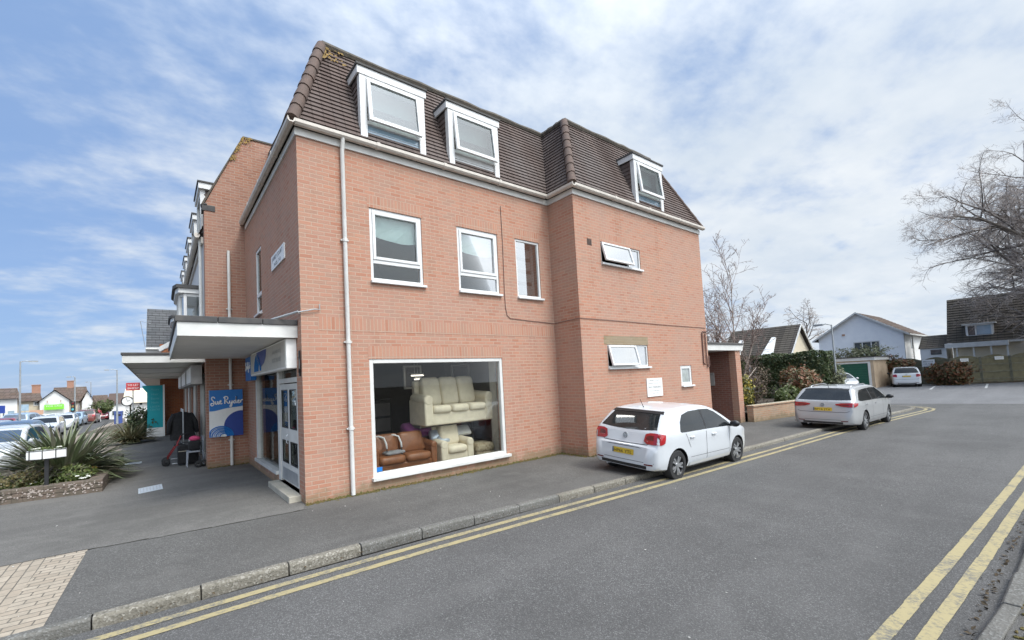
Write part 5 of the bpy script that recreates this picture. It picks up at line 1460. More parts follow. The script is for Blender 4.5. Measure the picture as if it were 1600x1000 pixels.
for y in (9.6, 13.2, 17.5): mb.box(-2.918, y, 3.05, TX-.3, y+.04, 3.074)
mb.build('fascia_board', 'white_paint', c2)
mb = M(); mb.box(-2.98, 6.39, 3.262, TX-.002, TYC, 3.33); mb.build('felt_edge', 'felt', c2, bevel=.01)
downpipe(TB_, [(-.45, TY0-.06, 6.35), (-.45, TY0-.06, .02)], brackets=(4.6, 2.35, .75))
for y_, za_, zb_ in ((6.75, 6.8, 3.3), (9.6, 2.9, .05), (13.3, 2.9, .05)):
    mb = M(); mb.tube([(TX-.07, y_, za_), (TX-.07, y_, zb_)], .045, 8); mb.build('downpipe', 'white_paint', TB_)
for i, (a, b, lab) in enumerate(((6.75, 9.2, 'grey shop fascia box nearest the party wall under the long canopy'), (9.9, 12.9, 'grey shop fascia box in the middle under the long canopy'), (13.7, 16.5, 'grey shop fascia box farthest under the long canopy'))):
    sg = sign_thing('fascia_sign', lab, (TX, (a+b)/2, 2.7))
    mb = M(); mb.box(TX-.34, a, 2.42, TX-.06, b, 2.98); mb.build('box', 'sign_grey', sg, bevel=.01)
    mb = M(); mb.box(TX-.352, a+.1, 2.48, TX-.342, b-.1, 2.92); mb.build('face', 'sign_white', sg)

# second hand goods standing under the canopy
cr_ = thing('coat_rack', 'metal rail hung with black coats beside the party wall', 'clothes rail', (-1.5, 8.4, 0))
mb = M()
for y in (7.95, 9.2): mb.tube([(-1.55, y, .0), (-1.55, y, 1.68)], .018, 8); mb.tube([(-1.85, y, .03), (-1.25, y, .03)], .018, 8)
mb.tube([(-1.55, 7.95, 1.66), (-1.55, 9.2, 1.66)], .018, 8); mb.build('rail', 'steel', cr_)
for y in (8.15, 8.4, 8.65, 8.9):
    ct_ = thing('coat', 'black coat hanging on the metal rail', 'coat', (-1.55, y, 1.6), group='black coats hanging on the rail')
    mb = M(); n = 14; rows = ((1.58, .05, .04), (1.52, .24, .06), (1.35, .29, .09), (1.0, .30, .10), (.72, .34, .10)); vs = []
    for z, a, b in rows:
        for k in range(n):
            t = 2*math.pi*k/n; w_ = 1+.08*math.sin(5*t+z*9+y)
            vs.append((-1.55+a*w_*math.cos(t), y+b*w_*math.sin(t), z))
    mb.add(vs, [(i*n+k, i*n+(k+1) % n, (i+1)*n+(k+1) % n, (i+1)*n+k) for i in range(4) for k in range(n)]+[tuple(range(n)), tuple(range(4*n, 5*n))[::-1]])
    mb.build('body', 'black_cloth', ct_, smooth=True)
    for s in (-1, 1):
        mb = M(); mb.tube([(-1.55+s*.22, y, 1.51), (-1.55+s*.34, y-.02, 1.25), (-1.55+s*.37, y-.03, .92)], [.06, .065, .055], 8)
        mb.build('sleeve', 'black_cloth', ct_, smooth=True)
    mb = M(); mb.tube([(-1.55, y, 1.57), (-1.55, y, 1.66)], .006, 5); mb.build('hanger', 'steel', ct_)
wk = thing('walking_frame', 'red framed rollator with black wheels in front of the coat rail', 'rollator', (-1.75, 7.9, 0))
mb = M()
for y in (7.75, 8.25):
    mb.tube([(-2.0, y, .16), (-1.72, y, .62), (-1.62, y, .88)], .016, 8); mb.tube([(-1.50, y, .12), (-1.66, y, .55), (-1.72, y, .62)], .016, 8)
mb.tube([(-1.70, 7.75, .60), (-1.70, 8.25, .60)], .014, 8); mb.build('frame', 'red_frame', wk, smooth=True)
for x, y in ((-2.0, 7.75), (-2.0, 8.25), (-1.5, 7.75), (-1.5, 8.25)):
    mb = M(); mb.lathe([(.05, -.018), (.105, -.022), (.11, 0), (.105, .022), (.05, .018), (.05, -.018)], (x, y, .11), 'y', 18); w_ = mb.build('wheel', 'rubber', wk, smooth=True)
    mb = M()
    for k in range(5):
        a = 2*math.pi*k/5; mb.tube([(x, y, .11), (x+.055*math.cos(a), y, .11+.055*math.sin(a))], .010, 5)
    mb.build('hub', 'black_plastic', w_)
for y in (7.75, 8.25):
    mb = M(); mb.tube([(-1.62, y, .88), (-1.58, y, .92), (-1.40, y, .93)], .022, 8); mb.tube([(-1.62, y, .88), (-1.68, y, .80), (-1.60, y, .72)], .007, 5); mb.build('handle', 'black_plastic', wk, smooth=True)
mb = M(); mb.box(-1.80, 7.80, .57, -1.50, 8.20, .61); mb.build('seat', 'black_plastic', wk, bevel=.01)
sc = thing('suitcase', 'black upright suitcase standing behind the grey chair', 'suitcase', (-1.45, 7.75, 0))
mb = M(); mb.box(-1.72, 7.45, .04, -1.18, 7.72, .60); mb.build('case', 'black_cloth', sc, bevel=.04)
mb = M(); mb.box(-1.70, 7.443, .42, -1.20, 7.449, .44); mb.build('zip', 'stone_step', sc)
mb = M(); mb.tube([(-1.6, 7.58, .58), (-1.6, 7.58, .68), (-1.3, 7.58, .68), (-1.3, 7.58, .58)], .014, 6); mb.build('handle', 'black_plastic', sc)
chr_ = thing('chair', 'grey plastic chair with a black bag on it beside the party wall', 'chair', (-1.28, 7.2, 0))
mb = M(); mb.box(-1.50, 6.95, .41, -1.08, 7.38, .45); mb.build('seat', 'chair_grey', chr_, bevel=.015)
for x, y in ((-1.48, 6.97), (-1.10, 6.97), (-1.48, 7.36), (-1.10, 7.36)):
    mb = M(); mb.tube([(x, y, .41), (x-.02*(1 if x < -1.3 else -1), y-.03, 0)], [.024, .016], 8); mb.build('leg', 'chair_grey', chr_)
mb = M(); mb.box(-1.11, 6.97, .47, -1.07, 7.36, .86); mb.tube([(-1.09, 6.98, .44), (-1.09, 6.98, .5)], .02, 6); mb.tube([(-1.09, 7.35, .44), (-1.09, 7.35, .5)], .02, 6); mb.build('backrest', 'chair_grey', chr_, bevel=.015)
mb = M(); cushion(mb, (-1.30, 7.17, .60), (.17, .16, .15), puff=.5); tag(mb.build('bag', 'black_cloth', smooth=True), 'black bag lying on the grey plastic chair', 'bag')
mb = M(); mb.blob((-1.30, 7.2, .80), (.15, .13, .08), 12, 7, .06); tag(mb.build('pink_hat', 'pink_cloth', smooth=True), 'bright pink hat on top of the black bag', 'hat')
pc = thing('pushchair', 'folded black pushchair leaning on the end of the party wall', 'pushchair', (-1.15, 6.75, 0))
for x, y in ((-1.24, 6.6), (-1.10, 6.75)):
    mb = M(); mb.lathe([(.04, -.02), (.095, -.025), (.10, 0), (.095, .025), (.04, .02), (.04, -.02)], (x, y, .10), 'y', 18); mb.build('wheel', 'rubber', pc, smooth=True)
mb = M(); mb.tube([(-1.24, 6.63, .10), (-1.13, 6.9, .75)], .014, 6); mb.tube([(-1.10, 6.72, .10), (-1.18, 6.9, .6)], .014, 6); mb.build('frame', 'black_plastic', pc)

# ------------------------------------------------------------------ buildings beyond the terrace
hs = thing('slate_house', 'house with grey slate roof and orange brick wall beyond the terrace', 'house', (0, 25, 0))
mb = M(); mb.box(-2.1, 20.9, 3.34, 6, 29, 5.0); mb.box(-1.0, 20.85, -.1, 6, 40, 3.335); mb.box(-2.1, 20.9, -.1, -1.005, 21.3, 3.07); mb.build('wall', 'orange_brick', hs)
mb = M(); tiles(mb, (-2.7, 20.8, 4.75), (6.2, 20.8, 4.75), (6.2, 24.6, 7.55), (-2.7, 24.6, 7.55), 16, .02); tiles(mb, (6.2, 28.6, 4.75), (-2.7, 28.6, 4.75), (-2.7, 24.6, 7.55), (6.2, 24.6, 7.55), 16, .02); rf = mb.build('roof', 'slate_tile', hs)
mb = M(); mb.tube([(-2.72, 20.7, 4.72), (6.2, 20.7, 4.72)], .07, 8); mb.box(-2.72, 20.8, 4.5, 6.2, 20.86, 4.70); mb.build('gutter', 'white_paint', hs)
mb = M(); mb.prism([(-2.1, 20.45, 4.55), (-.5, 20.45, 5.65), (-.5, 20.45, 5.9), (-2.2, 20.45, 4.75)], (0, .05, 0)); mb.build('bargeboard', 'white_upvc', hs)
mb = M(); mb.prism([(-2.08, 20.51, 4.5), (-.5, 20.51, 4.5), (-.5, 20.51, 5.66)], (0, .3, 0)); mb.build('gable', 'orange_brick', hs)
mb = M(); mb.tube([(-2.75, 21.5, 4.9), (-2.95, 21.3, 6.3)], .015, 5); mb.tube([(-2.95, 21.3, 6.3), (-2.5, 21.4, 6.2)], .012, 5); mb.build('aerial', 'galvanised', hs)
tl_ = sign_thing('totem_sign', 'tall teal sign board on a white base at the corner beyond the canopy', (-2.35, 20.3, 0))
mb = M(); mb.box(-2.68, 20.2, 0, -1.98, 20.42, .48); mb.box(-1.975, 20.15, 0, -1.90, 20.45, 2.75); mb.build('base', 'sign_white', tl_)
mb = M(); mb.prism([(-2.66, 20.2, .48), (-1.98, 20.2, .48), (-1.98, 20.2, 2.72), (-2.86, 20.2, 2.72), (-2.84, 20.2, 2.6), (-2.66, 20.2, 2.35)], (0, .2, 0)); mb.build('board', 'sign_teal', tl_)
mb = M(); Tt_ = lambda u, n, z: (u, 20.195-n, z)
for t_, z, w_ in (('Moore', 2.45, .34), ('Hair', 2.2, .3), ('Beauty', 1.98, .36), ('Nails', 1.76, .3), ('LASER', 1.54, .42), ('CENTRE', 1.38, .42)): letters(tl_, 'sign_teal_letters', t_, Tt_, -2.32, z, .16, .004, 'CENTER', w_)

# ------------------------------------------------------------------ planter and forecourt furniture
pl_ = thing('planter_wall', 'low stone planter wall speckled with flints around the flower bed', 'wall', (-4, 5, 0))
PZ = .29
out = [(-9.2, 5.28), (-4.86, 4.93), (-3.22, 4.80), (-3.12, 10.4)]
inn = [(-9.2, 5.52), (-4.9, 5.18), (-3.48, 5.07), (-3.38, 10.4)]
mb = M()
for i in range(3):
    n = 10
    for k in range(n):
        a0, a1 = Vector(out[i]).lerp(Vector(out[i+1]), k/n), Vector(out[i]).lerp(Vector(out[i+1]), (k+1)/n)
        b0, b1 = Vector(inn[i]).lerp(Vector(inn[i+1]), k/n), Vector(inn[i]).lerp(Vector(inn[i+1]), (k+1)/n)
        for z0_, z1_, o in ((-.05, .10, .0), (.10, .20, .006), (.20, PZ, .012)):
            jz = rnd.uniform(-.004, .004)
            mb.prism([(a0.x, a0.y-o, z0_), (a1.x, a1.y-o, z0_), (b1.x, b1.y, z0_), (b0.x, b0.y, z0_)], (0, 0, z1_-z0_-.004+jz))
mb.build('stonework', 'stone_rubble', pl_, bevel=.012)
mb = M()
for _ in range(240):
    i = 0 if rnd.random() < .45 else 1
    t = rnd.random(); a = Vector(out[i]).lerp(Vector(out[i+1]), t); z = rnd.uniform(.03, .27)
    if rnd.random() > 1.15-abs(z-.17)*3: continue
    mb.blob((a.x, a.y-.008, z), (rnd.uniform(.006, .030), .010, rnd.uniform(.006, .022)), 6, 4, .25)
mb.build('flint', 'flint', pl_)
mb = M(); mb.poly([(-9.2, 5.5, .2), (-4.9, 5.16, .2), (-3.46, 5.05, .2), (-3.36, 10.4, .2), (-9.2, 10.4, .2)]); tag(mb.build('bed_soil', 'soil'), kind='structure')
def blade(mb, base, az, length, lean, droop, w):
    n = 8; pts = []
    d = Vector((math.cos(az), math.sin(az), 0))
    side = Vector((-d.y, d.x, 0))
    ang = lean; p = Vector(base); vs = []
    for i in range(n+1):
        t = i/n
        ww = w*(0.55+.9*t if t < .4 else .91*(1-((t-.4)/.6)**1.8)+.0)
        ww = max(ww, .002)
        up = Vector((0, 0, 1))*math.cos(ang)-d*math.sin(ang)*-1*0
        dirv = d*math.sin(ang)+Vector((0, 0, 1))*math.cos(ang)
        nrm = Vector((0, 0, 1))*math.sin(ang)-d*math.cos(ang)
        vs += [tuple(p-side*ww+nrm*ww*.35), tuple(p), tuple(p+side*ww+nrm*ww*.35)]
        p = p+dirv*(length/n); ang += droop/n*(.4+1.4*t)
        if p.z < .12: p.z = .12
    mb.add(vs, [(i*3+k, i*3+k+1, i*3+k+4, i*3+k+3) for i in range(n) for k in range(2)])
def flax(label, c, R_, count, hmax, mat='blade', name='flax_plant', group=None):
    t = thing(name, label, 'plant', (c[0], c[1], c[2]), group=group)
    mb = M()
    for _ in range(count):
        az = rnd.uniform(0, 2*math.pi); q = rnd.random()
        lean = .10+1.45*q**.65; ln = hmax*(1.0+.25*rnd.random())*(1.0-.12*q)
        r = rnd.uniform(0, .28*R_)
        blade(mb, (c[0]+r*math.cos(az), c[1]+r*math.sin(az), c[2]), az+rnd.gauss(0, .25), ln, lean, rnd.uniform(.35, 1.35), rnd.uniform(.028, .052))
    mb.build('leaf_blades', mat, t, smooth=True)
    mb = M(); mb.blob((c[0], c[1], c[2]+.05), (.2*R_, .2*R_, .16), 10, 6, .15); mb.build('crown_base', 'dead_leaf', t)
    return t
flax('large New Zealand flax with long grey green sword leaves spilling over the planter', (-4.10, 6.70, .2), 1.35, 520, 1.36)
TCX, TCY, TZ = -4.18, 5.05, .86
tr_ = thing('flower_trough', 'white barrel shaped flower trough with black bands on a black post', 'planter', (TCX, TCY, .2))
mb = M(); mb.box(TCX-.035, TCY-.035, .15, TCX+.035, TCY+.035, TZ-.012); mb.tube([(TCX+.10, TCY, .66), (TCX+.03, TCY, .56), (TCX+.03, TCY, .42)], .010, 6); mb.build('post', 'iron_black', tr_)
mb = M(); n = 12
tx0, tx1 = TCX-.32, TCX+.32
pr1 = []
for i in range(n+1):
    t = i/n; pr1.append((tx0+(tx1-tx0)*t, -.05-.09*math.sin(math.pi*t)))
outl = [(x, TCY+y) for x, y in pr1]+[(x, TCY-y) for x, y in pr1[::-1]]
mb.prism([(x, y, TZ) for x, y in outl], (0, 0, .19)); mb.build('trough', 'sign_white', tr_)
mb = M()
for i in (1, 5, 9):
    x, y = pr1[i]; mb.box(x-.008, TCY+y-.010, TZ-.01, x+.008, TCY+y+.03, TZ+.195)
for i in range(n):
    (x, y), (x2, y2) = pr1[i], pr1[i+1]
    for z in (TZ-.004, TZ+.178): mb.prism([(x, TCY+y-.005, z), (x2, TCY+y2-.005, z), (x2, TCY+y2+.005, z), (x, TCY+y+.005, z)], (0, 0, .014))
mb.build('bands', 'iron_black', tr_)
mb = M(); foliage(mb, 130, lambda: ((rnd.uniform(TCX-.28, TCX+.28), rnd.gauss(TCY, .04), TZ+.19+abs(rnd.gauss(0, .035))), (0, 0, 1)), .025); mb.build('trough_leaves', 'bed_leaf', tr_)
mb = M()
for x in (-.22, -.17, -.13, .18, .22): mb.blob((TCX+x, TCY+rnd.uniform(-.03, .03), TZ+.235), (.03, .03, .015), 8, 4, .2)
mb.build('trough_flowers', 'petal_white', tr_)
# low planting of the bed
def shrub(name, label, c, r, n, size, mat, cat='shrub', group=None, shell=.35, lumps=9, stems=True):
    t = thing(name, label, cat, (c[0], c[1], max(0, c[2]-r[2])), group=group)
    mb = M(); foliage(mb, n, in_ellipsoid(c, r, shell, lumps), size); mb.build('foliage', mat, t)
    if stems:
        mb = M()
        for _ in range(7):
            a = rnd.uniform(0, 6.28); mb.tube([(c[0]+.1*r[0]*math.cos(a), c[1]+.1*r[1]*math.sin(a), max(.0, c[2]-r[2])), (c[0]+.5*r[0]*math.cos(a), c[1]+.5*r[1]*math.sin(a), c[2]+.2*r[2])], [.02+.012*r[2], .008], 5)
        mb.build('stems', 'bark', t)
        mb = M()
        for _ in range(26):
            d = Vector((rnd.gauss(0, 1), rnd.gauss(0, 1), abs(rnd.gauss(.4, .8)))).normalized(); k = rnd.uniform(.95, 1.28)
            q0 = Vector((c[0]+d.x*r[0]*.3, c[1]+d.y*r[1]*.3, c[2]+d.z*r[2]*.2)); q1 = Vector((c[0]+d.x*r[0]*k, c[1]+d.y*r[1]*k, c[2]+d.z*r[2]*k))
            mb.tube([tuple(q0), tuple(q0.lerp(q1, .6)+Vector((rnd.gauss(0, .05), rnd.gauss(0, .05), .03))), tuple(q1)], [.012, .007, .003], 4)
            for _k in range(4): mb.leaf(q0.lerp(q1, rnd.uniform(.7, 1)), d, size*.8, mi=1)
        mb.build('shoots', ['bark', mat], t)
    return t
shrub('bronze_shrub', 'bronze green low shrub behind the planter wall left of the black post', (-4.62, 5.55, .38), (.48, .32, .28), 1300, .035, 'bed_bronze')
shrub('heather_shrub', 'dull green spreading shrub at the far left of the bed', (-5.7, 5.85, .40), (.85, .5, .34), 1900, .035, 'green_leaf')
shrub('green_shrub', 'fresh green leafy shrub between black post and pansies', (-3.80, 5.62, .36), (.42, .42, .26), 1500, .035, 'bed_leaf')
mb = M()
foliage(mb, 5200, lambda: ((lambda x: (x, 5.22+rnd.random()*1.1+(-.08*(x+3.5)), .21+abs(rnd.gauss(0, .085))))(rnd.uniform(-7.5, -3.5)), (0, 0, 1)), .035)
tag(mb.build('ground_cover', 'bed_leaf'), kind='stuff')
def flower_clump(label, pts, mat, size):
    t = thing('flower_clump', label, 'flowers', (pts[0][0], pts[0][1], .2))
    mb = M(); 
    for (x, y, z) in pts:
        for k in range(5):
            a = 1.256*k; mb.leaf((x+size*.7*math.cos(a), y+size*.7*math.sin(a), z), (.3*math.cos(a), -.5+.3*math.sin(a), 1), size*.8, .8)
    mb.build('blooms', mat, t)
    mb = M()
    for (x, y, z) in pts: mb.tube([(x, y, .2), (x, y, z)], .004, 4)
    mb.build('stems', 'green_leaf', t)
flower_clump('white primroses at the right end of the flower bed', [(rnd.uniform(-3.75, -3.5), rnd.uniform(5.2, 5.7), rnd.uniform(.30, .38)) for _ in range(16)], 'petal_white', .03)
flower_clump('yellow pansy at the right end of the flower bed', [(-3.50, 5.95, .44), (-3.47, 5.97, .43)], 'petal_yellow', .04)
flower_clump('dark red pansies beside the white primroses', [(-3.72, 5.55, .42), (-3.68, 5.5, .40), (-3.75, 5.48, .41)], 'petal_red', .03)
flower_clump('scattered white daisies at the left of the flower bed', [(rnd.uniform(-5.4, -4.2), rnd.uniform(5.3, 5.8), rnd.uniform(.30, .42)) for _ in range(12)], 'petal_white', .022)
# drain covers
dc = thing('drain_cover', 'pale ribbed drain cover set in the forecourt in front of the planter', 'drain cover', (-2.3, 4.15, .004))
mb = M(); mb.poly([(-2.54, 3.72, .010), (-2.10, 3.90, .010), (-2.12, 4.62, .010), (-2.56, 4.42, .010)][0:4]); mb.build('plate', 'pale_lid', dc)
mb = M()
for i in range(7):
    a = Vector((-2.54, 3.72)).lerp(Vector((-2.10, 3.90)), (i+.4)/7.4); b = Vector((-2.56, 4.42)).lerp(Vector((-2.12, 4.62)), (i+.4)/7.4)
    a, b = a.lerp(b, .1), a.lerp(b, .9)
    mb.poly([(a.x, a.y, .013), (a.x+.022, a.y+.009, .013), (b.x+.022, b.y+.009, .013), (b.x, b.y, .013)])
mb.build('slots', 'steel', dc)
dc = thing('manhole_cover', 'small pale metal cover in the forecourt at the end of the planter', 'drain cover', (-2.8, 9.7, .004))
mb = M(); mb.box(-3.05, 9.3, .004, -2.62, 9.65, .018); mb.build('plate', 'pale_lid', dc, bevel=.004)
mb = M(); mb.box(-3.0, 9.35, .0185, -2.67, 9.6, .020); mb.build('inset', 'steel', dc)
dc = thing('dark_manhole_cover', 'dark rounded manhole cover in the forecourt', 'manhole cover', (-2.3, 8.6, .004))
mb = M(); mb.lathe([(0, .012), (.28, .012), (.30, .006)], (-2.35, 8.2, 0), 'z', 24); mb.build('plate', 'kerb_dark', dc)
mb = M(); mb.lathe([(.31, .007), (.35, .007)], (-2.35, 8.2, 0), 'z', 24); mb.build('rim', 'felt', dc)
# scraps and grit lying about
mb = M()
for _ in range(34):
    x, y = rnd.uniform(-4, 3), rnd.uniform(-2.5, 4)
    if x > -.2 and y > -.5: y = rnd.uniform(-2.5, -.5)
    mb.leaf((x, y, .014), (rnd.gauss(0, .2), rnd.gauss(0, .2), 1), rnd.uniform(.006, .018), .6)
for _ in range(60):
    x = rnd.uniform(-2, 12); mb.leaf((x, rnd.uniform(-7, -3.5), RZ+.012), (rnd.gauss(0, .2), rnd.gauss(0, .2), 1), rnd.uniform(.005, .014), .6)
tag(mb.build('grit', 'litter'), kind='stuff')
mb = M()
for _ in range(110):
    x = rnd.uniform(2.4, 7); mb.leaf((x, -7.69-.03*x+abs(rnd.gauss(0, .035)), RZ+.012), (rnd.gauss(0, .5), rnd.gauss(0, .5), 1), rnd.uniform(.008, .03), .6)
for _ in range(160):
    x = rnd.uniform(-2.6, 6); mb.leaf((x, lerp_prof(KL, x)-abs(rnd.gauss(0, .04))-.01, RZ+.01), (rnd.gauss(0, .5), rnd.gauss(0, .5), 1), rnd.uniform(.006, .02), .6)
tag(mb.build('fallen_leaves', 'dead_leaf'), kind='stuff')
mb = M()
for _ in range(500):
    x = rnd.uniform(2.4, 7); mb.blob((x, -8.06-.03*(x-3)+rnd.gauss(0, .07)-.05, -.008), (rnd.uniform(.01, .04), rnd.uniform(.01, .03), rnd.uniform(.006, .02)), 5, 3, .2)
tag(mb.build('verge_moss', 'moss'), kind='stuff')

# ------------------------------------------------------------------ right hand side
gw = thing('garden_wall', 'low buff brick garden wall running on from the porch', 'wall', (19, -1.2, 0))
mb = M(); mb.prism([(16.44, -1.12, -.1), (25.2, -2.35, -.1), (25.2, -2.13, -.1), (16.44, -.90, -.1)], (0, 0, .68)); mb.build('brickwork', 'buff_brick', gw)
mb = M(); mb.prism([(16.42, -1.15, .582), (25.25, -2.39, .582), (25.25, -2.10, .582), (16.42, -.87, .582)], (0, 0, .06)); mb.build('coping', 'buff_brick', gw, bevel=.01)
mb = M(); mb.poly([(16.44, -.9, .35), (25.2, -2.1, .35), (26.2, 4, .35), (16.44, 4, .35)]); tag(mb.build('garden_soil', 'soil'), kind='structure')

def hedge(name, label, x0, x1, y0, y1, z0, z1, n, size, mat, core='soil', cat='hedge'):
    t = thing(name, label, cat, ((x0+x1)/2, (y0+y1)/2, z0))
    def fn():
        q = rnd.random()
        A = [(y1-y0)*(z1-z0), (x1-x0)*(z1-z0), (x1-x0)*(y1-y0)]
        s = rnd.choices((0, 1, 2), A)[0]; u, v, w = rnd.random(), rnd.random(), abs(rnd.gauss(0, .09))-.04
        wv = .06*math.sin(u*9+v*5)+.05*math.sin(v*13-u*4)
        if s == 0:
            sd_ = rnd.choice((0, 1)); return (x0+w+wv if sd_ == 0 else x1-w, y0+(y1-y0)*u, z0+(z1-z0)*v), (-1 if sd_ == 0 else 1, 0, 0)
        if s == 1:
            sd_ = rnd.choice((0, 1)); return (x0+(x1-x0)*u, y0+w+wv if sd_ == 0 else y1-w, z0+(z1-z0)*v), (0, -1 if sd_ == 0 else 1, 0)
        return (x0+(x1-x0)*u, y0+(y1-y0)*v, z1-w+wv), (0, 0, 1)
    mb = M(); foliage(mb, n, fn, size); mb.build('foliage', mat, t)
    mb = M()
    for _ in range(30):
        x, y = rnd.uniform(x0+.2, x1-.2), rnd.uniform(y0+.2, y1-.2)
        mb.tube([(x, y, z0), (x+rnd.uniform(-.2, .2), y+rnd.uniform(-.2, .2), z1-.3)], [.03, .012], 5)
    mb.build('stems', 'bark', t)
    mb = M(); mb.box(x0+.22, y0+.22, z0, x1-.22, y1-.22, z1-.22); mb.build('inner_growth', 'hedge_leaf', t)
    return t
hedge('clipped_hedge', 'tall clipped dark green hedge behind the garden wall', 25.4, 26.9, -1.15, 2.3, .1, 2.72, 9500, .07, 'hedge_leaf')
hedge('beech_hedge', 'brown leafless twiggy hedge behind the birch', 24.6, 25.8, 2.25, 7.0, .3, 2.75, 7000, .055, 'brown_twigs')
shrub('photinia_bush', 'reddish orange bush in front of the clipped hedge behind the silver estate', (22.5, -.85, 1.2), (1.4, .8, 1.0), 3200, .075, 'red_leaf')
shrub('laurel_bush', 'yellow spotted laurel bush beside the porch pier', (17.5, -.35, 1.0), (.85, .6, .85), 2000, .075, 'yellow_leaf')
shrub('evergreen_bush', 'low dark green bush behind the middle of the garden wall', (20.2, -.95, .85), (1.1, .5, .55), 1900, .07, 'green_leaf')
shrub('twiggy_bush', 'brown twiggy bush between laurel and red bush', (20.2, .35, 1.35), (1.3, .8, 1.1), 2600, .040, 'brown_twigs')
shrub('ivy_bush', 'mottled green shrub at the right end of the clipped hedge', (26.2, -1.35, 1.0), (.55, .45, 1.0), 1500, .07, 'pale_leaf')

def grow(mb, p, d, ln, r, lvl, P, tw):
    """recursive bare branch; tw collects twigs in their own mesh"""
    n = P['seg'][lvl] if lvl < len(P['seg']) else 2
    pts = [p.copy()]; rs = [r]; q = p.copy(); dd = d.copy()
    for i in range(n):
        dd = (dd+Vector((rnd.gauss(0, P['wob']), rnd.gauss(0, P['wob']), rnd.gauss(0, P['wob'])+P['up'][min(lvl, len(P['up'])-1)]))).normalized()
        q = q+dd*(ln/n); pts.append(q.copy()); rs.append(max(P['rmin'], r*(1-.75*(i+1)/n)))
    (mb if lvl < P['twl'] else tw).tube(pts, rs, 7 if lvl == 0 else 5 if lvl < 2 else 3, cap=False)
    if lvl >= P['max']:
        if 'tips' in P: P['tips'].append((q, dd))
        return
    k = P['kids'][lvl]
    for j in range(k):
        t = P['t0'][lvl]+(1-P['t0'][lvl])*(j+rnd.random())/k
        i = min(n-1, int(t*n)); f = t*n-i
        b = pts[i].lerp(pts[i+1], min(1, f)); dl = (pts[i+1]-pts[i]).normalized()
        az = rnd.uniform(0, 6.28); o = dl.orthogonal().normalized(); o.rotate(Matrix.Rotation(az, 3, dl))
        an = R(rnd.uniform(*P['ang'][min(lvl, len(P['ang'])-1)]))
        nd = dl*math.cos(an)+o*math.sin(an)
        grow(mb, b, nd, ln*P['lr'][min(lvl, len(P['lr'])-1)]*rnd.uniform(.7, 1.15)*(1.1-.45*t), max(P['rmin'], rs[i]*.62), lvl+1, P, tw)
def bare_tree(name, label, base, h, r, P, trunk='bark', twig='twig', group=None, lean=(0, 0), seed=1):
    rnd.seed(seed)
    t = thing(name, label, 'tree', base, group=group)
    a, b = M(), M()
    grow(a, Vector(base), Vector((lean[0], lean[1], 1)).normalized(), h, r, 0, P, b)
    if 'tips' in P:
        # one more leader on the street side, then the finest twigs at the ends of the branches
        grow(a, Vector(base)+Vector((0, .4, h*.42)), Vector((0, .34, 1)).normalized(), h*.62, r*.45, 0, dict(P, kids=[11, 7, 6, 5, 3]), b)
        for q, dd in P['tips']:
            if rnd.random() > .20: continue
            for _ in range(2):
                d2 = (dd+Vector((rnd.gauss(0, .5), rnd.gauss(0, .5), rnd.gauss(0, .5)+.1))).normalized()
                b.tube([q, q+d2*rnd.uniform(.25, .6)], [.005, .003], 3, cap=False)
    a.build('trunk', trunk, t, smooth=True); b.build('crown', twig, t)
    return t
OAK = dict(tips=[], seg=[9, 7, 5, 4, 3, 2], wob=.13, up=[.0, .05, .02, .0, .0], rmin=.0055, twl=3, max=5, kids=[25, 10, 8, 6, 4], t0=[.27, .12, .12, .15, .15], ang=[(38, 82), (30, 65), (28, 60), (25, 60), (25, 60)], lr=[.80, .48, .46, .46, .5])
bare_tree('big_bare_tree', 'huge bare winter tree spreading over the tiled house at the right edge', (50.0, -13.2, 0), 14.8, .5, OAK, seed=8)
SAP = dict(seg=[8, 5, 4, 3], wob=.09, up=[.02, .08, .03, 0], rmin=.006, twl=1, max=3, kids=[14, 7, 5], t0=[.25, .2, .2], ang=[(20, 48), (25, 55), (25, 60)], lr=[.42, .42, .45])
rnd.seed(21)
bt = thing('birch_tree', 'slender leafless multi stemmed birch behind the garden wall', 'tree', (17.7, .3, .3))
a_, b_ = M(), M()
for (dx, dy, h_, lx, ly) in ((0, 0, 6.2, -.02, -.16), (.1, .1, 5.2, -.05, .12), (-.1, .1, 4.9, -.10, .30), (.1, -.1, 4.2, .05, -.02), (0, .2, 3.8, .2, .35)):
    grow(a_, Vector((18.3+dx, .3+dy, .3)), Vector((lx, ly, 1)).normalized(), h_, .042, 0, SAP, b_)
a_.tube([(18.3, .25, .3), (18.26, .2, 1.2), (18.32, .1, 2.0)], [.06, .055, .04], 8); a_.tube([(18.28, .2, 1.15), (18.7, -.1, 1.6), (19.2, -.3, 2.1)], [.035, .025, .01], 6)
a_.build('trunk', 'birch_bark', bt, smooth=True); b_.build('crown', 'birch_twig', bt)
FAR = dict(seg=[6, 5, 4, 3], wob=.14, up=[0, .06, .03, 0], rmin=.02, twl=2, max=3, kids=[12, 8, 6], t0=[.3, .2, .2], ang=[(35, 75), (30, 65), (30, 60)], lr=[.6, .48, .48])
q = at(1262, 560, 78); bare_tree('background_tree', 'bare tree seen between the gable house and the white house', (q.x, q.y, 0), 8.2, .25, FAR)
q = at(1120, 560, 60); bare_tree('background_tree', 'bare tree just right of the brick building behind the porch roof', (q.x, q.y, 0), 7.5, .2, FAR)

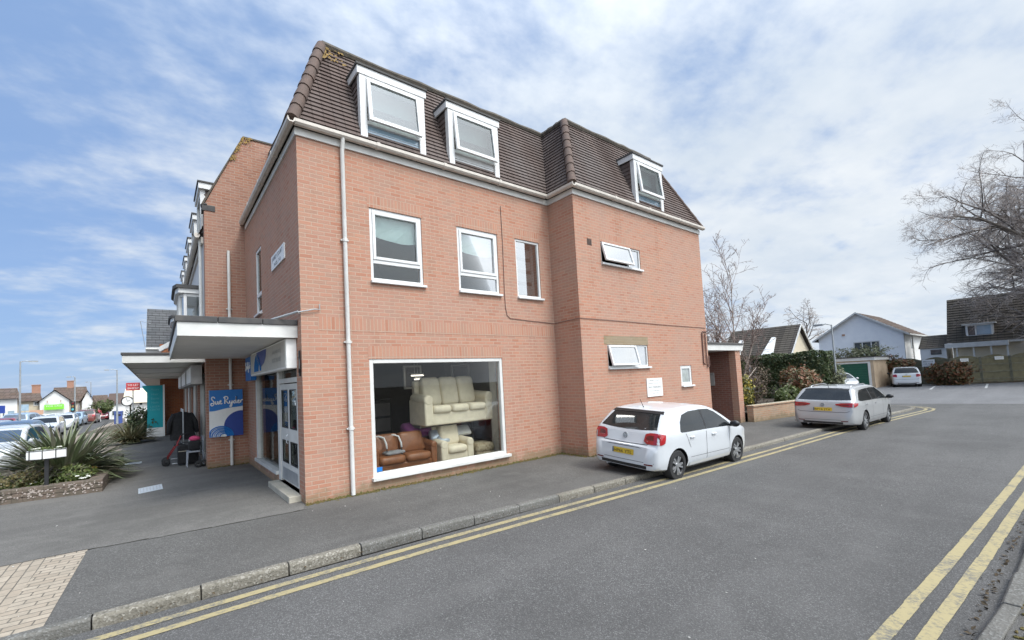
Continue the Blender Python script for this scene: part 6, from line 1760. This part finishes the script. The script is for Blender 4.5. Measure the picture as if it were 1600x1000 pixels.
# garage
ga = thing('garage', 'flat roofed garage with green door, white fascia and cream side wall', 'garage', (48, 3, RZ))
gx, gy0, gy1 = 45.9, 1.05, 6.6
mb = M(); mb.box(gx, gy0, RZ, gx+.3, gy0+.32, 2.25); mb.box(gx+.3, gy0, RZ, 51, gy0+.2, 2.25); mb.box(gx+.3, gy1-.2, RZ, 51, gy1, 2.25); mb.box(gx, gy1-.3, RZ, gx+.3, gy1, 2.25); mb.box(gx, gy0+.321, 2.02, gx+.2, gy1-.301, 2.25); mb.build('wall', 'garage_side', ga)
mb = M(); mb.box(gx-.12, gy0-.12, 2.252, 51.1, gy1+.1, 2.50); mb.build('fascia', 'white_paint', ga)
mb = M(); mb.box(gx-.16, gy0-.16, 2.502, 51.15, gy1+.14, 2.57); mb.build('roof', 'felt', ga)
mb = M(); mb.box(gx-.03, gy0+.20, RZ, gx-.002, gy0+.36, 2.15); mb.box(gx-.03, gy0+.36, 2.02, gx-.002, gy1-.3, 2.15); mb.build('door_frame', 'white_paint', ga)
mb = M()
for i in range(10): mb.box(gx+.01+.0, gy0+.37, RZ+.02+.21*i, gx+.06, gy1-.32, RZ+.02+.21*i+.195)
mb.box(gx+.03, gy0+.36, RZ, gx+.05, gy1-.31, 2.02); mb.build('door', 'garage_green', ga, bevel=.012)

# white gabled house
wh = thing('white_house', 'white two storey house with shallow gable beyond the garage', 'house', (60, 4, 0))
H0, H1, HYa, HYb, HE, HR = 57.2, 66.5, .85, 7.6, 5.0, 7.35
ym = (HYa+HYb)/2
mb = M(); wall_cells(mb, lambda u, n, z: (H0-n, u, z), HYa, HYb, -.1, HE, [(2.6, 4.7, 3.0, 4.25)], .2)
mb.prism([(H0, HYa, HE), (H0, HYb, HE), (H0, ym, HR-.1)], (.2, 0, 0)); mb.build('gable_wall', 'cladding_white', wh)
mb = M(); mb.box(H0+.2, HYa, -.1, H1, HYa+.2, HE); mb.box(H0+.2, HYb-.2, -.1, H1, HYb, HE); mb.box(H1, HYa, -.1, H1+.2, HYb, HE); mb.build('side_wall', 'render_white', wh)
for s in (0, 1):
    ye = HYa-.45 if s == 0 else HYb+.45
    ze = HE-.3
    mb = M()
    a, b, c, d = (H0-.35, ye, ze), (H1+.3, ye, ze), (H1+.3, ym, HR), (H0-.35, ym, HR)
    tiles(mb, a, b, c, d, 14, .03); mb.build('roof', 'brown_tile', wh)
    mb = M(); mb.prism([(H0-.38, ye, ze-.16), (H0-.38, ym, HR-.16), (H0-.38, ym, HR+.03), (H0-.38, ye, ze+.03)], (.04, 0, 0)); mb.build('bargeboard', 'white_paint', wh)
    mb = M(); mb.box(H0-.3, ye-.05, ze-.12, H1+.3, ye+.06, ze); mb.build('gutter', 'white_paint', wh)
mb = M(lambda u, n, z: (H0-n, u, z)); frame(mb, 2.602, 4.698, 3.002, 4.248, .09, -.15, -.02); mb.box(3.25, -.15, 3.09, 3.33, -.02, 4.16); mb.box(3.95, -.15, 3.09, 4.03, -.02, 4.16)
f = mb.build('window', 'white_upvc', wh)
mb = M(lambda u, n, z: (H0-n, u, z)); pane_box(mb, 2.69, 4.61, 3.09, 4.16, -.08); mb.build('pane', 'far_glass', f)
mb = M(); mb.box(H0-.06, 5.3, 5.0, H0-.005, 5.55, 5.2); mb.build('alarm_box', 'render_pink', wh)
mb = M(); mb.tube([(61.0, HYa-.06, 4.6), (61.0, HYa-.06, 0)], .05, 6); mb.build('downpipe', 'white_paint', wh)
mb = M(); mb.box(60.2, HYa-.03, 3.3, 60.9, HYa-.004, 4.2); mb.build('side_window', 'far_glass', wh)
q = at(1350, 560, 53); shrub('winter_shrub', 'pale green loose shrub in front of the white house behind the garage', (q.x+1.0, q.y+.3, 2.6), (1.3, 2.6, 1.25), 2600, .10, 'pale_leaf', shell=.15)

# gable house with steep dark roof
gh = thing('gable_house', 'house with steep dark tiled roof and cream gable behind the hedge', 'house', (46, 8, 0))
RX, GY, RYb, RTOP, EZ = 43.7, 5.4, 10.6, 5.75, 2.6
mb = M(); mb.prism([(40.6, GY, -.1), (46.8, GY, -.1), (46.8, GY, 2.9), (RX, GY, RTOP-.15), (40.6, GY, 2.9)], (0, .2, 0)); mb.build('gable_wall', 'render_cream', gh)
mb = M(); mb.box(40.9, GY+.2, -.1, 41.1, RYb, 2.9); mb.box(46.5, GY+.2, -.1, 46.7, RYb, 2.9); mb.build('side_wall', 'render_white', gh)
mb = M(); tiles(mb, (40.3, RYb+.2, EZ), (40.3, GY-.3, EZ), (RX, GY-.3, RTOP), (RX, RYb+.2, RTOP), 16, .03); tiles(mb, (47.1, GY-.3, EZ), (47.1, RYb+.2, EZ), (RX, RYb+.2, RTOP), (RX, GY-.3, RTOP), 16, .03); mb.build('roof', 'dark_tile', gh)
mb = M(); mb.prism([(40.3, GY-.34, EZ-.12), (RX, GY-.34, RTOP-.14), (47.1, GY-.34, EZ-.12), (47.1, GY-.34, EZ+.06), (RX, GY-.34, RTOP+.05), (40.3, GY-.34, EZ+.06)], (0, .06, 0)); mb.build('bargeboard', 'white_paint', gh)
for (y0_, y1_) in ((6.4, 7.0), (9.0, 9.6)):
    mb = M(); mb.prism([(40.5, y0_, 2.9), (42.4, y0_+.25, 4.6), (42.4, y0_+.55, 4.6), (40.5, y0_+.9, 2.9)], (-.15, 0, .12)); mb.build('valley_flashing', 'sign_white', gh)

# fence with arched panels
fn_ = thing('panel_fence', 'greenish weathered timber fence of arched panels at the back of the car park', 'fence', (48, -4, RZ))
FA, FB = Vector((45.9, -.9)), Vector((52.4, -7.6))
fa = [Vector((53.6, 2.6)), Vector((52.6, .8)), Vector((51.6, -1.0)), Vector((50.6, -2.75)), Vector((51.9, -4.25)), Vector((53.3, -5.7)), Vector((54.7, -7.1)), Vector((56.1, -8.5)), Vector((57.5, -9.9)), Vector((58.9, -11.3))]
for i in range(len(fa)-1):
    a, b = fa[i], fa[i+1]; t = (b-a).normalized(); nr = Vector((-t.y, t.x))*.03; ln = (b-a).length
    mb = M(); n = 12; top = []
    for k in range(n+1):
        s = k/n; p = a+t*(.07+(ln-.14)*s); top.append((p.x, p.y, 2.02+.22*math.sin(math.pi*s)))
    base = [(a.x+t.x*.07, a.y+t.y*.07, RZ+.12), (b.x-t.x*.07, b.y-t.y*.07, RZ+.12)]
    mb.prism([base[0], base[1]]+top[::-1], (nr.x, nr.y, 0))
    mb.build('panel', 'fence_wood', fn_)
    mb = M()
    for z in (.25, .82, 1.42, 1.94):
        mb.prism([(a.x+t.x*.08-nr.x*1.2, a.y+t.y*.08-nr.y*1.2, z), (b.x-t.x*.08-nr.x*1.2, b.y-t.y*.08-nr.y*1.2, z), (b.x-t.x*.08-nr.x*.05, b.y-t.y*.08-nr.y*.05, z), (a.x+t.x*.08-nr.x*.05, a.y+t.y*.08-nr.y*.05, z)], (0, 0, .09))
    mb.prism([(a.x+t.x*.07-nr.x, a.y+t.y*.07-nr.y, RZ), (b.x-t.x*.07-nr.x, b.y-t.y*.07-nr.y, RZ), (b.x-t.x*.07+nr.x, b.y-t.y*.07+nr.y, RZ), (a.x+t.x*.07+nr.x, a.y+t.y*.07+nr.y, RZ)], (0, 0, .20))
    mb.build('rails', 'fence_post', fn_)
for p in fa:
    mb = M(); mb.box(p.x-.07, p.y-.07, RZ, p.x+.07, p.y+.07, 2.08); mb.build('post', 'fence_post', fn_)
def fence_sign(label, i, s, z, w, h, txt=()):
    a, b = fa[i], fa[i+1]; t = (b-a).normalized(); nr = Vector((t.y, -t.x)); nr = nr if nr.x < 0 else -nr
    p = a+t*((b-a).length*s)
    T = lambda u, n, zz: (p.x-(-t.x)*u+nr.x*(n+.06), p.y-(-t.y)*u+nr.y*(n+.06), zz)
    sg = sign_thing('fence_sign', label, (p.x, p.y, z))
    mb = M(T); mb.box(-w/2, 0, z-h/2, w/2, .02, z+h/2); mb.build('board', 'sign_white', sg)
    mb = M(); Tm = lambda u, n, zz: T(u, n, zz)
    for k, tx in enumerate(txt): letters(sg, 'letter_dark', tx, Tm, 0, z+h*.12-h*.32*k, h*.28, .026, 'CENTER', w*.75)
fence_sign('small white notice on the left arched fence panel', 3, .45, 1.88, .55, .26, ('PRIVATE', 'PARKING'))
fence_sign('white notice high on the arched fence panel beside the post', 4, .62, 1.93, .60, .26, ('PRIVATE', 'PARKING'))
fence_sign('large white notice on the fence above the red bushes and parked car', 2, .25, 1.75, .95, .62, ('PRIVATE', 'CAR PARK', 'RESIDENTS'))
shrub('red_bush', 'large red leaved bush right of the white parked car by the fence', (48.9, -3.0, .95), (1.0, 1.55, 1.15), 2600, .11, 'red_leaf')
shrub('red_bush', 'smaller red and green bush between garage corner and fence notice', (51.0, .5, 1.5), (.9, 1.3, 1.15), 2000, .11, 'red_leaf')
mb = M()
for _ in range(1500):
    s = rnd.random()*5.9; i = int(s)+3; a = fa[i].lerp(fa[min(i+1, len(fa)-1)], s-int(s)); mb.leaf((a.x-.35+rnd.gauss(0, .22), a.y-.1+rnd.gauss(0, .2), RZ+.02+abs(rnd.gauss(0, .10))), (0, 0, 1), rnd.uniform(.03, .09))
tag(mb.build('fence_undergrowth', 'red_leaf'), kind='stuff')

# dark tiled house behind the fence
dh = thing('tiled_house', 'house with big mossy dark tiled roof and white dormer behind the fence', 'house', (62, -8, 0))
DXe, DXr, DYa, DYb, DZe, DZr = 56.9, 59.6, -2.0, -22.0, 3.45, 7.7
mb = M(); tiles(mb, (DXe, DYa, DZe), (DXe, DYb, DZe), (DXr, DYb, DZr), (DXr, DYa, DZr), 18, .05); tiles(mb, (DXr*2-DXe, DYb, DZe), (DXr*2-DXe, DYa, DZe), (DXr, DYa, DZr), (DXr, DYb, DZr), 18, .05); mb.build('roof', 'dark_tile', dh)
mb = M(); mb.box(DXe+.35, DYb+.3, -.1, DXr*2-DXe-.35, DYa-.3, DZe+.2); mb.prism([(DXe+.3, DYa-.25, DZe), (DXr*2-DXe-.3, DYa-.25, DZe), (DXr, DYa-.25, DZr-.2)], (0, -.2, 0)); mb.build('wall', 'render_cream', dh)
for yc, w_ in ((-4.0, 1.55), (-7.7, 1.4)):
    T = lambda u, n, z: (57.25-n, u, z)
    mb = M(T); frame(mb, yc-w_/2, yc+w_/2, 3.95, 5.0, .10, -.1, .03); mb.box(yc+w_/2-.60, -.08, 4.05, yc+w_/2-.52, .028, 4.9); d_ = mb.build('dormer', 'white_upvc', dh)
    mb = M(T); pane_box(mb, yc-w_/2+.1, yc+w_/2-.60, 4.05, 4.9, -.03); mb.build('pane', 'far_glass_blue', d_)
    mb = M(T); pane_box(mb, yc+w_/2-.52, yc+w_/2-.1, 4.05, 4.9, -.03); mb.build('side_pane', 'far_glass', d_)
    mb = M(); mb.box(57.0, yc-w_/2-.22, 5.0, 58.5, yc+w_/2+.22, 5.10); mb.build('dormer_roof', 'white_paint', d_)
    mb = M(); mb.box(57.3, yc-w_/2-.05, 3.9, 58.3, yc-w_/2-.005, 5.0); mb.box(57.3, yc+w_/2+.005, 3.9, 58.3, yc+w_/2+.05, 5.0); mb.build('cheek', 'render_grey', d_)
mb = M(); mb.box(56.3, -5.6, 3.0, 57.2, -1.9, 3.42); vr = mb.build('veranda_fascia', 'white_paint', dh)
mb = M()
for y in (-2.6, -3.6, -4.6, -5.5): mb.box(56.5, y-.05, RZ, 56.6, y+.05, 3.0)
mb.build('veranda_post', 'white_paint', vr)
mb = M(); mb.box(56.6, -22, 3.25, 56.9, -5.62, 3.42); mb.build('gutter', 'white_paint', dh)
lh = thing('low_annex', 'low white building with skylight at the left foot of the tiled house', 'building', (58, -1, 0))
mb = M(); mb.box(57.0, -1.9, -.1, 61, -.2, 3.1); mb.build('wall', 'render_white', lh)
mb = M(); tiles(mb, (56.9, -.1, 3.1), (56.9, -1.95, 3.1), (59.5, -1.95, 4.4), (59.5, -.1, 4.4), 7, .03); mb.build('roof', 'dark_tile', lh)
mb = M(); mb.box(56.93, -1.6, 2.5, 56.98, -.9, 2.95); mb.build('window', 'far_glass', lh)

# lamp post in front of the hedge end
q = at(1304, 560, 29)
lp = thing('lamp_post', 'slim grey lamp post by the hedge in front of the garage', 'lamp post', (q.x, q.y, RZ))
top = at(1301, 507, 29).z
mb = M(); mb.tube([(q.x, q.y, RZ), (q.x, q.y, 1.2), (q.x, q.y, top)], [.06, .045, .032], 10); mb.build('pole', 'galvanised', lp)
mb = M(); mb.tube([(q.x, q.y, top-.02), (q.x-.12, q.y+.2, top+.06), (q.x-.2, q.y+.35, top+.03)], .03, 8); mb.box(q.x-.28, q.y+.28, top-.02, q.x-.14, q.y+.72, top+.07); mb.build('lantern', 'galvanised', lp, bevel=.02)

# ------------------------------------------------------------------ far street on the left
def far_lamp(label, u, vtop, dist, arm=0, group=None):
    q = at(u, 640, dist); zt = at(u, vtop, dist).z
    t = thing('street_lamp', label, 'street lamp', (q.x, q.y, RZ), group=group)
    mb = M(); mb.tube([(q.x, q.y, street_z(q.y)), (q.x, q.y, 1.0), (q.x, q.y, zt)], [.11, .075, .05], 8); mb.build('pole', 'galvanised', t)
    mb = M(); mb.tube([(q.x, q.y, zt-.03), (q.x+arm*.5, q.y, zt+.05), (q.x+arm, q.y, zt+.03)], .035, 6); mb.box(q.x+arm-.1, q.y-.09, zt-.04, q.x+arm+.45*(1 if arm >= 0 else -1), q.y+.09, zt+.06); mb.build('lantern', 'galvanised', t)
far_lamp('tall grey street lamp standing over the car park at the far left', 31, 565, 52, .6)
far_lamp('grey street lamp just right of the house with the green banner', 117, 589, 62, -.2)
far_lamp('slim grey street lamp behind the pointed white gable', 142, 597, 88, -.2)
far_lamp('grey street lamp left of the red estate board', 183, 578, 55, -.5)
def far_house(label, u0, u1, dist, ve, vr, wall, roof, ridge='x', depth=7, wins=(), name='house', chimney=None):
    """house whose front spans photo columns u0..u1 at a real distance; built square to the view of the street"""
    a, b = at(u0, 640, dist), at(u1, 640, dist)
    HB = street_z((a.y+b.y)/2)-.3
    ze, zr = at((u0+u1)/2, ve, dist).z, at((u0+u1)/2, vr, dist).z
    t = thing(name, label, 'house', ((a.x+b.x)/2, (a.y+b.y)/2, HB))
    ex = Vector((b.x-a.x, b.y-a.y, 0)); w = ex.length; ex.normalize(); ey = Vector((-ex.y, ex.x, 0))
    T = lambda u, n, z: (a.x+ex.x*u-ey.x*n, a.y+ex.y*u-ey.y*n, z)
    mb = M(T)
    if ridge == 'gable':
        mb.prism([(0, 0, HB), (w, 0, HB), (w, 0, ze), (w/2, 0, zr-.1), (0, 0, ze)], (0, -depth, 0)) if False else mb.add([(0, 0, HB), (w, 0, HB), (w, 0, ze), (w/2, 0, zr-.1), (0, 0, ze), (0, -depth, HB), (w, -depth, HB), (w, -depth, ze), (w/2, -depth, zr-.1), (0, -depth, ze)], [(0, 1, 2, 3, 4), (5, 9, 8, 7, 6), (0, 5, 6, 1), (1, 6, 7, 2), (0, 4, 9, 5)])
    else: mb.box(0, -depth, HB, w, 0, ze)
    mb.build('wall', wall, t)
    mb = M()
    o = .3
    if ridge == 'gable':
        tiles(mb, T(-o, .3, ze-.2), T(-o, -depth, ze-.2), T(w/2, -depth, zr), T(w/2, .3, zr), 8, .03); tiles(mb, T(w+o, -depth, ze-.2), T(w+o, .3, ze-.2), T(w/2, .3, zr), T(w/2, -depth, zr), 8, .03)
    else:
        tiles(mb, T(-o, .4, ze-.1), T(w+o, .4, ze-.1), T(w+o*.2, -depth/2, zr), T(-o*.2, -depth/2, zr), 8, .03); tiles(mb, T(w+o, -depth-.4, ze-.1), T(-o, -depth-.4, ze-.1), T(-o*.2, -depth/2, zr), T(w+o*.2, -depth/2, zr), 8, .03)
    mb.build('roof', roof, t)
    for (ua, ub, va, vb, gm) in wins:
        xa, xb = (ua-u0)/(u1-u0)*w, (ub-u0)/(u1-u0)*w
        za, zb_ = at((ua+ub)/2, vb, dist).z, at((ua+ub)/2, va, dist).z
        mb = M(T); frame(mb, xa, xb, max(za, HB+.02), zb_, .10, .005, .06); f = mb.build('window', 'white_upvc', t)
        mb = M(T); mb.box(xa+.08, .01, max(za, HB+.02)+.08, xb-.08, .03, zb_-.08); mb.build('pane', gm, f)
    if chimney is not None:
        mb = M(T); c = chimney*w; mb.box(c-.45, -depth/2-.4, zr-.8, c+.45, -depth/2+.4, zr+1.0); mb.box(c-.5, -depth/2-.45, zr+1.0, c+.5, -depth/2+.45, zr+1.12); mb.build('chimney', 'party_brick', t)
    return t, T, w
far_house('long pale house with grey brown roof at the far left edge', -40, 27, 78, 623, 606, 'render_white', 'brown_tile', 'x', 8, ((2, 8, 640, 654, 'far_glass'), (10, 24, 641, 655, 'far_glass_blue')))
far_house('cream house with dark roof left of the green banner house', 27, 62, 84, 626, 613, 'render_cream', 'brown_tile', 'x', 8, ((52, 62, 627, 634, 'far_glass'), (30, 44, 644, 656, 'far_glass')), chimney=.85)
gt, GT, gw_ = far_house('white gabled house with a bright green banner', 62, 108, 76, 626, 609, 'render_white', 'brown_tile', 'gable', 9, ((71, 76, 625, 631, 'render_pink'), (92, 97, 624, 630, 'render_pink'), (74, 82, 651, 656, 'far_glass')))
far_house('cream terrace house between green banner house and pointed gable', 108, 128, 86, 626, 608, 'render_cream', 'brown_tile', 'x', 7, ((121, 125, 630, 645, 'render_pink'), (110, 116, 640, 656, 'far_glass')))
far_house('white shop with a steep pointed gable', 128, 145, 84, 627, 610, 'render_white', 'brown_tile', 'gable', 8, ((131, 143, 636, 642, 'sign_cream'), (133, 142, 643, 657, 'far_glass')))
far_house('brown roofed house behind the green banner house', 84, 135, 100, 620, 604, 'party_brick', 'brown_tile', 'x', 7, (), chimney=.5)
far_house('brick house with brown roof beyond the pointed gable', 145, 168, 105, 632, 617, 'party_brick', 'brown_tile', 'x', 8, ((148, 153, 632, 640, 'far_glass'), (156, 162, 632, 640, 'far_glass')))
far_house('distant white shop with red roof left of the clock', 171, 196, 82, 629, 614, 'render_white', 'hip_tile', 'x', 8, ((174, 184, 641, 650, 'far_glass'), (186, 194, 641, 650, 'far_glass')))
far_house('white shop with cream gable behind the clock', 196, 232, 62, 628, 606, 'render_white', 'render_cream', 'x', 8, ((205, 212, 636, 642, 'far_glass'), (216, 224, 628, 634, 'far_glass'), (198, 210, 644, 652, 'far_glass_blue')))
def flat_sign(name, label, u0, u1, v0, v1, dist, mat, stripes=None, posts=False, txt=()):
    a, b = at(u0, 640, dist), at(u1, 640, dist); z0_, z1_ = at((u0+u1)/2, v1, dist).z, at((u0+u1)/2, v0, dist).z
    t = sign_thing(name, label, (a.x, a.y, z0_))
    ex = Vector((b.x-a.x, b.y-a.y, 0)); w = ex.length; ex.normalize(); ey = Vector((-ex.y, ex.x, 0))
    T = lambda u, n, z: (a.x+ex.x*u-ey.x*n, a.y+ex.y*u-ey.y*n, z)
    mb = M(T); mb.box(0, -.05, z0_, w, 0, z1_); mb.build('board', mat, t)
    if txt:
        mb = M(); h = z1_-z0_
        for k, tx in enumerate(txt): letters(t, 'letter_white', tx, T, w/2, z1_-h*(.42+.42*k), h*.34, .012, 'CENTER', w*.8)
    if posts:
        mb = M(T); mb.box(w*.45, -.12, street_z(a.y), w*.55, -.052, z1_); mb.build('post', 'galvanised', t)
flat_sign('banner', 'bright green banner on the white gabled house', 69, 100, 632, 640, 75.6, 'sign_green', txt=('FOR SALE',))
flat_sign('hoarding', 'brown red hoarding left of the green banner house', 46, 68, 641, 652, 72, 'render_pink', posts=True)
flat_sign('shop_sign', 'pale blue shop board beside the tall street lamp', 33, 45, 632, 642, 74, 'far_glass_blue', posts=True)
flat_sign('shop_sign', 'dark purple shop board at the far left edge', -8, 8, 634, 646, 73, 'sign_navy', posts=True)
flat_sign('estate_board', 'red and white board on a pole left of the teal sign', 197, 219, 598, 610, 30, 'sign_red', posts=True, txt=('TO LET', 'SHOP'))
# traffic light, clock, bin, person
q = at(114, 640, 58)
tlt = thing('traffic_light', 'traffic light showing green beside the green banner house', 'traffic light', (q.x, q.y, street_z(q.y))); zt = at(114, 629, 58).z
mb = M(); mb.tube([(q.x, q.y, street_z(q.y)), (q.x, q.y, zt)], .06, 8); mb.build('pole', 'galvanised', tlt)
mb = M(); mb.box(q.x-.16, q.y-.12, zt-.9, q.x+.16, q.y+.12, zt+.1); mb.build('head', 'black_plastic', tlt)
for k, mm in enumerate(('lamp_red_dark', 'lichen', 'sign_teal_letters')):
    mb = M(); mb.lathe([(0, -.14), (.1, -.13), (.1, -.12)], (q.x, q.y, zt-.07-.3*k), 'y', 12); mb.build('lens', mm, tlt)
q = at(199, 640, 46); zc = at(199, 627, 46).z
ck = thing('street_clock', 'round white street clock on a black post beside the dark shrub', 'clock', (q.x, q.y, street_z(q.y)+.06))
mb = M(); mb.tube([(q.x+.2, q.y, street_z(q.y)+.06), (q.x+.2, q.y, zc-.1)], .06, 8); mb.tube([(q.x+.2, q.y, zc-.3), (q.x, q.y, zc-.3)], .03, 6); mb.build('post', 'iron_black', ck)
mb = M(); mb.lathe([(0, -.09), (.42, -.09), (.42, .09), (0, .09)], (q.x, q.y, zc), 'y', 24); mb.build('case', 'iron_black', ck)
mb = M(); mb.lathe([(0, -.10), (.34, -.10), (.34, -.092)], (q.x, q.y, zc), 'y', 24); fc = mb.build('face', 'sign_white', ck)
mb = M(); mb.tube([(q.x, q.y-.105, zc), (q.x+.16, q.y-.105, zc+.08)], .014, 4); mb.tube([(q.x, q.y-.105, zc), (q.x-.05, q.y-.105, zc+.26)], .012, 4); mb.build('hands', 'iron_black', fc)
q = at(185, 655, 56); BZ = street_z(q.y)+.09
bn = thing('litter_bin', 'blue litter bin on the far pavement beside the grasses', 'bin', (q.x, q.y, BZ))
mb = M(); mb.box(q.x-.32, q.y-.25, BZ, q.x+.32, q.y+.25, BZ+1.1); mb.build('body', 'bin_blue', bn, bevel=.05)
mb = M(); mb.box(q.x-.34, q.y-.27, BZ+1.102, q.x+.34, q.y+.27, BZ+1.26); mb.build('lid', 'bin_blue', bn, bevel=.04)
mb = M(); mb.box(q.x-.2, q.y-.258, BZ+.8, q.x+.2, q.y-.252, BZ+.98); mb.build('slot', 'black_plastic', bn)
q = at(154, 650, 74)
pp = thing('person', 'person in white trousers and pale top walking across the far street', 'person', (q.x, q.y, street_z(q.y)))
sk = [(0, 0, .92, .13), (0, 0, 1.12, .125), (0, 0, 1.35, .15), (0, 0, 1.48, .06), (0, -.02, 1.62, .10), (0, -.02, 1.70, .085),
      (.10, .02, .88, .095), (.16, -.14, .48, .065), (.20, -.02, .08, .045), (.20, -.14, .03, .04),
      (-.10, .02, .88, .095), (-.16, .14, .50, .065), (-.26, .20, .08, .045), (-.24, .08, .03, .04),
      (.21, 0, 1.38, .06), (.28, .06, 1.12, .045), (.30, -.08, .90, .035), (.31, -.12, .80, .03),
      (-.21, 0, 1.38, .06), (-.27, -.06, 1.12, .045), (-.28, -.12, .90, .035), (-.28, -.16, .80, .03)]
ed = [(0, 1), (1, 2), (2, 3), (3, 4), (4, 5), (0, 6), (6, 7), (7, 8), (8, 9), (0, 10), (10, 11), (11, 12), (12, 13), (2, 14), (14, 15), (15, 16), (16, 17), (2, 18), (18, 19), (19, 20), (20, 21)]
me = bpy.data.meshes.new('body'); me.from_pydata([s[:3] for s in sk], ed, [])
bo = bpy.data.objects.new('body', me); COL.objects.link(bo)
md = bo.modifiers.new('skin', 'SKIN')
for v, s in zip(me.skin_vertices[0].data, sk): v.radius = (s[3], s[3])
me.skin_vertices[0].data[0].use_root = True
bo.modifiers.new('sub', 'SUBSURF').levels = 1
dg = bpy.context.evaluated_depsgraph_get(); me2 = bpy.data.meshes.new_from_object(bo.evaluated_get(dg)); bo.modifiers.clear(); bo.data = me2
me2.materials.clear()
for mm in ('cloth_white', 'skin', 'cloth_red'): me2.materials.append(MATS[mm])
for p in me2.polygons:
    z = p.center.z; p.material_index = 1 if z > 1.46 or (abs(p.center.x) > .24 and .7 < z < 1.02) else 2 if z > 1.0 else 0; p.use_smooth = True
bo.parent = pp
mb = M(); mb.blob((0, .02, 1.70), (.105, .115, .09), 10, 6, .04); mb.build('hair', 'hair_dark', pp, world=False)
# planting along the far forecourt
q = at(190, 665, 26); flax('arching tan green grass clump beside the blue bin', (q.x+.3, q.y, 0), 1.2, 260, 1.0, 'blade_tan', 'grass_clump')
q = at(215, 655, 27); shrub('dark_shrub', 'dark evergreen shrub in front of the teal sign', (q.x, q.y+2, .85), (.8, .8, .9), 1500, .07, 'hedge_leaf')
q = at(162, 648, 75); shrub('street_tree', 'small round green tree far down the street', (q.x, q.y, 1.1), (1.4, 1.4, 1.1), 900, .14, 'green_leaf', 'tree')

def far_car(label, u, dist, spec, paint, rz, glass='car_glass_blue', scale=1.0):
    q = at(u, 650, dist)
    return make_car('parked_car', label, 'car', spec, paint, (q.x, q.y, street_z(q.y)), rz, scale, 1, glass)
far_car('white car at the left edge beside the flax', 4, 21, HATCH, 'paint_white', R(-96))
far_car('dark blue car nearest the flax in the row', 34, 31, HATCH, 'paint_blue', R(88))
far_car('grey blue people carrier in front of the long pale house', 40, 56, SUV, 'paint_lightblue', R(80), scale=1.05)
far_car('white car with dark windows seen over the flax', 72, 43, HATCH, 'paint_white', R(-90), 'car_glass')
far_car('second white car with a dark windscreen seen over the flax', 101, 55, HATCH, 'paint_white', R(-90), 'car_glass')
far_car('pale blue silver estate at the end of the parked row', 116, 64, ESTATE, 'paint_lightblue', R(-92))
far_car('dark red hatchback just past the pale estate', 139, 70, SUV, 'paint_maroon', R(88), 'car_glass')
far_car('red car parked far left under the pale houses', 8, 50, HATCH, 'paint_red', R(95), 'car_glass')
far_car('silver car parked at the far left edge behind the white car', -8, 38, HATCH, 'paint_silver', R(95), 'car_glass')
far_car('dark red car driving away beside the walking person', 157, 84, HATCH, 'paint_red', R(-80))
far_car('white car coming down the far street', 177, 92, ESTATE, 'paint_white', R(-85))
far_car('small green car far down the street', 166, 112, HATCH, 'paint_green', R(-85))
far_car('silver car waiting at the traffic light', 88, 72, HATCH, 'paint_silver', R(20))
far_car('dark car parked at the foot of the house with the banner', 60, 66, HATCH, 'paint_dark', R(15), 'car_glass')

# repeats share a group
GROUPS = {'parked_car': 'cars parked or driving in the streets', 'street_lamp': 'street lamps of the far street', 'background_tree': 'bare trees in the background',
          'house': 'houses and shops along the far street', 'fence_sign': 'notices on the timber fence', 'fascia_sign': 'fascia boxes under the long canopy', 'shop_sign': 'shop boards of the far street',
          'crutch': 'crutches on the leather sofa', 'picture_frame': 'pictures in the shop', 'ceiling_light': 'lit strip lights in the shop', 'flower_clump': 'flowers of the planter', 'red_bush': 'red bushes by the car park fence'}
for o in list(COL.objects):
    if o.parent is None and o.get('label'):
        b_ = o.name.split('.')[0]
        if b_ in GROUPS and not o.get('group'): o['group'] = GROUPS[b_]
